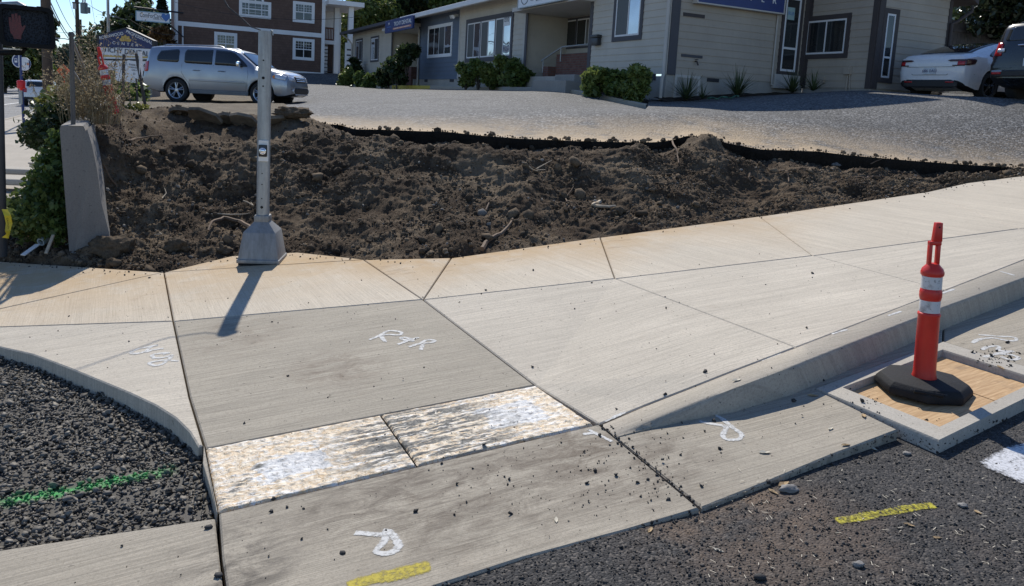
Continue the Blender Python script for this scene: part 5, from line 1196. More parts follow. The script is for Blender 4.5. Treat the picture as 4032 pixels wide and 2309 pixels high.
# bracket sign at the house corner
cs = MB(); SCW = Wall(P(600, 80, 46.0), E2, nS); t0, z0 = SCW.at(*z2(92, 212)); t1, z1 = SCW.at(*z2(425, 132)); zb_ = SCW.at(*z2(425, 226))[1]; za_ = SCW.at(*z2(92, 124))[1]; zlo, zhi = (z0+zb_)/2, (z1+za_)/2
s_ = panel('hanging_sign', SCW, t0, t1, zlo, zhi, -.04, .04, MAT['sign_white'], bevel=.02); tag(s_, 'white home care sign hung from a bracket on the brown house corner', 'sign')
m = MB(); ring(m, SCW, t0-.03, t1+.03, zlo-.03, zhi+.03, .05, -.05, .05); m.build('frame', simple('pale_blue_frame', (.22, .36, .44), .5), s_)
w_ = t1-t0; text_mesh('lettering', 'ComForCare', .36, MAT['letter_dark'], s_, SCW.pt(t0+w_*.44, (zlo+zhi)/2+.06, .046), E2, ZU, .006, fit=w_*.66); text_mesh('lettering', 'HOME CARE', .11, MAT['letter_dark'], s_, SCW.pt(t0+w_*.68, zlo+.16, .046), E2, ZU, .006)
hc = [(0, -.26), (-.25, .02), (-.22, .17), (-.1, .22), (0, .13), (.1, .22), (.22, .17), (.25, .02)]; m = MB(); m.prism(hc, SCW.pt(t0+w_*.89, (zlo+zhi)/2+.05, .045), E2, ZU, nS, 0, .006); m.build('heart', MAT['letter_blue'], s_)
m = MB(); m.tube([SCW.pt(t0-.1, zhi+.22, 0), SCW.pt(t1+.8, zhi+.22, -1.0)], .05, 8); m.tube([SCW.pt(t1-.9, zhi+.22, -.0), SCW.pt(t1+.8, zlo-.7, -1.0)], .04, 8)
for k in (.12, .88): m.tube([SCW.pt(t0+w_*k, zhi, 0), SCW.pt(t0+w_*k, zhi+.22, 0)], .02, 6)
m.build('bracket', MAT['cable'], s_, smooth=True)
# ================================================================== VEHICLES
def carpaint(name, col, metal=.5, rough=.28):
    t = NT(name); p = t.pos(obj=True); n = t.noise(p, 2.5, 4, .6); g = t.noise(p, 400, 1)
    c = t.mix(t.mr(n, .3, .7, 0, .25), col, tuple(v*.82 for v in col)); c = t.mix(t.mr(g, .55, .7, 0, .15), c, tuple(min(1, v*1.3) for v in col))
    t.bsdf(c, t.mr(n, .3, .7, rough-.03, rough+.08), metal, None, .5, .7); return t.m
MAT['silver'] = carpaint('silver_paint', (.33, .355, .395), .7, .32); MAT['white_paint'] = carpaint('white_paint', (.74, .75, .76), 0, .25); MAT['black_paint'] = carpaint('black_paint', (.006, .0065, .008), .0, .25)
MAT['grey_paint'] = carpaint('dark_grey_paint', (.09, .095, .10), .4, .3)
MAT['tyre'] = simple('tyre_rubber', (.018, .018, .019), .8, var=.3); MAT['rim'] = simple('alloy_rim', (.52, .53, .55), .3, .85); MAT['rim_dark'] = simple('dark_rim', (.03, .03, .033), .35, .6)
MAT['car_glass'] = glass('car_glass', (.028, .031, .034), .04, .25); MAT['car_trim'] = simple('black_car_trim', (.022, .022, .023), .55); MAT['red_lamp'] = simple('red_lamp_lens', (.42, .012, .012), .15, var=.2, spec=.8); MAT['clear_lamp'] = simple('clear_lamp_lens', (.62, .63, .65), .1, .35); MAT['amber_lamp'] = simple('amber_lamp', (.70, .22, .03), .2); MAT['dark_lamp'] = simple('smoked_lamp_lens', (.05, .012, .014), .15, spec=.8)
MAT['plate'] = simple('licence_plate', (.60, .64, .66), .5); MAT['plate_text'] = simple('plate_digits', (.035, .05, .16), .5); MAT['grey_clad'] = simple('grey_cladding', (.20, .205, .21), .55)
class Car:
    def __init__(s, d): s.d = d
    def f(s, k, x): a = np.array(s.d[k]); return float(np.interp(x, a[:, 0], a[:, 1]))
    def sec(s, x):
        w = s.f('w', x); zb = s.f('bot', x); zt = s.f('top', x); zl_ = min(s.f('belt', x), zt-.02); h = zt-zl_
        k = min(1, max(0, h/.42)); k = k*k*(3-2*k); wr = w*(.90*(1-k)+s.d['roofr']*k); wb = w*.965
        drop = min(.075, .5*h+.012)
        za = zb
        for wx in s.d['wx']:
            dx = abs(x-wx)
            if dx < s.d['ra']: za = max(za, s.d['r']+math.sqrt(s.d['ra']**2-dx*dx))
        zm1, zm2, zm3 = zb+.17, zb+(zl_-zb)*.5, zb+(zl_-zb)*.78
        if za > zb+.004:
            lo = [(w*.66, zb), (w*.66, za), (w*.975, za), (w*.997, za+.012)]; zm2 = max(zm2, za+.03); zm3 = max(zm3, za+.06, zm2+.03)
        else: lo = [(w*.66, zb), (w*.84, zb), (w*.955, zb+.035), (w*.988, zm1)]
        if zm3 > zl_-.02: zm3 = zl_-.02
        if zm2 > zm3-.01: zm2 = zm3-.01
        P_ = [(0, zb)]+lo+[(w, zm2), (w*.994, zm3), (wb, zl_), ((wb+wr)/2+.012*k, (zl_+zt-drop)/2), (wr, zt-drop), (wr*.93, zt-drop*.35), (wr*.78, zt-drop*.08), (wr*.4, zt+.004), (0, zt+.008)]
        return P_
    def hw(s, x, z):
        P_ = s.sec(x)[3:]; zs_ = [p[1] for p in P_]; ys = [p[0] for p in P_]
        if z <= zs_[0]: return ys[0]
        for i in range(len(P_)-1):
            if zs_[i] <= z <= zs_[i+1]: t = (z-zs_[i])/max(1e-6, zs_[i+1]-zs_[i]); return ys[i]+(ys[i+1]-ys[i])*t
        return 0.0
    def tz(s, x, y):
        P_ = s.sec(x)[7:]; y = abs(y)
        for i in range(len(P_)-1):
            if P_[i+1][0] <= y <= P_[i][0]: t = (y-P_[i+1][0])/max(1e-6, P_[i][0]-P_[i+1][0]); return P_[i+1][1]+(P_[i][1]-P_[i+1][1])*t
        return P_[0][1]
    def xend(s, y, z, sg):
        hi = s.d['L']/2; lo = .5*hi
        for _ in range(26):
            m = (lo+hi)/2
            if s.hw(sg*m, z) >= abs(y)-1e-4 and s.f('top', sg*m) >= z: lo = m
            else: hi = m
        return sg*lo
    def body(s, mats, root):
        L = s.d['L']; ks = set()
        for k in ('top', 'belt', 'bot', 'w'): ks |= {round(p[0], 4) for p in s.d[k]}
        
        for wx in s.d['wx']: ks |= {round(wx+s.d['ra']*math.sin(a), 4) for a in np.linspace(-math.pi/2, math.pi/2, 25)}
        xs = sorted(ks | {round(v, 4) for v in np.linspace(-L/2, L/2, 56)}); xs = [x for x in xs if -L/2-1e-6 <= x <= L/2+1e-6]
        V = []; n = None
        for x in xs:
            P_ = s.sec(x); ring_ = [(x, -y, z) for y, z in P_] + [(x, y, z) for y, z in P_[-2:0:-1]]; n = len(ring_); V += ring_
        Fs = [(i*n+j, (i+1)*n+j, (i+1)*n+(j+1) % n, i*n+(j+1) % n) for i in range(len(xs)-1) for j in range(n)]
        Fs += [tuple(range(n)), tuple((len(xs)-1)*n+j for j in range(n-1, -1, -1))]
        m = MB(); m.add(V, Fs)
        for i in range(len(xs)-1):
            for j in (1, 2, n-3, n-2): m.m[i*n+j] = 1
        o = m.build('body', mats, root, smooth=True, auto=38)
        return o
    def grid(s, name, A, mat, parent, th=.008):
        A = np.array(A); nr, nc = A.shape[:2]; o = npmesh(name, A.reshape(-1, 3), gridfaces(nr, nc), mat, smooth=True, parent=parent)
        md = o.modifiers.new('s', 'SOLIDIFY'); md.thickness = th; md.offset = 0; return o
    def side(s, name, xs, lo, hi, mat, parent, sg, off=.006, n=14, rows=6, th=.01):
        xs = [x*s.d.get('kx', 1) for x in xs]; lo = [z*s.d.get('kz', 1) for z in lo]; hi = [z*s.d.get('kz', 1) for z in hi]
        q = np.linspace(xs[0], xs[-1], n*1) if n else np.array(xs); q = np.unique(np.concatenate([q, xs]))
        A = []
        for x in q:
            a, b = np.interp(x, xs, lo), np.interp(x, xs, hi)
            A.append([(x, sg*(s.hw(x, a+(b-a)*k/(rows-1))+off), a+(b-a)*k/(rows-1)) for k in range(rows)])
        return s.grid(name, A, mat, parent, th)
    def end(s, name, ys, lo, hi, mat, parent, fb, off=.006, n=14, rows=6, th=.012):
        q = np.unique(np.concatenate([np.linspace(ys[0], ys[-1], n), ys])); A = []
        for y in q:
            a, b = np.interp(y, ys, lo), np.interp(y, ys, hi)
            A.append([(s.xend(y, a+(b-a)*k/(rows-1), fb)+fb*off, y, a+(b-a)*k/(rows-1)) for k in range(rows)])
        return s.grid(name, A, mat, parent, th)
    def top(s, name, xs, hy, mat, parent, off=.006, n=14, rows=13, th=.01, inner=None):
        xs = [x*s.d.get('kx', 1) for x in xs]
        q = np.unique(np.concatenate([np.linspace(xs[0], xs[-1], n), xs])); A = []
        for x in q:
            h = np.interp(x, xs, hy)*s.f('w', x); A.append([(x, h*k, s.tz(x, h*k)+off) for k in np.linspace(-1, 1, rows)])
        return s.grid(name, A, mat, parent, th)
    def seam(s, paths, parent, mat):
        m = MB()
        kx, kz = s.d.get('kx', 1), s.d.get('kz', 1); paths = [([(x*kx, z*kz) for x, z in p_], sg) for p_, sg in paths]
        for pts, sg in paths: m.tube([(x, sg*(s.hw(x, z)+.001), z) for x, z in pts], .0045, 5)
        return m.build('panel_gap', mat, parent)
    def wheels(s, root, dark=False, spokes=5):
        r = s.d['r']
        for wx in s.d['wx']:
            for sg in (-1, 1):
                M = Matrix.Translation((wx, sg*(s.d['W']/2-.13), r)) @ Matrix.Rotation(R_(-90)*sg, 4, 'X')
                m = MB(); m.lathe([(r*.66, -.10), (r*.9, -.115), (r*.985, -.09), (r, -.05), (r, .05), (r*.985, .09), (r*.9, .115), (r*.70, .11), (r*.66, .09)], 40, M, capb=True, capt=False)
                w = m.build('wheel', MAT['tyre'], root, smooth=True)
                m = MB(); m.lathe([(r*.67, .105), (r*.69, .108), (r*.62, .085), (r*.60, .02)], 40, M, capb=False, capt=False); m.lathe([(.075, .06), (.07, .085), (.03, .092)], 16, M)
                for k in range(spokes):
                    a = 2*math.pi*k/spokes+.3
                    for da in (-.17, .17):
                        p0, p1 = Vector((math.cos(a)*.05, math.sin(a)*.05, .08)), Vector((math.cos(a+da)*r*.64, math.sin(a+da)*r*.64, .085))
                        m.tube([M @ p0, M @ p1], [.024, .019], 6)
                m.build('rim', MAT['rim_dark' if dark else 'rim'], w, smooth=True, auto=40)
                m = MB(); m.lathe([(r*.6, .015), (r*.6, .02)], 30, M); m.build('brake', MAT['dark'], w)
    def box(s, name, c, size, mat, parent, bevel=.01, rot=None):
        m = MB(); m.box(c, size, rot); return m.build(name, mat, parent, bevel=bevel, smooth=True, auto=40)
SUV = dict(L=4.86, W=1.97, r=.375, ra=.425, wx=(-1.30, 1.475), roofr=.835,
    top=[(-2.43, .80), (-2.42, .95), (-2.40, 1.12), (-2.36, 1.32), (-2.23, 1.66), (-2.17, 1.735), (-1.95, 1.765), (-1.0, 1.80), (-.2, 1.795), (.3, 1.765), (.58, 1.71), (.70, 1.66), (1.27, 1.235), (1.36, 1.195), (1.8, 1.14), (2.12, 1.07), (2.28, 1.0), (2.36, .92), (2.43, .72)],
    belt=[(-2.43, .78), (-2.2, 1.17), (-1.9, 1.23), (-.2, 1.20), (.9, 1.16), (1.3, 1.10), (2.2, .90), (2.43, .68)],
    bot=[(-2.43, .50), (-2.2, .38), (-1.9, .30), (1.9, .28), (2.2, .30), (2.43, .38)],
    w=[(-2.43, .86), (-2.41, .91), (-2.36, .95), (-2.25, .975), (-2.0, .985), (1.5, .985), (1.9, .975), (2.12, .94), (2.27, .87), (2.36, .77), (2.43, .62)])
def build_suv(loc, rz, pm, label, group=None, full=True, tail='block', plate=None, emblem=False, cat='car', D=SUV):
    c = Car(D); root = empty('parked_suv', loc, rz, label, cat, group)
    bd = c.body([MAT[pm], MAT['car_trim']], root); g = MAT['car_glass']; bk = MAT['car_trim']
    c.wheels(root)
    for sg in (-1, 1):
        c.side('side_window', [-1.93, -1.88, -1.82, -1.30, -1.24, -1.21], [1.32, 1.275, 1.265, 1.25, 1.26, 1.31], [1.40, 1.50, 1.60, 1.665, 1.66, 1.60], g, root, sg)
        c.side('side_window', [-1.03, -.99, -.95, -.15, -.12], [1.29, 1.245, 1.235, 1.215, 1.225], [1.56, 1.64, 1.665, 1.685, 1.68], g, root, sg)
        c.side('side_window', [-.03, .0, .45, .60, .90, 1.02], [1.225, 1.21, 1.20, 1.195, 1.185, 1.19], [1.68, 1.684, 1.655, 1.60, 1.34, 1.22], g, root, sg)
        c.side('body_moulding', [-.85, -.82, .92, .97], [.70, .695, .665, .68], [.735, .745, .715, .70], MAT['grey_clad'] if pm != 'silver' else MAT['silver'], root, sg, .012)
        c.side('sill_cladding', [-.86, 1.03], [.30, .285], [.42, .405], bk if pm != 'silver' else MAT['grey_clad'], root, sg, .006)
        c.seam([([(-1.10, 1.22), (-1.11, .95), (-1.02, .80), (-.86, .60), (-.80, .42)], sg), ([(-.08, 1.20), (-.08, .42)], sg), ([(1.02, 1.16), (1.06, .95), (1.0, .6), (.98, .42)], sg), ([(-.80, .42), (.98, .41)], sg)], root, bk)
        for hx in (-.62, .20):
            y = c.hw(hx, 1.02); m = MB(); m.tube([(hx-.11, sg*(y+.004), 1.02), (hx-.06, sg*(y+.03), 1.025), (hx+.07, sg*(y+.03), 1.022), (hx+.12, sg*(y+.004), 1.015)], .015, 8); m.build('door_handle', MAT[pm], root, smooth=True)
        y = c.hw(.82, 1.22); m = MB(); m.box((.80, sg*(y+.13), 1.27), (.10, .22, .17)); mr_ = m.build('mirror', MAT[pm] if pm != 'silver' else MAT['chrome'], root, bevel=.035, smooth=True); 
        m = MB(); m.tube([(.86, sg*(y-.01), 1.19), (.82, sg*(y+.10), 1.22)], .03, 8); m.build('mirror_arm', bk, mr_)
        if tail == 'block': c.side('tail_lamp', [-2.34, -2.31, -2.22, -2.20], [.95, .93, .95, .98], [1.24, 1.25, 1.27, 1.24], MAT['red_lamp'], root, sg, .008)
        c.end('tail_lamp', sorted([sg*.66, sg*.70, sg*.85, sg*.88]), [.95, .94, .95, .97] if sg > 0 else [.97, .95, .94, .95], [1.20, 1.24, 1.24, 1.20] if sg > 0 else [1.2, 1.24, 1.24, 1.2], MAT['red_lamp'], root, -1, .01)
        c.side('headlamp', [1.88, 1.95, 2.10, 2.24], [.93, .86, .83, .82], [.97, 1.0, .99, .94], MAT['clear_lamp'], root, sg, .008)
        c.side('side_marker', [1.84, 1.88, 1.92], [.90, .86, .86], [.93, .96, .97], MAT['amber_lamp'], root, sg, .012)
        c.end('headlamp', sorted([sg*.50, sg*.54, sg*.74, sg*.78]), [.80, .79, .81, .83] if sg > 0 else [.83, .81, .79, .80], [.86, .93, .95, .93] if sg > 0 else [.93, .95, .93, .86], MAT['clear_lamp'], root, 1, .01)
        m = MB(); M = Matrix.Translation((c.xend(.62, .50, 1)+.0, sg*.62, .50)) @ Matrix.Rotation(R_(90), 4, 'Y'); m.lathe([(.075, -.03), (.075, .012), (.055, .012), (.05, -.01)], 18, M); m.build('fog_lamp', MAT['clear_lamp'], root, smooth=True)
        m = MB(); yr_ = .64*D['W']/1.97; m.tube([(-1.85, sg*yr_, c.tz(-1.85, yr_)), (-1.75, sg*yr_, c.tz(-1.75, yr_)+.04), (.0, sg*yr_, c.tz(0, yr_)+.045), (.15, sg*yr_, c.tz(.15, yr_))], .018, 8); m.build('roof_rail', bk if pm != 'silver' else MAT['silver'], root, smooth=True)
    c.top('windscreen', [.72, .76, 1.22, 1.27], [.60, .69, .80, .80], g, root); c.top('rear_window', [-2.355, -2.34, -2.25, -2.23], [.66, .72, .69, .60], g, root)
    c.end('grille', [-.42, -.38, .38, .42], [.80, .76, .76, .80], [.95, .97, .97, .95], bk, root, 1, .012)
    for z in (.80, .855, .91): c.end('grille_bar', [-.40, .40], [z]*2, [z+.022]*2, MAT['chrome'], root, 1, .028, rows=3)
    c.end('bumper_grille', [-.60, -.52, .52, .60], [.44, .40, .40, .44], [.56, .60, .60, .56], bk, root, 1, .01)
    c.end('bumper_skid', [-.56, .56], [.36]*2, [.39]*2, MAT['rim'], root, 1, .014, rows=3)
    c.end('rear_bumper_trim', [-.84, -.8, .8, .84], [.50]*4, [.60, .64, .64, .60], bk if pm != 'silver' else MAT['grey_clad'], root, -1, .012)
    if emblem:
        x = c.xend(0, .90, 1)+.04; m = MB(); m.lathe([(.05, 0), (.05, .01), (.038, .012)], 24, Matrix.Translation((x, 0, .87)) @ Matrix.Rotation(R_(90), 4, 'Y')); m.build('emblem', MAT['chrome'], root)
    if plate:
        zp_ = .84 if D is SUV else .80; x = c.xend(0, zp_, -1)-.012; m = MB(); m.box((x, 0, zp_), (.012, .33, .165)); p_ = m.build('licence_plate', MAT['plate'], root, bevel=.003)
        text_mesh('digits', plate, .105, MAT['plate_text'], p_, Vector((x-.010, 0, zp_-.005)), Vector((0, -1, 0)), ZU, .002, sx=.62)
    return root
def ground_at(u, v, y): q = P(u, v, y); return q
# silver SUV in the car park
a_, b_ = P(690, 404, 24.4), P(1040, 419, 24.3)
sl_ = P(855, 411, 25.2)
fx_ = P(490/2.543+500, 403, 24.2); ff_ = P(1340/2.543+500, 417, 24.0)
hd = (ff_-fx_); hd.z = 0; rz_ = math.atan2(hd.y, hd.x); print('suv wheelbase', hd.length, math.degrees(rz_), fx_, ff_)
hdn = hd.normalized(); lt_ = Vector((-hdn.y, hdn.x, 0)); k_ = hd.length/2.775
ctr = (fx_+ff_)/2 - hdn*(.0875*k_) + lt_*.985*k_
pit_ = math.atan2(ff_.z-fx_.z, hd.length)
suv = build_suv(Vector((ctr.x, ctr.y, (fx_.z+ff_.z)/2)), rz_, 'silver', 'silver family SUV parked side-on in the lot behind the steel pole', emblem=True)
suv.scale = (k_, k_, k_); suv.rotation_euler = (0, -pit_, rz_)
# white saloon seen from behind
SED = dict(L=4.70, W=1.86, r=.335, ra=.375, wx=(-1.40, 1.475), roofr=.70,
    top=[(-2.35, .84), (-2.345, .93), (-2.31, 1.0), (-2.24, 1.055), (-2.05, 1.085), (-1.82, 1.12), (-1.55, 1.215), (-1.2, 1.31), (-.8, 1.39), (-.3, 1.435), (.1, 1.43), (.4, 1.39), (.75, 1.27), (1.25, 1.03), (1.35, .995), (1.8, .90), (2.1, .79), (2.27, .68), (2.35, .54)],
    belt=[(-2.35, .80), (-2.25, .96), (-2.0, 1.0), (-1.4, 1.0), (-.6, .96), (.6, .93), (1.3, .90), (2.0, .76), (2.35, .50)],
    bot=[(-2.35, .42), (-2.2, .30), (-1.9, .21), (1.9, .17), (2.2, .20), (2.35, .26)],
    w=[(-2.35, .66), (-2.33, .74), (-2.27, .82), (-2.15, .875), (-1.9, .915), (-1.4, .93), (.9, .925), (1.5, .925), (2.0, .86), (2.2, .76), (2.3, .64), (2.35, .52)])
def build_sedan(loc, rz, pm, label, group=None, plate=None):
    c = Car(SED); root = empty('parked_saloon', loc, rz, label, 'car', group); c.body([MAT[pm], MAT['car_trim']], root); g = MAT['car_glass']; bk = MAT['car_trim']
    c.wheels(root, dark=True)
    c.top('rear_window', [-1.86, -1.80, -1.2, -.72], [.62, .70, .66, .62], g, root); c.top('glass_roof', [-.70, .40], [.62, .60], g, root); c.top('windscreen', [.42, .5, 1.18, 1.24], [.60, .66, .80, .78], g, root)
    for sg in (-1, 1):
        c.side('side_window', [-1.42, -1.30, -1.0, -.62, -.08], [1.045, 1.01, .99, .98, .97], [1.06, 1.12, 1.225, 1.315, 1.36], g, root, sg); c.side('side_window', [-.02, .3, .6, .95, 1.08], [.97, .965, .96, .95, .95], [1.36, 1.345, 1.26, 1.06, .97], g, root, sg)
        c.seam([([(-.95, .95), (-1.0, .80), (-.92, .55), (-.85, .35)], sg), ([(-.05, .96), (-.05, .30)], sg), ([(1.02, .94), (1.05, .7), (1.0, .34)], sg), ([(-1.05, .63), (-2.05, .60)], sg)], root, bk)
        for hx in (-.72, .25): c.side('door_handle', [hx-.09, hx+.09], [.835]*2, [.86]*2, bk, root, sg, .006, rows=3)
        y = c.hw(.8, .98); c.box('mirror', (.82, sg*(y+.12), 1.02), (.12, .20, .13), MAT[pm], root, .04)
        c.side('tail_lamp', [-2.29, -2.22, -2.05, -1.98], [.80, .80, .83, .90], [.93, .95, .955, .94], MAT['dark_lamp'], root, sg, .008)
        a, b = (.46, .80)
        c.end('tail_lamp', sorted([sg*.44, sg*.50, sg*.80]), [.905, .89, .89] if sg > 0 else [.89, .89, .905], [.92, .935, .94] if sg > 0 else [.94, .935, .92], MAT['dark_lamp'], root, -1, .01, rows=4)
        c.end('tail_lamp', sorted([sg*.66, sg*.80]), [.80, .80], [.895, .895], MAT['red_lamp'], root, -1, .010, rows=4); c.end('tail_lamp', sorted([sg*.55, sg*.80]), [.785, .785], [.81, .81], MAT['dark_lamp'], root, -1, .012, rows=3)
        c.end('headlamp', sorted([sg*.50, sg*.80]), [.60, .60], [.66, .70], MAT['clear_lamp'], root, 1, .01, rows=4)
        c.end('reflector', sorted([sg*.42, sg*.62]), [.395]*2, [.425]*2, MAT['red_lamp'], root, -1, .02, rows=3)
    c.end('boot_gap', [-.60, .60], [.765]*2, [.772]*2, bk, root, -1, .004, rows=2); c.end('boot_gap', [-.46, -.42, .42, .46], [.60, .575, .575, .60], [.606, .582, .582, .606], bk, root, -1, .004, rows=2)
    c.end('bumper_trim', [-.70, -.55, .55, .70], [.30, .28, .28, .30], [.40, .465, .465, .40], bk, root, -1, .008); c.end('intake', [-.5, .5], [.27]*2, [.36]*2, bk, root, 1, .008)
    if plate:
        x = c.xend(0, .675, -1)-.012; m = MB(); m.box((x, 0, .675), (.012, .31, .155)); p_ = m.build('licence_plate', MAT['plate'], root, bevel=.003); text_mesh('digits', plate, .10, MAT['plate_text'], p_, Vector((x-.010, 0, .67)), Vector((0, -1, 0)), ZU, .002)
    return root
def place_by_rear(build, dims, rear_px, y, hd, *a, **k):
    q = P(*rear_px, y); h = Vector((math.cos(hd), math.sin(hd), 0)); loc = q+h*dims["L"]/2
    return build(loc, hd, *a, **k)
h2 = math.atan2(E2.y, E2.x)
sed = place_by_rear(build_sedan, SED, (3650, 381), 18.7, h2+R_(3), 'white_paint', 'white saloon car seen from behind beside the tan office wall', None, '686 0AU')
sed.rotation_euler = (0, R_(-1.5), h2+R_(3))
CRV = dict(SUV); CRV.update(kx=.951, kz=.945, L=4.62, W=1.86, r=.355, ra=.40, wx=(-1.30, 1.36))
for k_, sc in (('top', .95), ('belt', .95), ('bot', .95), ('w', .95)):
    CRV[k_] = [(x*4.62/4.86, v*(.945 if k_ != 'w' else .945)) for x, v in SUV[k_]]
blk = place_by_rear(build_suv, CRV, (4040, 397), 16.2, h2+R_(0), 'black_paint', 'black SUV seen from behind, cut off by the right edge', None, True, 'block', 'OREGON', D=CRV)
cb = Car(CRV)
for sg in (-1, 1):
    cb.end('tail_lamp', sorted([sg*.60, sg*.76]), [1.02]*2, [1.10]*2, MAT['clear_lamp'], blk, -1, .02, rows=3); cb.end('reflector', sorted([sg*.60, sg*.80]), [.55]*2, [.60]*2, MAT['red_lamp'], blk, -1, .026, rows=3); cb.end('chrome_strip', sorted([sg*.58, sg*.81]), [.61]*2, [.625]*2, MAT['chrome'], blk, -1, .028, rows=3)
xr_ = cb.xend(0, 1.05, -1)-.02; text_mesh('emblem', 'H', .15, MAT['chrome'], blk, Vector((xr_, 0, 1.04)), Vector((0, -1, 0)), ZU, .012, sx=1.2); m = MB(); m.tube([(cb.xend(0, 1.17, -1)-.05, .32, 1.16), (cb.xend(0, 1.17, -1)-.06, -.05, 1.18), (cb.xend(0, 1.15, -1)-.04, -.32, 1.15)], .012, 6); m.build('rear_wiper', MAT['chrome'], blk)
# cars far down the main street
def copy_tree(o, parent=None):
    c = o.copy(); COL.objects.link(c)
    if parent is not None: c.parent = parent
    for ch in list(o.children): copy_tree(ch, c)
    return c
h1 = math.atan2(E1.y, E1.x)
q = P(152, 411, 52); wsuv = build_suv(Vector((q.x, q.y, zl(q.y)-.05))+E1*2.4, h1, 'white_paint', 'white SUV seen from behind, nearest car on the main street', 'cars on the main street')
w2 = P(25, 336, 118); far1 = build_sedan(Vector((w2.x, w2.y, zl(w2.y)-.05)), h1+math.pi, 'white_paint', 'pale saloon facing us at the left edge of the main street', 'cars on the main street')
def farcopy(src, u, y, rz, label, paint=None):
    c = copy_tree(src); q = P(u, 330, y); c.location = (q.x, q.y, zl(y)-.05); c.rotation_euler = (0, 0, rz); c['label'] = label
    if paint:
        for ch in c.children:
            if ch.name.startswith(('body', 'mirror', 'door_handle')) and ch.type == 'MESH':
                ch.data = ch.data.copy()
                for i, mm in enumerate(ch.data.materials):
                    if mm and mm.name.startswith('white_paint'): ch.data.materials[i] = MAT[paint]
    return c
farcopy(far1, 70, 132, h1+math.pi, 'dark saloon right of the pale one far down the street', 'grey_paint')
farcopy(wsuv, 112, 128, h1+math.pi, 'white SUV facing us behind the bus stop pole'); farcopy(wsuv, 160, 122, h1+math.pi, 'white SUV facing us just left of the wooden pole'); farcopy(wsuv, 235, 110, h1, 'silver grey SUV half hidden behind the dry weeds', 'silver')
# ================================================================== VEGETATION
ground_bvh()
def leafmat(name, c0, c1, trans=.35, rough=.45):
    t = NT(name); a = t.attr('rnd'); p = t.pos()
    c = t.mix(a, c0, c1); c = t.mix(t.mr(t.noise(p, 1.2, 3), .35, .7, 0, .4), c, tuple(v*.55 for v in c0))
    b = t.bsdf(c, rough, 0, None, .4, link=False); tr = t.n('ShaderNodeBsdfTranslucent'); t.l(t.mix(.5, c, c1), tr.inputs[0])
    mx = t.n('ShaderNodeMixShader'); mx.inputs[0].default_value = trans; t.l(b.outputs[0], mx.inputs[1]); t.l(tr.outputs[0], mx.inputs[2]); t.l(mx.outputs[0], t.out.inputs[0]); return t.m
MAT['leaf_dark'] = leafmat('leaf_dark', (.022, .036, .014), (.075, .11, .038)); MAT['leaf_mid'] = leafmat('leaf_mid', (.05, .082, .02), (.18, .25, .065)); MAT['leaf_light'] = leafmat('leaf_light', (.07, .105, .025), (.24, .29, .08)); MAT['leaf_yellow'] = leafmat('leaf_yellow', (.10, .11, .025), (.26, .26, .07))
MAT['leaf_shiny'] = leafmat('leaf_shiny', (.014, .024, .012), (.07, .085, .04), .15, .22); MAT['needle'] = leafmat('conifer_needles', (.010, .020, .012), (.035, .055, .026), .15, .6); MAT['dry'] = leafmat('dry_weed', (.22, .165, .095), (.50, .41, .26), .35, .8); MAT['leaf_red'] = leafmat('reddish_leaf', (.10, .045, .025), (.20, .13, .05)); MAT['yucca'] = leafmat('yucca_leaf', (.035, .055, .022), (.10, .135, .055), .15, .5)
MAT['bark_tree'] = simple('tree_bark', (.085, .068, .052), .9, var=.35, scale=6, bump=.6)
MAT['far_leaf_hazed'] = leafmat('far_leaf_hazed', (.05, .075, .055), (.10, .135, .085), .2, .7)  # greyed bluish green: distance haze is mixed into the leaf colour
def leaves(name, pts, size, mat, parent=None, seed=1, asp=1.8, up=.3, nrm=None):
    rg = np.random.default_rng(seed); pts = np.asarray(pts, float); n = len(pts)
    d = rg.normal(size=(n, 3)); d[:, 2] += up*0; d /= np.linalg.norm(d, axis=1, keepdims=True)
    q = rg.normal(size=(n, 3)); q[:, 2] += up*3; a = np.cross(d, q); a /= np.linalg.norm(a, axis=1, keepdims=True)+1e-9
    s = size*rg.uniform(.6, 1.35, (n, 1)); L = d*s*asp*.5; Wd = a*s*.5; k = np.cross(L, Wd); k = k/(np.linalg.norm(k, axis=1, keepdims=True)+1e-9)*s*.16
    V = np.stack([pts-L, pts+Wd-L*.1+k, pts+L, pts-Wd-L*.1+k], 1).reshape(-1, 3)
    i = np.arange(n)*4; F = np.stack([i, i+1, i+2, i+3], 1)
    return npmesh(name, V, F, mat, parent=parent, attrs={'rnd': np.repeat(rg.uniform(0, 1, n), 4)})
def clump_pts(clumps, n, seed, shell=.55):
    rg = np.random.default_rng(seed); w = np.array([r[0]*r[1]*r[2] for c, r in clumps])**.67; w /= w.sum(); out = []
    for (c, r), k in zip(clumps, (w*n).astype(int)):
        d = rg.normal(size=(k, 3)); d /= np.linalg.norm(d, axis=1, keepdims=True); rr = shell+(1-shell)*rg.uniform(0, 1, (k, 1))**.6; rr *= 1+.22*np.sin(d[:, :1]*7+d[:, 1:2]*5+d[:, 2:]*6+c[0])
        out.append(np.array(c)+d*rr*np.array(r))
    return np.concatenate(out)
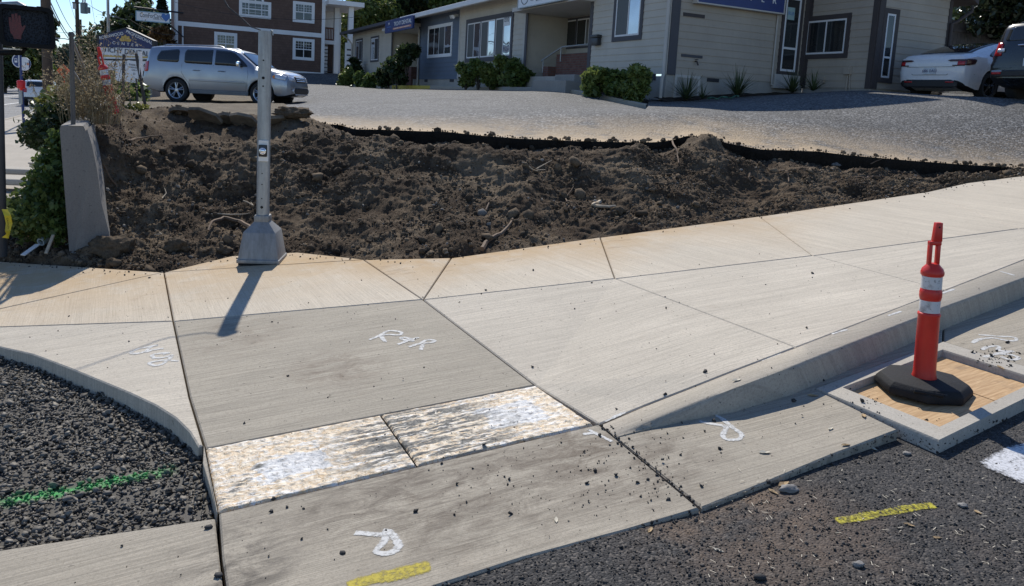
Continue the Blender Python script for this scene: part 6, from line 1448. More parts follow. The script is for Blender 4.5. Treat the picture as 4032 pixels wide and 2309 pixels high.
def tree(name, base, h, crown_r, trunk_r, mat, label, n=9000, leaf=.16, seed=1, group=None, crown_lo=.3, nc=16, cat='tree', squash=1.0):
    rg = np.random.default_rng(seed); root = empty(name, base, 0, label, cat, group); m = MB()
    m.tube([(0, 0, -.3), (rg.uniform(-.1, .1), rg.uniform(-.1, .1), h*.35), (rg.uniform(-.3, .3), rg.uniform(-.3, .3), h*.85)], [trunk_r, trunk_r*.75, trunk_r*.2], 8)
    cl = []
    for k in range(nc):
        a = rg.uniform(0, 6.283); z = h*(crown_lo+(1-crown_lo)*rg.uniform(.08, .92)); e = math.sin(math.pi*min(1, max(.12, (z/h-crown_lo)/(1-crown_lo)*.85+.12))); r = crown_r*e*rg.uniform(.25, .8)
        c = np.array([math.cos(a)*r, math.sin(a)*r, z]); s = crown_r*rg.uniform(.28, .5); cl.append((c, (s, s, s*.75*squash)))
        m.tube([(0, 0, max(.2, z*.55)), tuple(c*np.array([.5, .5, .85])), tuple(c)], [trunk_r*.4, trunk_r*.22, trunk_r*.06], 5)
    m.build('trunk', MAT['bark_tree'], root, smooth=True)
    leaves('crown', clump_pts(cl, n, seed+5, .35), leaf, MAT[mat], root, seed+9); return root
def conifer(base, h, r, label, n=7000, seed=1, group=None, mat='needle', leaf=.22, lo=.08):
    rg = np.random.default_rng(seed); root = empty('conifer_tree', base, 0, label, 'tree', group); m = MB(); m.tube([(0, 0, -.3), (0, 0, h*.98)], [r*.09+.05, .02], 8); P_ = []
    nw = int(16+h*1.2)
    for k in range(nw):
        z = h*(lo+(1-lo)*(k/nw)**.92); R = r*(1-z/h)**.8*rg.uniform(.75, 1.15)+.1; nb = rg.integers(5, 9); a0 = rg.uniform(0, 6.28)
        for b in range(nb):
            a = a0+b*6.283/nb+rg.uniform(-.25, .25); L = R*rg.uniform(.65, 1.12); t = rg.uniform(0.05, 1, int(n/nw/nb))**.7
            x = math.cos(a)*L*t; y = math.sin(a)*L*t; zz = z-.28*L*t+.16*L*t*t; w = L*.20*(1-t*.6)
            P_.append(np.stack([x+rg.normal(size=len(t))*w*.5, y+rg.normal(size=len(t))*w*.5, zz-np.abs(rg.normal(size=len(t)))*w*.45], 1)); 
            if b % 2 == 0: m.tube([(0, 0, z), (math.cos(a)*L*.8, math.sin(a)*L*.8, z-.14*L)], [.04, .012], 4)
    m.build('trunk', MAT['bark_tree'], root, smooth=True); leaves('crown', np.concatenate(P_), leaf, MAT[mat], root, seed+3, 2.4, .5); return root
def gpos(u, v, y): q = P(u, v, y); return Vector((q.x, q.y, float(lot_z(q.x, q.y))))
def at_u(u, y, z=None): q = P(u, 300, y); return Vector((q.x, q.y, float(lot_z(q.x, q.y)) if z is None else z))
conifer(at_u(560, 82, 1.4), 12.6, 2.6, 'tall dark conifer behind the hanging care sign', 9000, 3, leaf=.30)
conifer(at_u(640, 88, 1.4), 11.6, 1.5, 'slender dark conifer close to the brown house corner', 5000, 4, leaf=.28)
tree('broadleaf_tree', at_u(520, 68, 1.2), 6.6, 4.3, .3, 'leaf_dark', 'broad dark tree mass behind the monument sign', 9000, .26, 11, None, .1, 22)
tree('broadleaf_tree', at_u(455, 62, 1.1), 5.2, 1.5, .16, 'leaf_dark', 'small dark tree left of the monument sign', 4200, .2, 12)
tree('broadleaf_tree', at_u(645, 47, 1.3), 3.6, 1.0, .1, 'leaf_red', 'reddish green small tree beside the brown house corner', 2600, .17, 13, None, .2)
tree('broadleaf_tree', at_u(1455, 66, 2.8), 8.4, 3.5, .25, 'leaf_light', 'pale green sunlit tree behind the far end of the office roof', 15000, .2, 21, 'trees behind the office', .12, 24)
tree('broadleaf_tree', at_u(1640, 72, 2.8), 12.5, 5.5, .4, 'leaf_dark', 'large dark tree behind the blue dental sign', 15000, .28, 22, 'trees behind the office', .12, 26)
tree('broadleaf_tree', at_u(1830, 66, 2.8), 11, 4.2, .35, 'leaf_mid', 'green tree behind the roof above the blue wall', 11000, .26, 23, 'trees behind the office', .15, 22)
tree('broadleaf_tree', at_u(1345, 84, 2.9), 8.0, 3.4, .3, 'leaf_dark', 'dark tree seen through the porch of the brown house', 7000, .26, 24, 'trees behind the office', .12, 20)
tree('broadleaf_tree', at_u(3770, 33, 2.9), 6.6, 2.6, .2, 'leaf_yellow', 'yellow-green tree behind the gable end and the shed roof', 8000, .15, 31, None, .25, 18)
tree('broadleaf_tree', at_u(3990, 28.2, 2.8), 7.6, 3.4, .22, 'leaf_dark', 'dark leafy tree behind the wooden fence', 9000, .17, 34, None, .15, 18)
# overhanging tree with shiny leaves at the top right
rt = empty('overhanging_tree', at_u(4230, 25.0, 2.6), 0, 'tree with shiny leaves hanging over the black SUV at top right', 'tree'); cl = []
bx_ = rt.location; m = MB(); m.tube([(0, 0, -.3), (-.1, 0, 1.8), (-.3, .1, 3.4)], [.16, .12, .08], 8)
for (u, v, r) in ((3865, 70, .5), (3930, 50, .75), (3990, 95, .6), (3890, 20, .7), (4010, 30, .9), (3960, -30, 1.0), (4080, 60, 1.0), (3845, 110, .32), (3935, 120, .38), (4100, -40, 1.2), (3830, 35, .45), (4000, -110, 1.2)):
    r *= 1.18; c = P(u, v, 25.0+(.8 if v < 40 else .3)*math.sin(u)) - bx_; cl.append((np.array(c), (r, r, r*.7))); m.tube([(-.2, 0, 2.4), tuple(np.array(c)*.6+np.array([0, 0, 1.0])), tuple(c)], [.05, .03, .01], 5)
m.build('trunk', MAT['bark_tree'], rt, smooth=True); leaves('crown', clump_pts(cl, 7500, 33, .15), .095, MAT['leaf_shiny'], rt, 5, 2.2)
# trees along the main street, far left
for k, (u, y, h, r, mt, lb) in enumerate(((18, 88, 7.0, 2.6, 'leaf_dark', 'dark rounded street tree at the left edge behind the signal'), (75, 100, 6.4, 2.2, 'leaf_dark', 'dark street tree just left of the bus stop sign'), (125, 92, 7.2, 1.9, 'leaf_light', 'light green street tree right of the bus stop sign'), (160, 112, 8.6, 2.4, 'leaf_mid', 'green street tree left of the wooden pole'), (196, 76, 8.0, 1.5, 'leaf_dark', 'narrow dark tree hugging the wooden pole'), (232, 125, 6.5, 3.0, 'far_leaf_hazed', 'hazy low tree right of the wooden pole'), (285, 120, 6.8, 3.2, 'far_leaf_hazed', 'hazy low tree behind the orange road work sign'), (345, 110, 7.5, 3.0, 'far_leaf_hazed', 'hazy tree behind the dry weeds'), (400, 100, 6.0, 2.6, 'far_leaf_hazed', 'hazy tree behind the red leaning post'))):
    tree('street_tree', at_u(u, y, zl(y)), h, r, .2, mt, lb, 5200 if mt != 'far_leaf_hazed' else 4200, .26 if y < 105 else .34, 41+k, 'trees along the main street', .06, 20)
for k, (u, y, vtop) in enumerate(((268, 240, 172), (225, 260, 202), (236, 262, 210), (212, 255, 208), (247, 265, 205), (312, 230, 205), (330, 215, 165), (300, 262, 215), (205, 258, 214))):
    h = (300-vtop)/3000*y+2.0; conifer(at_u(u, y, -.6), h, h*.2, 'distant conifer on the skyline down the main street', 1500, 60+k, 'conifers on the skyline', 'far_leaf_hazed', .75, .04)
# ---- shrubs by the office
def shrub(px, y, r, mat, label, n=1700, leaf=.075, seed=1, group=None, name='shrub', zsq=.9, z=None):
    q = P(*px, y); rg = np.random.default_rng(seed); root = empty(name, Vector((q.x, q.y, q.z-r*zsq*.8)), 0, label, 'shrub', group); cl = []; m = MB()
    for k in range(9):
        a = rg.uniform(0, 6.28); c = np.array([math.cos(a)*r*.55*rg.uniform(.2, 1), math.sin(a)*r*.45*rg.uniform(.2, 1), r*zsq*(.45+.95*rg.uniform(0, 1))]); s = r*rg.uniform(.30, .46); cl.append((c, (s, s, s*.8))); m.tube([(0, 0, -.1), tuple(c*.6), tuple(c)], [.02, .014, .006], 5)
    m.build('stem', MAT['bark_tree'], root); leaves('foliage', clump_pts(cl, n, seed, .3), leaf, MAT[mat], root, seed+2); return root
gS = 'shrubs along the office front'
shrub((2350, 330), 20.6, .58, 'leaf_light', 'leafy shrub beside the porch steps, left of three', 2600, .10, 3, gS); shrub((2437, 335), 20.2, .52, 'leaf_mid', 'middle leafy shrub below the wall window', 2200, .10, 4, gS); shrub((2515, 345), 19.7, .56, 'leaf_light', 'rounded yellow-green shrub nearest the building corner', 2400, .10, 5, gS, zsq=1.15)
for k, (u, v, y, r, mt, lb) in enumerate(((1835, 305, 29.6, .55, 'leaf_light', 'leftmost shrub under the triple window'), (1885, 296, 29.0, .62, 'leaf_mid', 'tall shrub under the middle of the triple window'), (1935, 304, 28.2, .62, 'leaf_light', 'spreading shrub under the triple window, right of the tall one'), (1985, 290, 27.6, .66, 'leaf_light', 'tallest shrub under the right end of the triple window'), (2040, 310, 26.6, .52, 'leaf_mid', 'dark shrub beside the porch corner post'))): shrub((u, v), y, r, mt, lb, 2100, .12, 70+k, gS, zsq=1.1)
for k, (u, v, y, r, mt, lb) in enumerate(((1562, 285, 36.5, .95, 'leaf_dark', 'large dark shrub in front of the brown entry door'), (1602, 235, 36.0, .7, 'leaf_dark', 'dark shrub rising over the brick planter'), (1522, 312, 38.5, .65, 'leaf_dark', 'low dark shrub left of the brick planter'), (1470, 318, 40.5, .6, 'leaf_mid', 'feathery green shrub under the cream end wall'), (1425, 325, 43, .7, 'leaf_mid', 'small green shrub near the far end of the kerb'), (1362, 318, 45.5, .7, 'leaf_light', 'loose rose bush at the far corner of the office'), (1397, 270, 46.5, .7, 'leaf_dark', 'climbing shrub against the far office corner'))): shrub((u, v), y, r, mt, lb, 1500, .17, 80+k, gS, zsq=1.2)
def yucca(px, y, s, n, label, seed):
    q = P(*px, y); rg = np.random.default_rng(seed); z0 = float(lot_z(q.x, q.y)); V = []; F = []; rn = []
    for k in range(n):
        a = rg.uniform(0, 6.283); e = rg.uniform(.25, 1.45); L = s*rg.uniform(.6, 1.1); d = Vector((math.cos(a)*math.cos(e), math.sin(a)*math.cos(e), math.sin(e))); w = Vector((-math.sin(a), math.cos(a), 0)); b = len(V)
        for t in (0, .35, .7, 1): p_ = d*L*t - ZU*(L*.22*t*t*math.cos(e)); hw_ = .020*(1-t*.92)*(1 if t else .7); V += [p_-w*hw_, p_+w*hw_]; rn += [k/n]*2
        for i in range(3): F.append((b+2*i, b+2*i+1, b+2*i+3, b+2*i+2))
    o = npmesh('yucca', [tuple(v) for v in V], F, MAT['yucca'], attrs={'rnd': rn}); o.location = (q.x, q.y, z0+.05); tag(o, label, 'plant', 'spiky plants under the side wall')
yucca((2700, 392), 19.6, .85, 90, 'spiky yucca in front of the crawl door', 1); yucca((2902, 388), 20.2, .85, 110, 'large spiky yucca below the wall vent', 2); yucca((3118, 372), 20.9, .80, 90, 'spiky yucca under the tall narrow window', 3); yucca((3200, 374), 20.6, .6, 60, 'smaller spiky yucca at the tan wall corner', 4); yucca((2765, 392), 19.6, .45, 40, 'thin dry tuft between the two larger yuccas', 5)
m = MB(); pts = [P(2785+k*8, 400-3*math.sin(k*.9), 19.4-.1*math.sin(k*1.7)) for k in range(16)]; pts = [Vector((p.x, p.y, float(lot_z(p.x, p.y))+.06+.02*math.sin(k))) for k, p in enumerate(pts)]; m.tube(pts, .022, 6); MAT['hose'] = simple('garden_hose', (.05, .13, .09), .5); o = m.build('garden_hose', MAT['hose'], smooth=True); tag(o, 'green garden hose lying below the side wall', 'hose')
# ================================================================== OLD WALL, IVY, DRY WEEDS
MAT['old_wall'] = concrete('old_wall_concrete', (.23, .215, .195), R_(15), streak=.1, smudges=[(*P(300, 900, 7.1), .5, (.12, .11, .10), .5)])
Wb = P(292, 1040, 7.2); Wb.z = 0; zt_ = P(300, 497, 7.2).z; zb_ = -.45
sec = [(-.02, zb_), (.33, zb_), (.295, .12), (.245, .42), (.205, .75), (.165, .98), (.13, 1.12), (.12, zt_-.05), (.10, zt_), (-.085, zt_), (-.095, zt_-.03)]
m = MB(); vs = []; nse = len(sec)
ts = [0, .03, .1, .4, 1, 2.5, 5, 9, 14, 20]
for i, t in enumerate(ts):
    for j, (x, z) in enumerate(sec):
        j_ = .02*noise.noise(Vector((x*8, z*8, t*3))) if 1 <= j <= 8 else 0
        brk = (.03*noise.noise(Vector((x*9, z*7, 3)))+(.03 if j in (6, 7, 8) else 0)) if t == 0 else 0
        q = Wb+E1*(t+brk)+E2*(x+j_)+ZU*(z+(zl(Wb.y+t)-zl(Wb.y))+.012*t); vs.append(q)
fs = [(i*nse+j, i*nse+(j+1) % nse, (i+1)*nse+(j+1) % nse, (i+1)*nse+j) for i in range(len(ts)-1) for j in range(nse)] + [tuple(range(nse-1, -1, -1)), tuple((len(ts)-1)*nse+j for j in range(nse))]
m.add(vs, fs); o = m.build('retaining_wall', MAT['old_wall'], bevel=.006); tag(o, 'old broken end of a grey concrete retaining wall', 'wall')
MAT['rust'] = galv('weathered_pipe', (.16, .145, .13), .4, .6)
fr_ = empty('pipe_fence', Wb+E1*.22+E2*.0+ZU*zt_, 0, 'old weathered pipe fence post and rails on the retaining wall', 'fence')
hp = (497-158)/3000*7.4
m = MB(); m.tube([(0, 0, -.02), (0, 0, hp)], .021, 14); m.lathe([(.021, hp), (.028, hp+.0), (.029, hp+.03), (.018, hp+.045)], 14); m.build('post', MAT['rust'], fr_, smooth=True)
for t in (2.2, 4.4): m = MB(); m.tube([E1*t+ZU*-.3, E1*t+ZU*(hp*.72-.05*t)], .02, 10); m.build('post', MAT['rust'], fr_, smooth=True)
m = MB(); m.tube([(0, 0, hp-.03), tuple(E1*2.2+ZU*(hp*.72-.12)), tuple(E1*4.4+ZU*(hp*.72-.25))], .016, 10); m.build('rail', MAT['galv'], fr_, smooth=True); m = MB(); m.tube([(0, 0, hp*.62), tuple(E1*2.2+ZU*hp*.3)], .016, 10); m.build('rail', MAT['galv'], fr_, smooth=True)
def ivy(name, spots, n, leaf, mat, label, seed, cat='ivy'):
    cl = [(np.array(P(u, v, y)), (r, r*.7, r*.9)) for u, v, y, r in spots]; o = leaves(name, clump_pts(cl, int(n*.7), seed, .1), leaf, MAT[mat], None, seed+1); tag(o, label, cat); return o
ivy('ivy', [(215, 640, 7.9, .20), (225, 720, 7.7, .24), (200, 800, 7.6, .26), (235, 850, 7.5, .2), (170, 690, 8.0, .16), (240, 560, 8.0, .16), (150, 760, 7.8, .2), (225, 905, 7.4, .16)], 5200, .045, 'leaf_mid', 'green ivy climbing the left side of the broken wall', 101)
ivy('ivy_patch', [(60, 850, 7.6, .2), (95, 880, 7.5, .22), (140, 860, 7.5, .22), (45, 815, 7.8, .14), (110, 820, 7.7, .18), (170, 890, 7.4, .16)], 3600, .042, 'leaf_light', 'bright ivy patch on the ground left of the wall', 102)
ivy('hedge', [(165, 520, 9.5, .30), (215, 505, 9.3, .34), (255, 470, 9.2, .36), (190, 545, 9.2, .26), (140, 535, 9.6, .22), (240, 530, 9.0, .28), (290, 440, 9.4, .26), (280, 490, 9.1, .26)], 6500, .042, 'leaf_dark', 'clipped dark hedge on the pavement side of the wall top', 103, 'hedge')
ivy('leafy_hedge', [(205, 430, 9.6, .24), (245, 405, 9.6, .25), (175, 470, 9.7, .18), (275, 390, 9.6, .2), (230, 455, 9.4, .2)], 3000, .04, 'leaf_yellow', 'yellow-green leafy top growth above the dark hedge', 104, 'hedge')
ivy('weed_patch', [(490, 365, 20, .55), (460, 350, 20.5, .45), (530, 375, 19.5, .4), (450, 385, 19.6, .45), (505, 395, 19, .35)], 2400, .12, 'leaf_mid', 'leafy weeds in front of the monument sign base', 105, 'weeds')
ivy('low_grass', [(500, 448, 10.6, .14), (540, 446, 10.7, .15), (575, 448, 10.6, .12), (470, 452, 10.4, .1)], 1500, .035, 'leaf_yellow', 'patch of dry green grass at the foot of the stakes', 106, 'grass')
def weeds(name, spots, label, seed):
    rg = np.random.default_rng(seed); m = MB(); lp_ = []; SP = []
    for (u, v, y, h, sp, n) in spots:
        b = P(u, v, y)
        for k in range(n):
            a = rg.uniform(0, 6.283); r0 = rg.uniform(0, .22)*sp; p0 = b+Vector((math.cos(a)*r0, math.sin(a)*r0, 0)); hh = h*rg.uniform(.45, 1.05); dr = Vector((math.cos(a), math.sin(a), 0))*hh*rg.uniform(.05, .42)*sp
            p1 = p0+dr*.4+ZU*hh*.55; p2 = p0+dr+ZU*hh*(1-.25*rg.uniform(0, 1)); m.tube([p0, p1, p2], [.0035, .0028, .0012], 4, cap=False)
            for _ in range(int(11*hh/.7)):
                t = rg.uniform(.25, 1.05); c = (p0*(1-t)**2+p1*2*t*(1-t)+p2*t*t); d = Vector(rg.normal(size=3))*.055*hh; e = c+d; m.tube([c, e], [.0018, .0008], 3, cap=False); lp_ += [tuple(e), tuple(e+Vector(rg.normal(size=3))*.012), tuple(c+d*.6)]
    root = m.build(name, MAT['dry']); root.data.attributes.new('rnd', 'FLOAT', 'POINT').data.foreach_set('value', RNG.uniform(0, 1, len(root.data.vertices)).astype(np.float32))
    leaves('seed_head', lp_, .0135, MAT['dry'], root, seed+1, 1.5); tag(root, label, 'weeds'); return root
weeds('dry_weeds', [(330, 490, 8.2, .60, 1.0, 50), (378, 490, 8.3, .66, 1.1, 56), (360, 478, 9.2, .76, 1.2, 50), (415, 488, 8.2, .62, .8, 34), (300, 470, 9.4, .60, .9, 22), (215, 430, 10.5, .60, 1.2, 22)], 'tall clump of dry straw-coloured weeds behind the wall post', 111)
weeds('dry_stalks', [(345, 470, 9.0, 1.32, .8, 16), (380, 470, 9.4, 1.2, .9, 12), (320, 470, 9.2, 1.25, .7, 8)], 'sparse bare stalks rising above the dry weeds against the sky', 112)
# ================================================================== STREET FURNITURE, LEFT SIDE
MAT['wood_pole'] = simple('creosoted_wood', (.085, .060, .042), .9, var=.35, scale=3, bump=.5); MAT['steel_dark'] = simple('painted_steel_dark', (.035, .036, .038), .5, var=.25); MAT['signal_black'] = simple('signal_housing', (.008, .009, .010), .6, var=.3, spec=.15); MAT['blue_steel'] = simple('blue_painted_steel', (.022, .045, .16), .45)
# pedestrian signal on its pole
ys = 6.9; A = P(107, 108, ys); sp_ = ys/3000
ps = empty('pedestrian_signal', A, 0, 'black pedestrian signal head with unlit red hand at top left', 'pedestrian signal')
fx2 = Vector((.86, .51, 0)).normalized(); fn2 = Vector((fx2.y, -fx2.x, 0)); fz = (ZU-fx2*.05).normalized(); OO = Vector((0, 0, 0))
hw_, hh_ = 91*sp_, 78*sp_
m = MB()
def rrect(w, h, r, n=6):
    out = []
    for cx, cy, a0 in ((w-r, h-r, 0), (-w+r, h-r, 90), (-w+r, -h+r, 180), (w-r, -h+r, 270)):
        for k in range(n+1): a = R_(a0+90*k/n); out.append((cx+r*math.cos(a), cy+r*math.sin(a)))
    return out
m.prism(rrect(hw_, hh_, .045), OO, fx2, fz, fn2, -.16, .03); hs_ = m.build('housing', MAT['signal_black'], ps, bevel=.012, smooth=True, auto=40)
a = rrect(hw_, hh_, .045); b = rrect(hw_-.035, hh_-.035, .03); m = MB(); n = len(a); vs = [fx2*x+fz*z+fn2*d for pl, d in ((a, .02), (a, .085), (b, .085), (b, .035)) for x, z in pl]; m.add(vs, [(k*n+i, k*n+(i+1) % n, (k+1)*n+(i+1) % n, (k+1)*n+i) for k in range(3) for i in range(n)]); m.build('visor', MAT['signal_black'], ps, smooth=True, auto=40)
def facemat():
    t = NT('signal_face'); p = t.pos(rot=0, scale=(1, 1, 1)); v = t.vor(t.pos(scale=(70, 70, 70)), 1.0); t.bsdf(t.mix(t.mr(v, .3, .6), (.006, .007, .010), (.022, .028, .038)), .6, 0, t.bump(v, .4, .006), .15); return t.m
m = MB(); m.prism(b, OO, fx2, fz, fn2, .03, .037); m.build('face', facemat(), ps)
hand = [(-.9, -.55), (-.95, .1), (-.93, .62), (-.80, .66), (-.76, .2), (-.74, .9), (-.58, .93), (-.55, .25), (-.52, .98), (-.36, .98), (-.34, .25), (-.30, .86), (-.16, .84), (-.16, .15), (-.12, -.05), (.02, .12), (.12, .08), (.0, -.22), (-.14, -.5), (-.22, -.75), (-.25, -1.0), (-.72, -1.0), (-.76, -.75)]
m = MB(); m.prism([((x*.50-.10)*hw_*1.1, z*hh_*.62) for x, z in hand], OO, fx2, fz, fn2, .037, .041); m.build('hand_symbol', simple('unlit_red_lens', (.10, .008, .012), .4, var=.5, scale=90), ps)
m = MB(); q0 = P(-60, 20, ys)-A; q1 = P(70, 14, ys)-A; q2 = P(92, 24, ys)-A; m.tube([q0+fn2*-.06, q1+fn2*-.06, q2+fn2*-.06+ZU*.0, q2+fn2*-.06-ZU*.10], [.024, .026, .028, .03], 12); m.build('upper_arm', MAT['galv'], ps, smooth=True)
m = MB(); q = P(157, 32, ys)-A; m.box(q+fn2*-.05, (.03, .05, .03)); m.build('lug', MAT['signal_black'], ps)
m = MB(); q0 = P(-60, 207, ys)-A; q1 = P(80, 207, ys)-A; m.tube([q0-fn2*.06, q1-fn2*.06, P(98, 190, ys)-A-fn2*.06], [.024, .026, .022], 10); m.build('lower_arm', MAT['signal_black'], ps, smooth=True); m = MB(); m.box((P(50, 194, ys)-A), (.15, .03, .012)); m.build('arm_bracket', MAT['white_plastic'], ps)
pp = [P(4, 1010, 7.0), P(-8, 500, 7.0), P(-22, -80, 7.0)]; m = MB(); m.tube(pp, .052, 18); o = m.build('signal_pole', MAT['steel_dark'], smooth=True); tag(o, 'dark steel signal pole along the left edge of the picture', 'pole')
m = MB(); tp = [P(18, 825, 6.9), P(30, 850, 6.88), P(36, 880, 6.9), P(30, 910, 6.88), P(20, 938, 6.9)]; vs = []
for k, p_ in enumerate(tp): w = Vector((math.cos(.5*k), .5*math.sin(.9*k), .1*math.sin(k*2))).normalized()*.026; vs += [p_-w, p_+w]
m.add(vs, [(2*i, 2*i+1, 2*i+3, 2*i+2) for i in range(4)]); MAT['tape'] = simple('yellow_tape', (.68, .52, .03), .45); o = m.build('caution_tape', MAT['tape']); md = o.modifiers.new('s', 'SOLIDIFY'); md.thickness = .002; tag(o, 'strip of yellow caution tape hanging on the signal pole', 'tape'); text_mesh('lettering', 'CAUTION', .022, MAT['dark'], o, P(31, 880, 6.86), Vector((0.1, 0, -1)).normalized(), Vector((1, .1, .1)).normalized(), .001)
# wooden poles, transformer, street lamp, mast
def wpole(u, y, r, h, label, arm=None, z0=None, name='utility_pole', mat='wood_pole', lean=0, group='utility poles'):
    b = at_u(u, y, zl(y) if z0 is None else z0); root = empty(name, b, 0, label, 'utility pole', group); m = MB(); m.tube([(0, 0, -.5), (lean*.5, 0, h*.5), (lean, 0, h)], [r, r*.9, r*.8], 12); m.build('pole', MAT[mat], root, smooth=True)
    if arm:
        for z, w in arm: m = MB(); m.box((lean*z/h, -.12, z), (w, .1, .12)); m.build('crossarm', MAT['wood_pole'], root)
    return root
p1 = wpole(189, 27, .17, 12, 'thick brown wooden pole behind the pedestrian signal', lean=-.05)
p2 = wpole(311, 66, .17, 13, 'wooden pole carrying the grey transformer', [(8.4, .6)], lean=-.1); T = p2.location
m = MB(); c = P(331, 33, 66)-T; m.lathe([(.25, -.45), (.28, -.42), (.28, .35), (.30, .36), (.27, .44), (.05, .5)], 16, Matrix.Translation(c)); m.tube([c+Vector((-.1, 0, .45)), c+Vector((-.1, 0, .75))], .05, 6); m.tube([c+Vector((.1, 0, .45)), c+Vector((.1, 0, .75))], .05, 6); m.obox(c, Vector((1, 0, 0)), Vector((0, 1, 0)), ZU, .25, .48, -.1, .1, -.4, .1); m.build('transformer', simple('transformer_grey', (.17, .20, .20), .5), p2, smooth=True)
c = P(297, 25, 66)-T; m = MB(); m.box(c, (.3, .3, .48)); m.build('switch_box', MAT['galv'], p2)
wpole(321, 92, .15, 9.0, 'wooden pole just right of the transformer pole', [(8.2, 1.2)]); wpole(355, 118, .16, 9.8, 'far wooden pole with a wide crossarm in the stalks', [(8.4, 2.3), (7.7, 1.6)]); wpole(382, 150, .16, 9.6, 'farthest wooden pole beside the monument sign', [(8.0, 2.6)])
wpole(429, 58, .11, 14, 'slim pale blue steel mast left of the conifer', None, None, 'steel_mast', 'mast' if 'mast' in MAT else 'galv', 0, 'utility poles')
m = MB(); a0 = P(311, 172, 66.0); m.tube([a0, P(285, 160, 66), P(255, 153, 66.2), P(228, 152, 66.4)], [.05, .045, .04, .035], 8); l_ = m.build('street_lamp', MAT['galv'], smooth=True); m = MB(); m.box(P(222, 152, 66.4), (.5, .22, .09), taper=.8); m.build('lamp_head', MAT['galv'], l_, bevel=.02); tag(l_, 'curved arm street lamp reaching left from the transformer pole', 'street lamp')
def wire(a, b, sag, label, r=.016, n=14):
    A_, B_ = P(*a), P(*b); m = MB(); m.tube([A_.lerp(B_, k/n)-ZU*sag*4*(k/n)*(1-k/n) for k in range(n+1)], r, 5); o = m.build('overhead_wire', MAT['cable'], smooth=True); tag(o, label, 'wire', 'overhead wires')
wire((196, 4, 27), (308, 152, 66), .55, 'upper of the two dark cables from the brown pole', .020); wire((196, 21, 27), (306, 160, 66), .55, 'lower of the two dark cables from the brown pole', .020); wire((218, -6, 40), (306, 136, 66), .35, 'cable steeply descending to the transformer pole', .018)
wire((318, -4, 60), (500, 78, 44), .25, 'upper pale wire running right over the conifer', .012); wire((325, -2, 60), (470, 68, 44), .25, 'lower pale wire running right over the conifer', .012); wire((272, -4, 60), (303, 90, 70), .15, 'thin wire left of the transformer pole', .012); wire((358, -4, 60), (378, 110, 110), .15, 'thin wire dropping toward the far pole', .014); wire((200, 127, 60), (306, 122, 66), .1, 'level thin wire across the sky gap', .014)
wire((510, 76, 40), (700, 135, 47.5), .3, 'service cable running to the brown house corner', .016); wire((690, 10, 46), (1420, 66, 44), .5, 'thin pale cable across the front of the brown house', .010)
# bus stop sign
b = hit(95, 512); bs = empty('bus_stop_sign', b, 0, 'blue bus stop pole with white route disc on the left pavement', 'bus stop sign'); sc2 = b.y/3000; H_ = 294*sc2
m = MB(); m.tube([(0, 0, -.1), (-.06, 0, H_)], .045, 10); m.build('pole', MAT['blue_steel'], bs, smooth=True)
X_ = Vector((1, 0, 0)); Yn = Vector((0, -1, 0)); c = P(86, 252, b.y)-b; R__ = 38*sc2*.68
disc = [(R__*math.cos(a), R__*math.sin(a)) for a in np.linspace(-math.pi/2-.35, math.pi/2+.35, 24)]; m = MB(); m.prism(disc, c+X_*.12, X_, ZU, Yn, .05, .07); d_ = m.build('route_disc', MAT['sign_white'], bs); text_mesh('lettering', '35', R__*.55, MAT['letter_dark'], d_, c+X_*.20+Yn*.072, X_, ZU, .004)
m = MB(); m.prism([(R__*math.cos(a), R__*math.sin(a)) for a in np.linspace(-.75, .75, 12)], c+X_*.12, X_, ZU, Yn, .07, .076); m.build('blue_band', MAT['sign_navy'], d_); m = MB(); m.prism([(R__*.17*math.cos(a), R__*.17*math.sin(a)) for a in np.linspace(0, 6.2, 14)], c+X_*(.12+R__*.62), X_, ZU, Yn, .076, .08); m.build('red_dot', MAT['letter_orange'], d_)
c = P(80, 240, b.y)-b; m = MB(); m.prism([(R__*.95*math.cos(a), R__*.95*math.sin(a)) for a in np.linspace(math.pi/2, 3*math.pi/2, 20)], c, X_, ZU, Yn, .05, .07); d_ = m.build('symbol_disc', MAT['blue_steel'], bs); m = MB(); ring_ = [(R__*.97*math.cos(a), R__*.97*math.sin(a)) for a in np.linspace(math.pi/2, 3*math.pi/2, 20)]; m.tube([c+X_*x+ZU*z+Yn*.07 for x, z in ring_], .018, 6); m.tube([c+ZU*R__+Yn*.07, c-ZU*R__+Yn*.07], .018, 6); m.build('rim', MAT['sign_white'], d_)
m = MB(); s_ = R__*.3; m.obox(c-X_*R__*.45+Yn*.072, X_, ZU, Yn, -s_*.7, s_*.7, -s_, s_, 0, .004); q = m.build('bus_symbol', MAT['sign_white'], d_); m = MB(); m.obox(c-X_*R__*.45+Yn*.077, X_, ZU, Yn, -s_*.45, s_*.45, -s_*.1, s_*.65, 0, .004); m.build('bus_window', MAT['blue_steel'], q)
m = MB(); m.obox(P(86, 378, b.y)-b+Yn*.05, X_, ZU, Yn, -.06, .06, -.28, .28, 0, .03); m.build('timetable', MAT['galv'], bs)
q = P(83, 333, b.y-.3); m = MB(); m.lathe([(.10, -.14), (.12, -.12), (.13, .1), (.11, .13), (.04, .14)], 16, Matrix.Translation(q)); m.tube([q-ZU*.1, q-ZU*.2], .05, 8); o = m.build('red_marker', simple('red_plastic', (.72, .02, .015), .4), smooth=True); tag(o, 'bright red drum-shaped marker hung at the bus stop pole', 'marker')
q = P(180, 440, 25.5); q.z = zl(25.5)+.05; nb = empty('newspaper_box', q, 0, 'blue and white newspaper box beside the brown wooden pole', 'newspaper box'); m = MB()
for x in (-.22, .22): m.box((x, 0, .4), (.04, .3, .8))
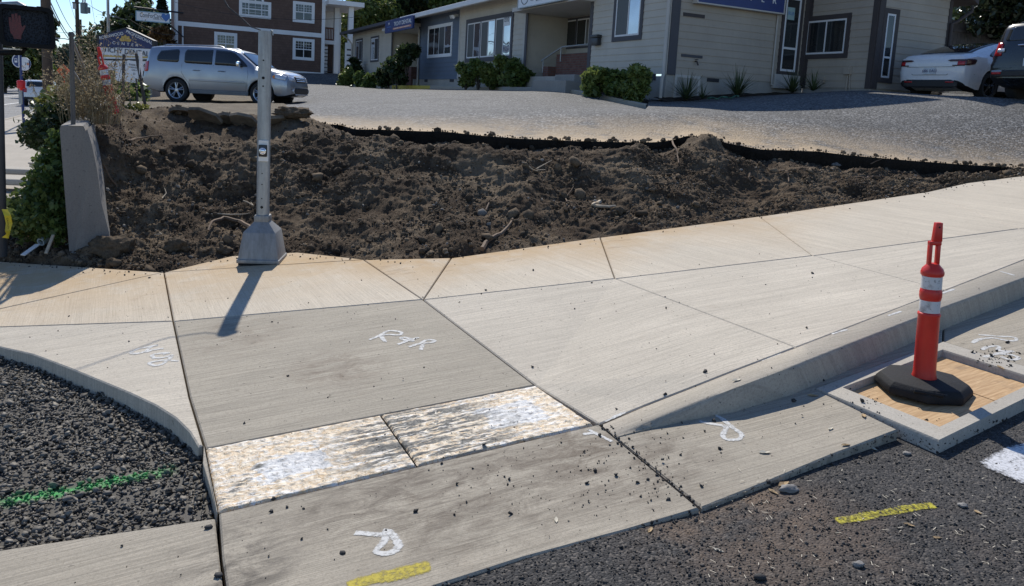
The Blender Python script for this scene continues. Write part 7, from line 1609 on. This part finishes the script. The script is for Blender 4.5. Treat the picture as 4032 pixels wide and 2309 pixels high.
m.box((0, 0, .82), (.5, .34, .06)); m.build('frame', MAT['sign_white'], nb); m = MB(); m.box((0, 0, .55), (.4, .3, .46)); m.build('box', MAT['blue_steel'], nb, bevel=.02)
# orange road-work sign
c = P(250, 280, 36); rw = empty('road_work_sign', Vector((c.x, c.y, zl(36))), 0, 'orange diamond road work sign behind the dry weeds', 'road sign'); h_ = c.z-zl(36); s_ = 27*36/3000
MAT['sign_orange'] = simple('sign_orange', (.75, .13, .03), .5); m = MB(); m.prism([(0, s_), (s_, 0), (0, -s_), (-s_, 0)], (0, 0, h_), X_, ZU, Yn, 0, .015); pl_ = m.build('sign_plate', MAT['sign_orange'], rw)
m = MB(); M0 = Vector((0, -.016, h_)); 
for a, b_, r in (((-.02, .10), (-.02, .10), .05), ((.0, .06), (.06, -.06), .05), ((.06, -.06), (.0, -.18), .03), ((.05, -.06), (.12, -.18), .03), ((.02, .03), (-.1, -.05), .022), ((-.1, -.02), (-.16, -.16), .015)):
    p0, p1 = Vector(a), Vector(b_)
    if (p1-p0).length < 1e-6: m.lathe([(r, 0), (r, .004)], 12, Matrix.Translation(M0+Vector((a[0]*1.2, 0, a[1]*1.5))) @ Matrix.Rotation(R_(90), 4, 'X'))
    else:
        d = (p1-p0).normalized(); nn = Vector((-d.y, d.x)); pl2 = [p0+nn*r, p1+nn*r, p1-nn*r, p0-nn*r]; m.prism([(x*1.2, z*1.5) for x, z in pl2], M0, X_, ZU, Yn, 0, .004)
m.build('worker_symbol', MAT['dark'], pl_); m = MB(); m.tube([(0, .03, 0), (0, .03, h_+s_*.6)], .03, 8); m.build('post', MAT['sign_orange'], rw)
# leaning red delineator, stakes and small signs on the verge
q = P(452, 466, 8.5); d2 = delineator(q, .68, (R_(4), R_(-12)), .3, 'red delineator post leaning among the dry weeds', base=False)
MAT['stake'] = simple('rusty_stake', (.055, .045, .04), .7, var=.4, scale=20)
def stake(a, b, r, label):
    A_, B_ = P(*a), P(*b); m = MB(); ax = (B_-A_).normalized(); m.obox(A_-ax*.1, Vector((1, 0, 0)), Vector((0, 1, 0)), ax, -r, r, -r*.5, r*.5, 0, (B_-A_).length+.1); o = m.build('sign_stake', MAT['stake'], bevel=.003); tag(o, label, 'stake', 'steel stakes on the verge'); return o
stake((483, 414, 13.0), (488, 214, 13.0), .022, 'dark upright steel stake left of the small parking sign'); s2_ = stake((578, 452, 11.2), (536, 212, 11.2), .02, 'dark steel stake leaning left in front of the parking sign')
def smallsign(c, y, w, h, post_to, label, lines, lean=0):
    q = P(*c, y); k = y/3000; root = empty('parking_sign', q, 0, label, 'sign', 'small white signs on the verge'); m = MB(); ax = Vector((math.cos(lean), 0, math.sin(lean))); az = Vector((-math.sin(lean), 0, math.cos(lean)))
    m.prism(rrect(w*k/2, h*k/2, .03), OO, ax, az, Yn, -.003, .003); pl_ = m.build('sign_plate', MAT['sign_white'], root)
    for i, (s, z, sz) in enumerate(lines): text_mesh('lettering', s, sz, MAT['letter_dark'], pl_, az*z+Yn*.005, ax, az, .002)
    p1_ = P(*post_to, y)-q; m = MB(); m.tube([p1_-ZU*.1, Vector((0, .02, h*k*.35))], .014, 8); m.build('post', MAT['stake'], root); return root
smallsign((530, 275), 12.4, 66, 66, (545, 422), 'white parking sign with a dark border on a leaning post', [('PARKING', .07, .045), ('RESERVED BY', .03, .034), ('ONLY', -.01, .034), ('D', -.07, .05)], R_(-4)); smallsign((498, 292), 13.4, 88, 62, (515, 412), 'second white sign half hidden behind the parking sign', [('PARKING', .06, .05), ('ONLY', 0, .05)], R_(-3))
A_ = P(545, 250, 11.15); m = MB(); dd = Vector((-.33, .95, 0)).normalized(); m.obox(A_+Vector((.0, .03, 0)), dd, ZU, Vector((dd.y, -dd.x, 0)), -.02, .30, -.16, .17, -.004, .004); o = m.build('edge_on_sign', MAT['sign_white'], bevel=.002); tag(o, 'white sign plate seen nearly edge-on on the leaning stake', 'sign', 'small white signs on the verge')
a0, a1 = P(452, 437, 11.6), P(560, 424, 11.9); m = MB(); ax = (a1-a0).normalized(); up_ = ZU; m.obox(a0, ax, Vector((-ax.y, ax.x, 0)), ZU, 0, (a1-a0).length, -.06, .06, -.02, .025); o = m.build('plank', simple('weathered_plank', (.33, .32, .31), .8, var=.3), bevel=.004); tag(o, 'weathered grey plank lying on the verge by the stakes', 'plank')
# ---- monument sign
ym = 27.5; MS = Wall(P(500, 200, ym), Vector((1, 0.02, 0)).normalized(), Vector((.02, -1, 0)).normalized()); ms = empty('monument_sign', Vector((MS.p.x, MS.p.y, 0)), 0, 'gabled navy monument sign of a professional centre with two white panels', 'monument sign'); L0_ = Vector((MS.p.x, MS.p.y, 0))
def mp(u, v): return MS.at(u, v)
def pr(name, pxs, o0, o1, mat, par):
    m = MB(); m.prism([mp(*q) for q in pxs], MS.p-L0_, MS.d, ZU, MS.n, o0, o1); return m.build(name, mat, par)
pr('header', [(386, 186), (388, 140), (500, 111), (607, 160), (604, 193)], -.15, .05, MAT['sign_navy'], ms); hd_ = pr('header_rim', [(384, 141), (500, 109), (610, 161), (610, 165), (500, 113), (384, 145)], -.2, .08, MAT['car_trim'], ms)
pr('panel', [(394, 185), (603, 194), (603, 235), (394, 232)], -.1, .03, MAT['sign_white'], ms); pr('panel', [(400, 238), (602, 242), (602, 281), (400, 277)], -.1, .03, MAT['sign_white'], ms); pr('frame_post', [(384, 141), (393, 143), (393, 300), (384, 300)], -.2, .06, MAT['car_trim'], ms); pr('frame_post', [(602, 160), (611, 162), (611, 300), (602, 300)], -.2, .06, MAT['car_trim'], ms); pr('crossbar', [(393, 232), (603, 235), (603, 242), (393, 238)], -.12, .05, MAT['car_trim'], ms); pr('backing', [(393, 278), (603, 281), (603, 330), (393, 325)], -.15, .0, MAT['car_trim'], ms); pr('base', [(510, 328), (612, 330), (612, 396), (510, 394)], -.4, .25, MAT['conc_old'], ms); pr('base', [(405, 326), (505, 328), (505, 392), (405, 390)], -.4, .2, MAT['conc_old'], ms)
def mtext(s, u, v, size, mat, du=1, dv=0.03, fit=None, space=1.0):
    t, z = mp(u, v); ax = (MS.d*du - ZU*dv); ax = ax.normalized(); ay = MS.n.cross(ax); text_mesh('lettering', s, size, mat, ms, MS.pt(t, z, .056)-L0_, ax, ay, .006, fit=fit, space=space)
mtext('ROBINWOOD', 441, 142, .15, MAT['letter_white'], 1, -.25, .86); mtext('PROFESSIONAL', 551, 148, .15, MAT['letter_white'], 1, .40, .98); mtext('CENTER', 496, 175, .14, MAT['letter_white'], 1, .05, .90, 1.9)
for k, a in enumerate((-75, -38, 0, 38, 75)):
    a_ = R_(a); t, z = mp(497, 163); dv = MS.d*math.sin(a_)+ZU*math.cos(a_); sd = MS.n.cross(dv); m = MB(); pet = [(0, 0), (.045, .10), (.055, .17), (.0, .225), (-.055, .17), (-.045, .10)]; m.prism(pet, MS.pt(t, z, .05)-L0_, sd, dv, MS.n, 0, .008); m.build('petal', MAT['letter_gold'], ms)
mtext('TICHY DENTAL', 500, 205, .26, MAT['letter_dark'], 1, .05, 1.60); pr('text_strip', [(408, 218), (588, 224), (588, 230), (408, 224)], .03, .036, MAT['letter_gold'], ms); mtext('COSMETIC  FAMILY  EMERGENCY', 500, 224, .06, MAT['letter_white'], 1, .05, 1.5)
t, z = mp(457, 257); Mr = rotm(MS.d, ZU, MS.n).to_4x4(); Mr.translation = MS.pt(t, z, .03)-L0_; m = MB(); m.lathe([(.165, 0), (.165, .006), (.148, .006), (.148, 0)], 28, Mr, capb=False, capt=False); m.build('ring', MAT['letter_dark'], ms); mtext('R', 457, 257, .2, MAT['letter_dark'], 1, .05); mtext('REVIVAL', 545, 258, .2, MAT['letter_dark'], 1, .05, .85)
# ---- fence and shed roof behind the cars, far shop
fb = empty('board_fence', at_u(3900, 26, 2.6), 0, 'dark weathered board fence beyond the white saloon', 'fence'); FW = Wall(P(3745, 160, 25.0), Vector((.93, .36, 0)).normalized(), Vector((.36, -.93, 0)).normalized()); o_ = fb.location; zt2 = FW.at(3770, 84)[1]
MAT['fence_wood'] = simple('weathered_fence_boards', (.075, .066, .06), .9, var=.35, scale=5)
for k in range(34):
    m = MB(); m.obox(FW.p-o_, FW.d, ZU, FW.n, -1.0+k*.155, -1.0+k*.155+.145, 1.9, zt2+.03*math.sin(k*2.3), -.01, .012); m.build('board', MAT['fence_wood'], fb)
for z in (zt2-.3, zt2-1.3): m = MB(); m.obox(FW.p-o_, FW.d, ZU, FW.n, -1, 4.3, z-.04, z+.05, .012, .05); m.build('rail', MAT['fence_wood'], fb)
sh = empty('shed', at_u(3840, 31, 2.8), 0, 'shed with a bright sheet roof behind the board fence', 'shed'); a = [P(3766, 82, 30), P(3905, 76, 30), P(3900, 58, 33), P(3800, 64, 33)]; a = [p-sh.location for p in a]; m = MB(); m.add(a+[p-ZU*.06 for p in a], [(0, 1, 2, 3), (7, 6, 5, 4), (0, 4, 5, 1), (1, 5, 6, 2), (2, 6, 7, 3), (3, 7, 4, 0)]); m.build('roof', simple('sheet_roof', (.60, .62, .64), .35, .3, var=.3, scale=2), sh); m = MB(); m.box((0, 1.6, .5), (1.3, 2.2, 2.4)); m.build('wall', MAT['fence_wood'], sh)
q = at_u(6, 150, zl(150)); fs_ = empty('street_shop', q, 0, 'small far shop front with an orange sign at the left edge', 'shop'); m = MB(); m.box((-2, 6, 1.6), (9, 8, 3.2)); m.build('wall', MAT['tan'], fs_); m = MB(); m.box((-2, 1.9, 2.6), (6, .15, .8)); m.build('sign_board', MAT['sign_orange'], fs_); m = MB(); m.box((-2, 6, 3.3), (9.6, 8.6, .25)); m.build('roof', MAT['roof'], fs_); m = MB(); m.box((-2, 1.95, 1.2), (5, .1, 1.6)); m.build('window', MAT['glass_dark'], fs_)
# ================================================================== LOOSE THINGS ON THE GROUND
ground_bvh()
MAT['crumb'] = rockmat('asphalt_crumb', (.022, .021, .021), (.075, .07, .065), .8)
MAT['pebble'] = rockmat('pale_pebble', (.16, .15, .14), (.34, .32, .29), .7)
L10 = shards(14, 21, 8, .9)
cp = []; cs = []
def drop(u, v, r): q = hit(u, v); cp.append((q.x, q.y, q.z+r*.45)); cs.append(r)
rg = np.random.default_rng(50)
for (u, v, su, sv, n, r) in ((2150, 1880, 260, 90, 120, .0055), (2450, 1880, 150, 90, 70, .006), (2560, 1780, 120, 80, 40, .006), (1800, 1850, 300, 120, 60, .005), (2600, 1920, 60, 60, 40, .007), (3020, 1560, 200, 60, 30, .007), (2700, 1720, 260, 60, 40, .006), (3560, 1520, 110, 60, 26, .006), (3420, 1600, 40, 30, 30, .008), (3940, 1405, 55, 22, 70, .010),
    (1500, 1300, 500, 120, 40, .006), (2500, 1250, 500, 150, 60, .006), (3300, 1050, 350, 100, 40, .007), (800, 1180, 350, 90, 40, .006), (1900, 1650, 300, 80, 40, .006), (1300, 1500, 400, 150, 40, .0055), (700, 1330, 300, 60, 24, .006), (900, 2080, 300, 120, 34, .007), (2100, 1150, 500, 60, 40, .006)):
    for _ in range(int(n*1.0)):
        uu, vv = rg.normal(u, su), rg.normal(v, sv)
        if 0 < uu < 4100 and 1000 < vv < 2330: drop(uu, vv, r*min(2.4, .42*(1+rg.pareto(2.2))))
for k in range(90):        # crumbs caught in the joint between ramp and gutter
    t = k/90; drop(2360+t*390+rg.normal(0, 9), 1672+t*322+rg.normal(0, 9), rg.uniform(.003, .009))
for k in range(150):       # soil spilt over the back edge
    i = rg.integers(0, len(toe_px)-1); t = rg.uniform(); u = (toe_px[i][0]+(toe_px[i+1][0]-toe_px[i][0])*t)*DP; v = (toe_px[i][1]+(toe_px[i+1][1]-toe_px[i][1])*t)*DP
    if 0 < u < 4032: drop(u, v+abs(rg.normal(4, 9)), rg.uniform(.004, .013))
o = scatter('asphalt_crumbs', L10, cp, cs, MAT['crumb'], seed=9); o['kind'] = 'stuff'; tag(o, 'loose black crumbs scattered over the concrete')
cp, cs = [], []
ax0, ax1 = gd(1080, 1456, -.2), gd(2542, 1000, -.2)
for _ in range(9000):      # proud aggregate of the rough black road surface
    u, v = rg.uniform(1500, 4100), rg.uniform(1650, 2340); q = hit(u, v)
    if abs(q.z-(G(q.x, q.y)-.2)) > .07 or q.z > G(q.x, q.y)-.178: continue
    r = .0036*(1+rg.pareto(3.4)); r = min(r, .010); cp.append((q.x, q.y, q.z+r*.2)); cs.append(r)
cq = []; cz_ = []
for k in range(1500):
    i = rg.integers(0, NC-1); b = lip[i]; 
    if b[0]/b[1] > .70: continue
    y = b[1]+jag[i]+(rg.normal(-.06, .09) if k % 3 else abs(rg.normal(0, .25))); x = b[0]/b[1]*y; z = down(x, y, 6.0); r = min(.05, .008*(1+rg.pareto(2.0))); cq.append((x, y, z+r*.3)); cz_.append(r)
o = scatter('rim_clods', lumps(8, 77, (.75, 1.25)), cq, cz_, MAT['clod'], seed=12); o['kind'] = 'stuff'; tag(o, 'earth crumbs along the broken asphalt rim')
MAT['agg'] = rockmat('road_aggregate', (.022, .021, .020), (.125, .112, .10), .8)
o = scatter('road_grit', L10, cp, cs, MAT['agg'], seed=10); o['kind'] = 'stuff'; tag(o, 'coarse grit of the black road surface')
def stone(u, v, r, mat, label, group=None, name='stone', sub=2, sc=(1, .8, .55), seed=0, rz=0, cat='stone'):
    if mat is MAT['crumb']: sub = 1; r *= .8
    if name == 'boulder' and sub == 2: sub = 4; r *= .8
    q = hit(u, v); V, F = lumps(1, 200+seed, (.9, 1.15), sub)[0]; V = V*np.array(sc)*r
    if sub > 2 and name in ('boulder',): V = V*np.array([[1+.22*noise.noise(Vector(v/r*2.6))+.16*noise.noise(Vector(v/r*6))+.10*noise.noise(Vector(v/r*14))] for v in V])
    o = npmesh(name, V, F, mat, smooth=(sub > 2 and name != 'boulder'), attrs={'rnd': np.full(len(V), .5)}); o.location = (q.x, q.y, q.z+r*sc[2]*.55); o.rotation_euler = (0, 0, rz); tag(o, label, cat, group); return o
pg = 'pebbles on the road and gutter'
stone(3105, 1932, .034, MAT['pebble'], 'smooth oval grey pebble against the edge of the gutter pan', pg, sub=3, sc=(1.2, .7, .55), seed=1, rz=.2); stone(3570, 1790, .018, MAT['pebble'], 'pale pebble on the road below the drain frame corner', pg, sub=3, seed=2); stone(3380, 2230, .022, MAT['pebble'], 'grey pebble near the bottom right of the road', pg, sub=3, seed=3); stone(2990, 2280, .034, MAT['crumb'], 'large black lump at the bottom edge of the road', pg, seed=4); stone(3790, 1995, .020, MAT['pebble'], 'pebble right of the yellow road mark', pg, sub=3, seed=5)
stone(860, 2270, .022, MAT['crumb'], 'black lump in the joint at the bottom left', pg, seed=6); stone(820, 2080, .022, MAT['crumb'], 'black lump on the lower left pan by the gravel corner', pg, seed=7); stone(1350, 2180, .016, MAT['crumb'], 'black lump beside the painted letter loop', pg, seed=8)
bg = 'boulders and lumps on the bank'
stone(445, 1000, .15, MAT['clod'], 'large rough earth boulder at the foot of the broken wall', bg, 'boulder', 4, (1.15, .8, .8), 11, .2); stone(455, 1050, .06, MAT['clod'], 'squarish stone on the pavement edge by the wall foot', bg, 'boulder', 1, (1, .8, .95), 12); stone(700, 985, .095, MAT['clod'], 'earth boulder left of the pole base', bg, 'boulder', 4, (1.3, .8, .8), 13); stone(880, 1000, .09, MAT['clod'], 'small dark lump beside the pole base', bg, 'boulder', 2, (1, .9, .8), 14)
stone(1160, 466, .16, MAT['clod'], 'dark lump on top of the heap right of the pole', bg, 'boulder', 4, (1.3, .8, .7), 15); stone(1900, 850, .065, MAT['stone'], 'pale stone half way down the middle of the bank', bg, 'boulder', 1, (1, .8, .8), 16); stone(2440, 840, .08, MAT['clod'], 'lump low on the bank right of the middle', bg, 'boulder', 2, (1, .8, .8), 17); stone(3290, 655, .07, MAT['stone'], 'stone under the dark asphalt lip at right', bg, 'boulder', 2, (1, .8, .7), 18)
MAT['slab_asph'] = simple('broken_asphalt', (.17, .135, .095), .95, var=.5, scale=9, bump=.9)
def chunk(u, v, w, d, tilt, rz, label):
    w *= .72; d *= .72; q = hit(u, v); m = MB(); poly = [(-w*.5, -d*.3), (-w*.2, -d*.5), (w*.3, -d*.42), (w*.5, .0), (w*.32, d*.45), (-w*.1, d*.5), (-w*.48, d*.2)]; m.prism(poly, (0, 0, 0), Vector((1, 0, 0)), Vector((0, 1, 0)), ZU, -.025, .025); o = m.build('asphalt_chunk', MAT['slab_asph'], bevel=.003); o.location = q+ZU*.05; o.rotation_euler = (tilt[0], tilt[1], rz); tag(o, label, 'asphalt chunk', 'broken asphalt chunks on the rim')
chunk(810, 478, .62, .45, (R_(-38), R_(14)), .2, 'broken asphalt slab tilted up on the rim, left of two'); chunk(880, 488, .55, .4, (R_(-30), R_(-20)), -.3, 'flat pale asphalt slab on the rim nearer the pole'); chunk(720, 455, .5, .4, (R_(-15), R_(8)), .9, 'dusty asphalt slab lying behind the rim heap'); chunk(960, 490, .5, .35, (R_(-45), R_(5)), .1, 'dark asphalt slab leaning just left of the pole'); chunk(1085, 492, .45, .35, (R_(-30), R_(-8)), .5, 'dark asphalt slab just right of the pole')
MAT['root'] = simple('bare_root', (.16, .105, .065), .85, var=.35, scale=14, bump=.4); MAT['root_pale'] = simple('pale_root', (.42, .34, .24), .8, var=.25, scale=14)
def root_(px, r, label, mat='root', lift=.02):
    pts = [hit(u, v)+ZU*lift for u, v in px]; q = []
    for i in range(len(pts)-1): q += [pts[i].lerp(pts[i+1], k/4) for k in range(4)]
    q.append(pts[-1]); q = [p+Vector((noise.noise(p*7), noise.noise(p*7+Vector((9, 0, 0))), noise.noise(p*7+Vector((0, 9, 0)))))*.02 for p in q]
    n = len(q); m = MB(); m.tube(q, [r*(1-.6*i/n) for i in range(n)], 6); o = m.build('root', MAT[mat], smooth=True); tag(o, label, 'root', 'roots torn out of the bank')
root_([(990, 920), (940, 888), (880, 878), (835, 895), (820, 930)], .026, 'thick arched root left of the pole base', lift=.05); root_([(812, 850), (880, 854), (940, 850), (985, 846)], .010, 'straight pale root above the arched one', 'root_pale'); root_([(1895, 990), (1905, 965), (1945, 940), (1990, 912), (2015, 880), (2022, 862)], .026, 'long dark root rising from the pavement edge'); root_([(1915, 835), (1925, 805), (1960, 785)], .012, 'short root above the long dark one')
root_([(2645, 568), (2660, 595), (2668, 625), (2675, 655)], .014, 'upright twig standing on the heap at right', lift=.04); root_([(2952, 690), (2948, 705), (2955, 722)], .012, 'short root stub right of the upright twig'); root_([(3100, 688), (3108, 705), (3104, 724)], .014, 'root stub on the shallow right part of the bank'); root_([(3425, 648), (3450, 640), (3475, 628)], .010, 'thin twig pointing up below the asphalt lip'); root_([(3365, 700), (3400, 706), (3440, 700), (3470, 708)], .012, 'low root lying near the right end of the bank')
root_([(2050, 648), (2080, 662), (2110, 680), (2150, 676)], .010, 'pale forked root high in the middle of the bank', 'root_pale'); root_([(2110, 672), (2140, 655), (2175, 640)], .008, 'pale branching root tip in the middle of the bank', 'root_pale'); root_([(2240, 820), (2225, 790), (2240, 765), (2260, 740)], .010, 'dark hanging root right of the middle'); root_([(2360, 800), (2330, 815), (2400, 825), (2425, 822)], .026, 'pale torn root wood low right of the middle', 'root_pale'); root_([(500, 560), (560, 548), (620, 540), (640, 536)], .012, 'brown root sticking out near the wall top'); root_([(640, 790), (655, 770), (645, 750)], .007, 'thin pale root hair in the left bank', 'root_pale'); root_([(610, 935), (640, 930), (628, 925)], .008, 'pale chip of root low left', 'root_pale'); root_([(460, 740), (400, 650), (375, 590)], .010, 'root hanging down beside the broken wall'); root_([(960, 800), (1000, 818), (985, 806)], .008, 'pale root chip behind the pole shaft', 'root_pale')
# dry leaves and chips
MAT['dead_leaf'] = simple('dead_leaf', (.36, .25, .13), .8, var=.35, scale=40); MAT['pale_chip'] = simple('pale_chip', (.60, .54, .42), .8)
lv = [(3010, 1785, .030), (3940, 1450, .03), (3330, 1755, .026), (3440, 1770, .022), (3085, 1910, .034), (3045, 1940, .026), (3270, 1690, .024), (3580, 2070, .022), (2560, 2090, .022), (2830, 2170, .02), (3400, 1640, .03), (3200, 1560, .03), (2190, 2050, .02), (3690, 2120, .02), (3850, 2020, .02), (2900, 1500, .03)]
for k, (u, v, s) in enumerate(lv):
    q = hit(u, v); m = MB(); a = k*1.7; pts = [Vector((math.cos(a)*x*s-math.sin(a)*y*s, math.sin(a)*x*s+math.cos(a)*y*s, z*s)) for x, y, z in ((-1, 0, .12), (-.3, .38, .30), (.5, .3, .2), (1, 0, .3), (.4, -.35, .28), (-.4, -.33, .2), (0, 0, .05))]
    m.add(pts, [(0, 1, 6), (1, 2, 6), (2, 3, 6), (3, 4, 6), (4, 5, 6), (5, 0, 6)]); o = m.build('dry_leaf', MAT['dead_leaf' if k % 3 else 'pale_chip']); o.location = q; md = o.modifiers.new('s', 'SOLIDIFY'); md.thickness = .0015; tag(o, 'small curled dry leaf lying on the road or gutter', 'leaf', 'dry leaves on the road and gutter')
# straw bits stay one mass
V = []; F = []
for k in range(110):
    u, v = rg.uniform(2700, 4032), rg.uniform(1850, 2309); q = hit(u, v)
    if q.z > G(q.x, q.y)-.17: continue
    a = rg.uniform(0, 6.28); L = rg.uniform(.004, .014); d = Vector((math.cos(a), math.sin(a), 0))*L; w = Vector((-d.y, d.x, 0)).normalized()*.0012; b = len(V); z = ZU*.007; V += [q-d+w+z, q+d+w+z, q+d-w+z, q-d-w+z]; F.append((b, b+1, b+2, b+3))
o = npmesh('straw', [tuple(v) for v in V], F, MAT['pale_chip']); o['kind'] = 'stuff'; tag(o, 'thin straw bits strewn on the black road')
# pipe offcut, stake and flat strip on the earth left of the wall; vault lid, pipe and box further left
MAT['pvc'] = simple('grey_pvc', (.30, .36, .38), .4); a, b = P(160, 962, 7.35), P(205, 935, 7.5); m = MB(); ax = (b-a).normalized(); M_ = ax.to_track_quat('Z', 'Y').to_matrix().to_4x4(); M_.translation = a+ZU*.02; L = (b-a).length*1.1; m.lathe([(.026, 0), (.040, 0), (.040, L), (.026, L)], 18, M_, capb=False, capt=False); m.lathe([(.026, L), (.026, 0)], 18, M_, capb=False, capt=False); o = m.build('pipe_offcut', MAT['pvc'], smooth=True); tag(o, 'grey plastic pipe offcut on the earth left of the wall', 'pipe')
def bar(name, a, b, w, t, mat, label, cat):
    ax = (b-a).normalized(); sd = ax.cross(ZU).normalized(); up = sd.cross(ax); m = MB(); m.obox(a, ax, sd, up, 0, (b-a).length, -w/2, w/2, 0, t); o = m.build(name, mat, bevel=t*.3); tag(o, label, cat)
bar('flat_strip', P(90, 1008, 7.1), P(150, 965, 7.3), .05, .012, MAT['white_plastic'], 'white flat strip lying on the earth near the pavement', 'strip'); bar('flat_strip', P(178, 940, 7.4), P(232, 912, 7.6), .04, .012, MAT['white_plastic'], 'white flat strip behind the pipe offcut', 'strip'); bar('wood_stake', P(182, 1002, 7.1), P(212, 928, 7.25), .03, .02, MAT['root_pale'], 'thin wooden stake leaning behind the pipe offcut', 'stake')
q0 = hit(70, 760); bar('vault_lid', Vector((q0.x-1.0, q0.y+.2, q0.z+.10)), Vector((q0.x+.45, q0.y+.35, q0.z+.10)), .5, .10, MAT['conc_frame'], 'pale concrete vault lid on the left pavement edge', 'vault lid'); q0 = hit(70, 722); bar('vault_lid', Vector((q0.x-1.1, q0.y+.2, q0.z+.12)), Vector((q0.x+.5, q0.y+.4, q0.z+.12)), .4, .10, MAT['conc_frame'], 'second pale concrete lid just behind the first', 'vault lid')
q0 = hit(170, 700); m = MB(); m.box((q0.x, q0.y, q0.z+.12), (.30, .3, .26)); m.box((q0.x, q0.y, q0.z+.262), (.33, .33, .03)); o = m.build('utility_box', MAT['conc_frame'], bevel=.01); tag(o, 'small square concrete utility box by the ivy', 'utility box')
bar('white_pipe', hit(118, 785)+ZU*.05, hit(200, 795)+ZU*.06, .07, .06, MAT['white_plastic'], 'white pipe lying across the bright ivy', 'pipe')
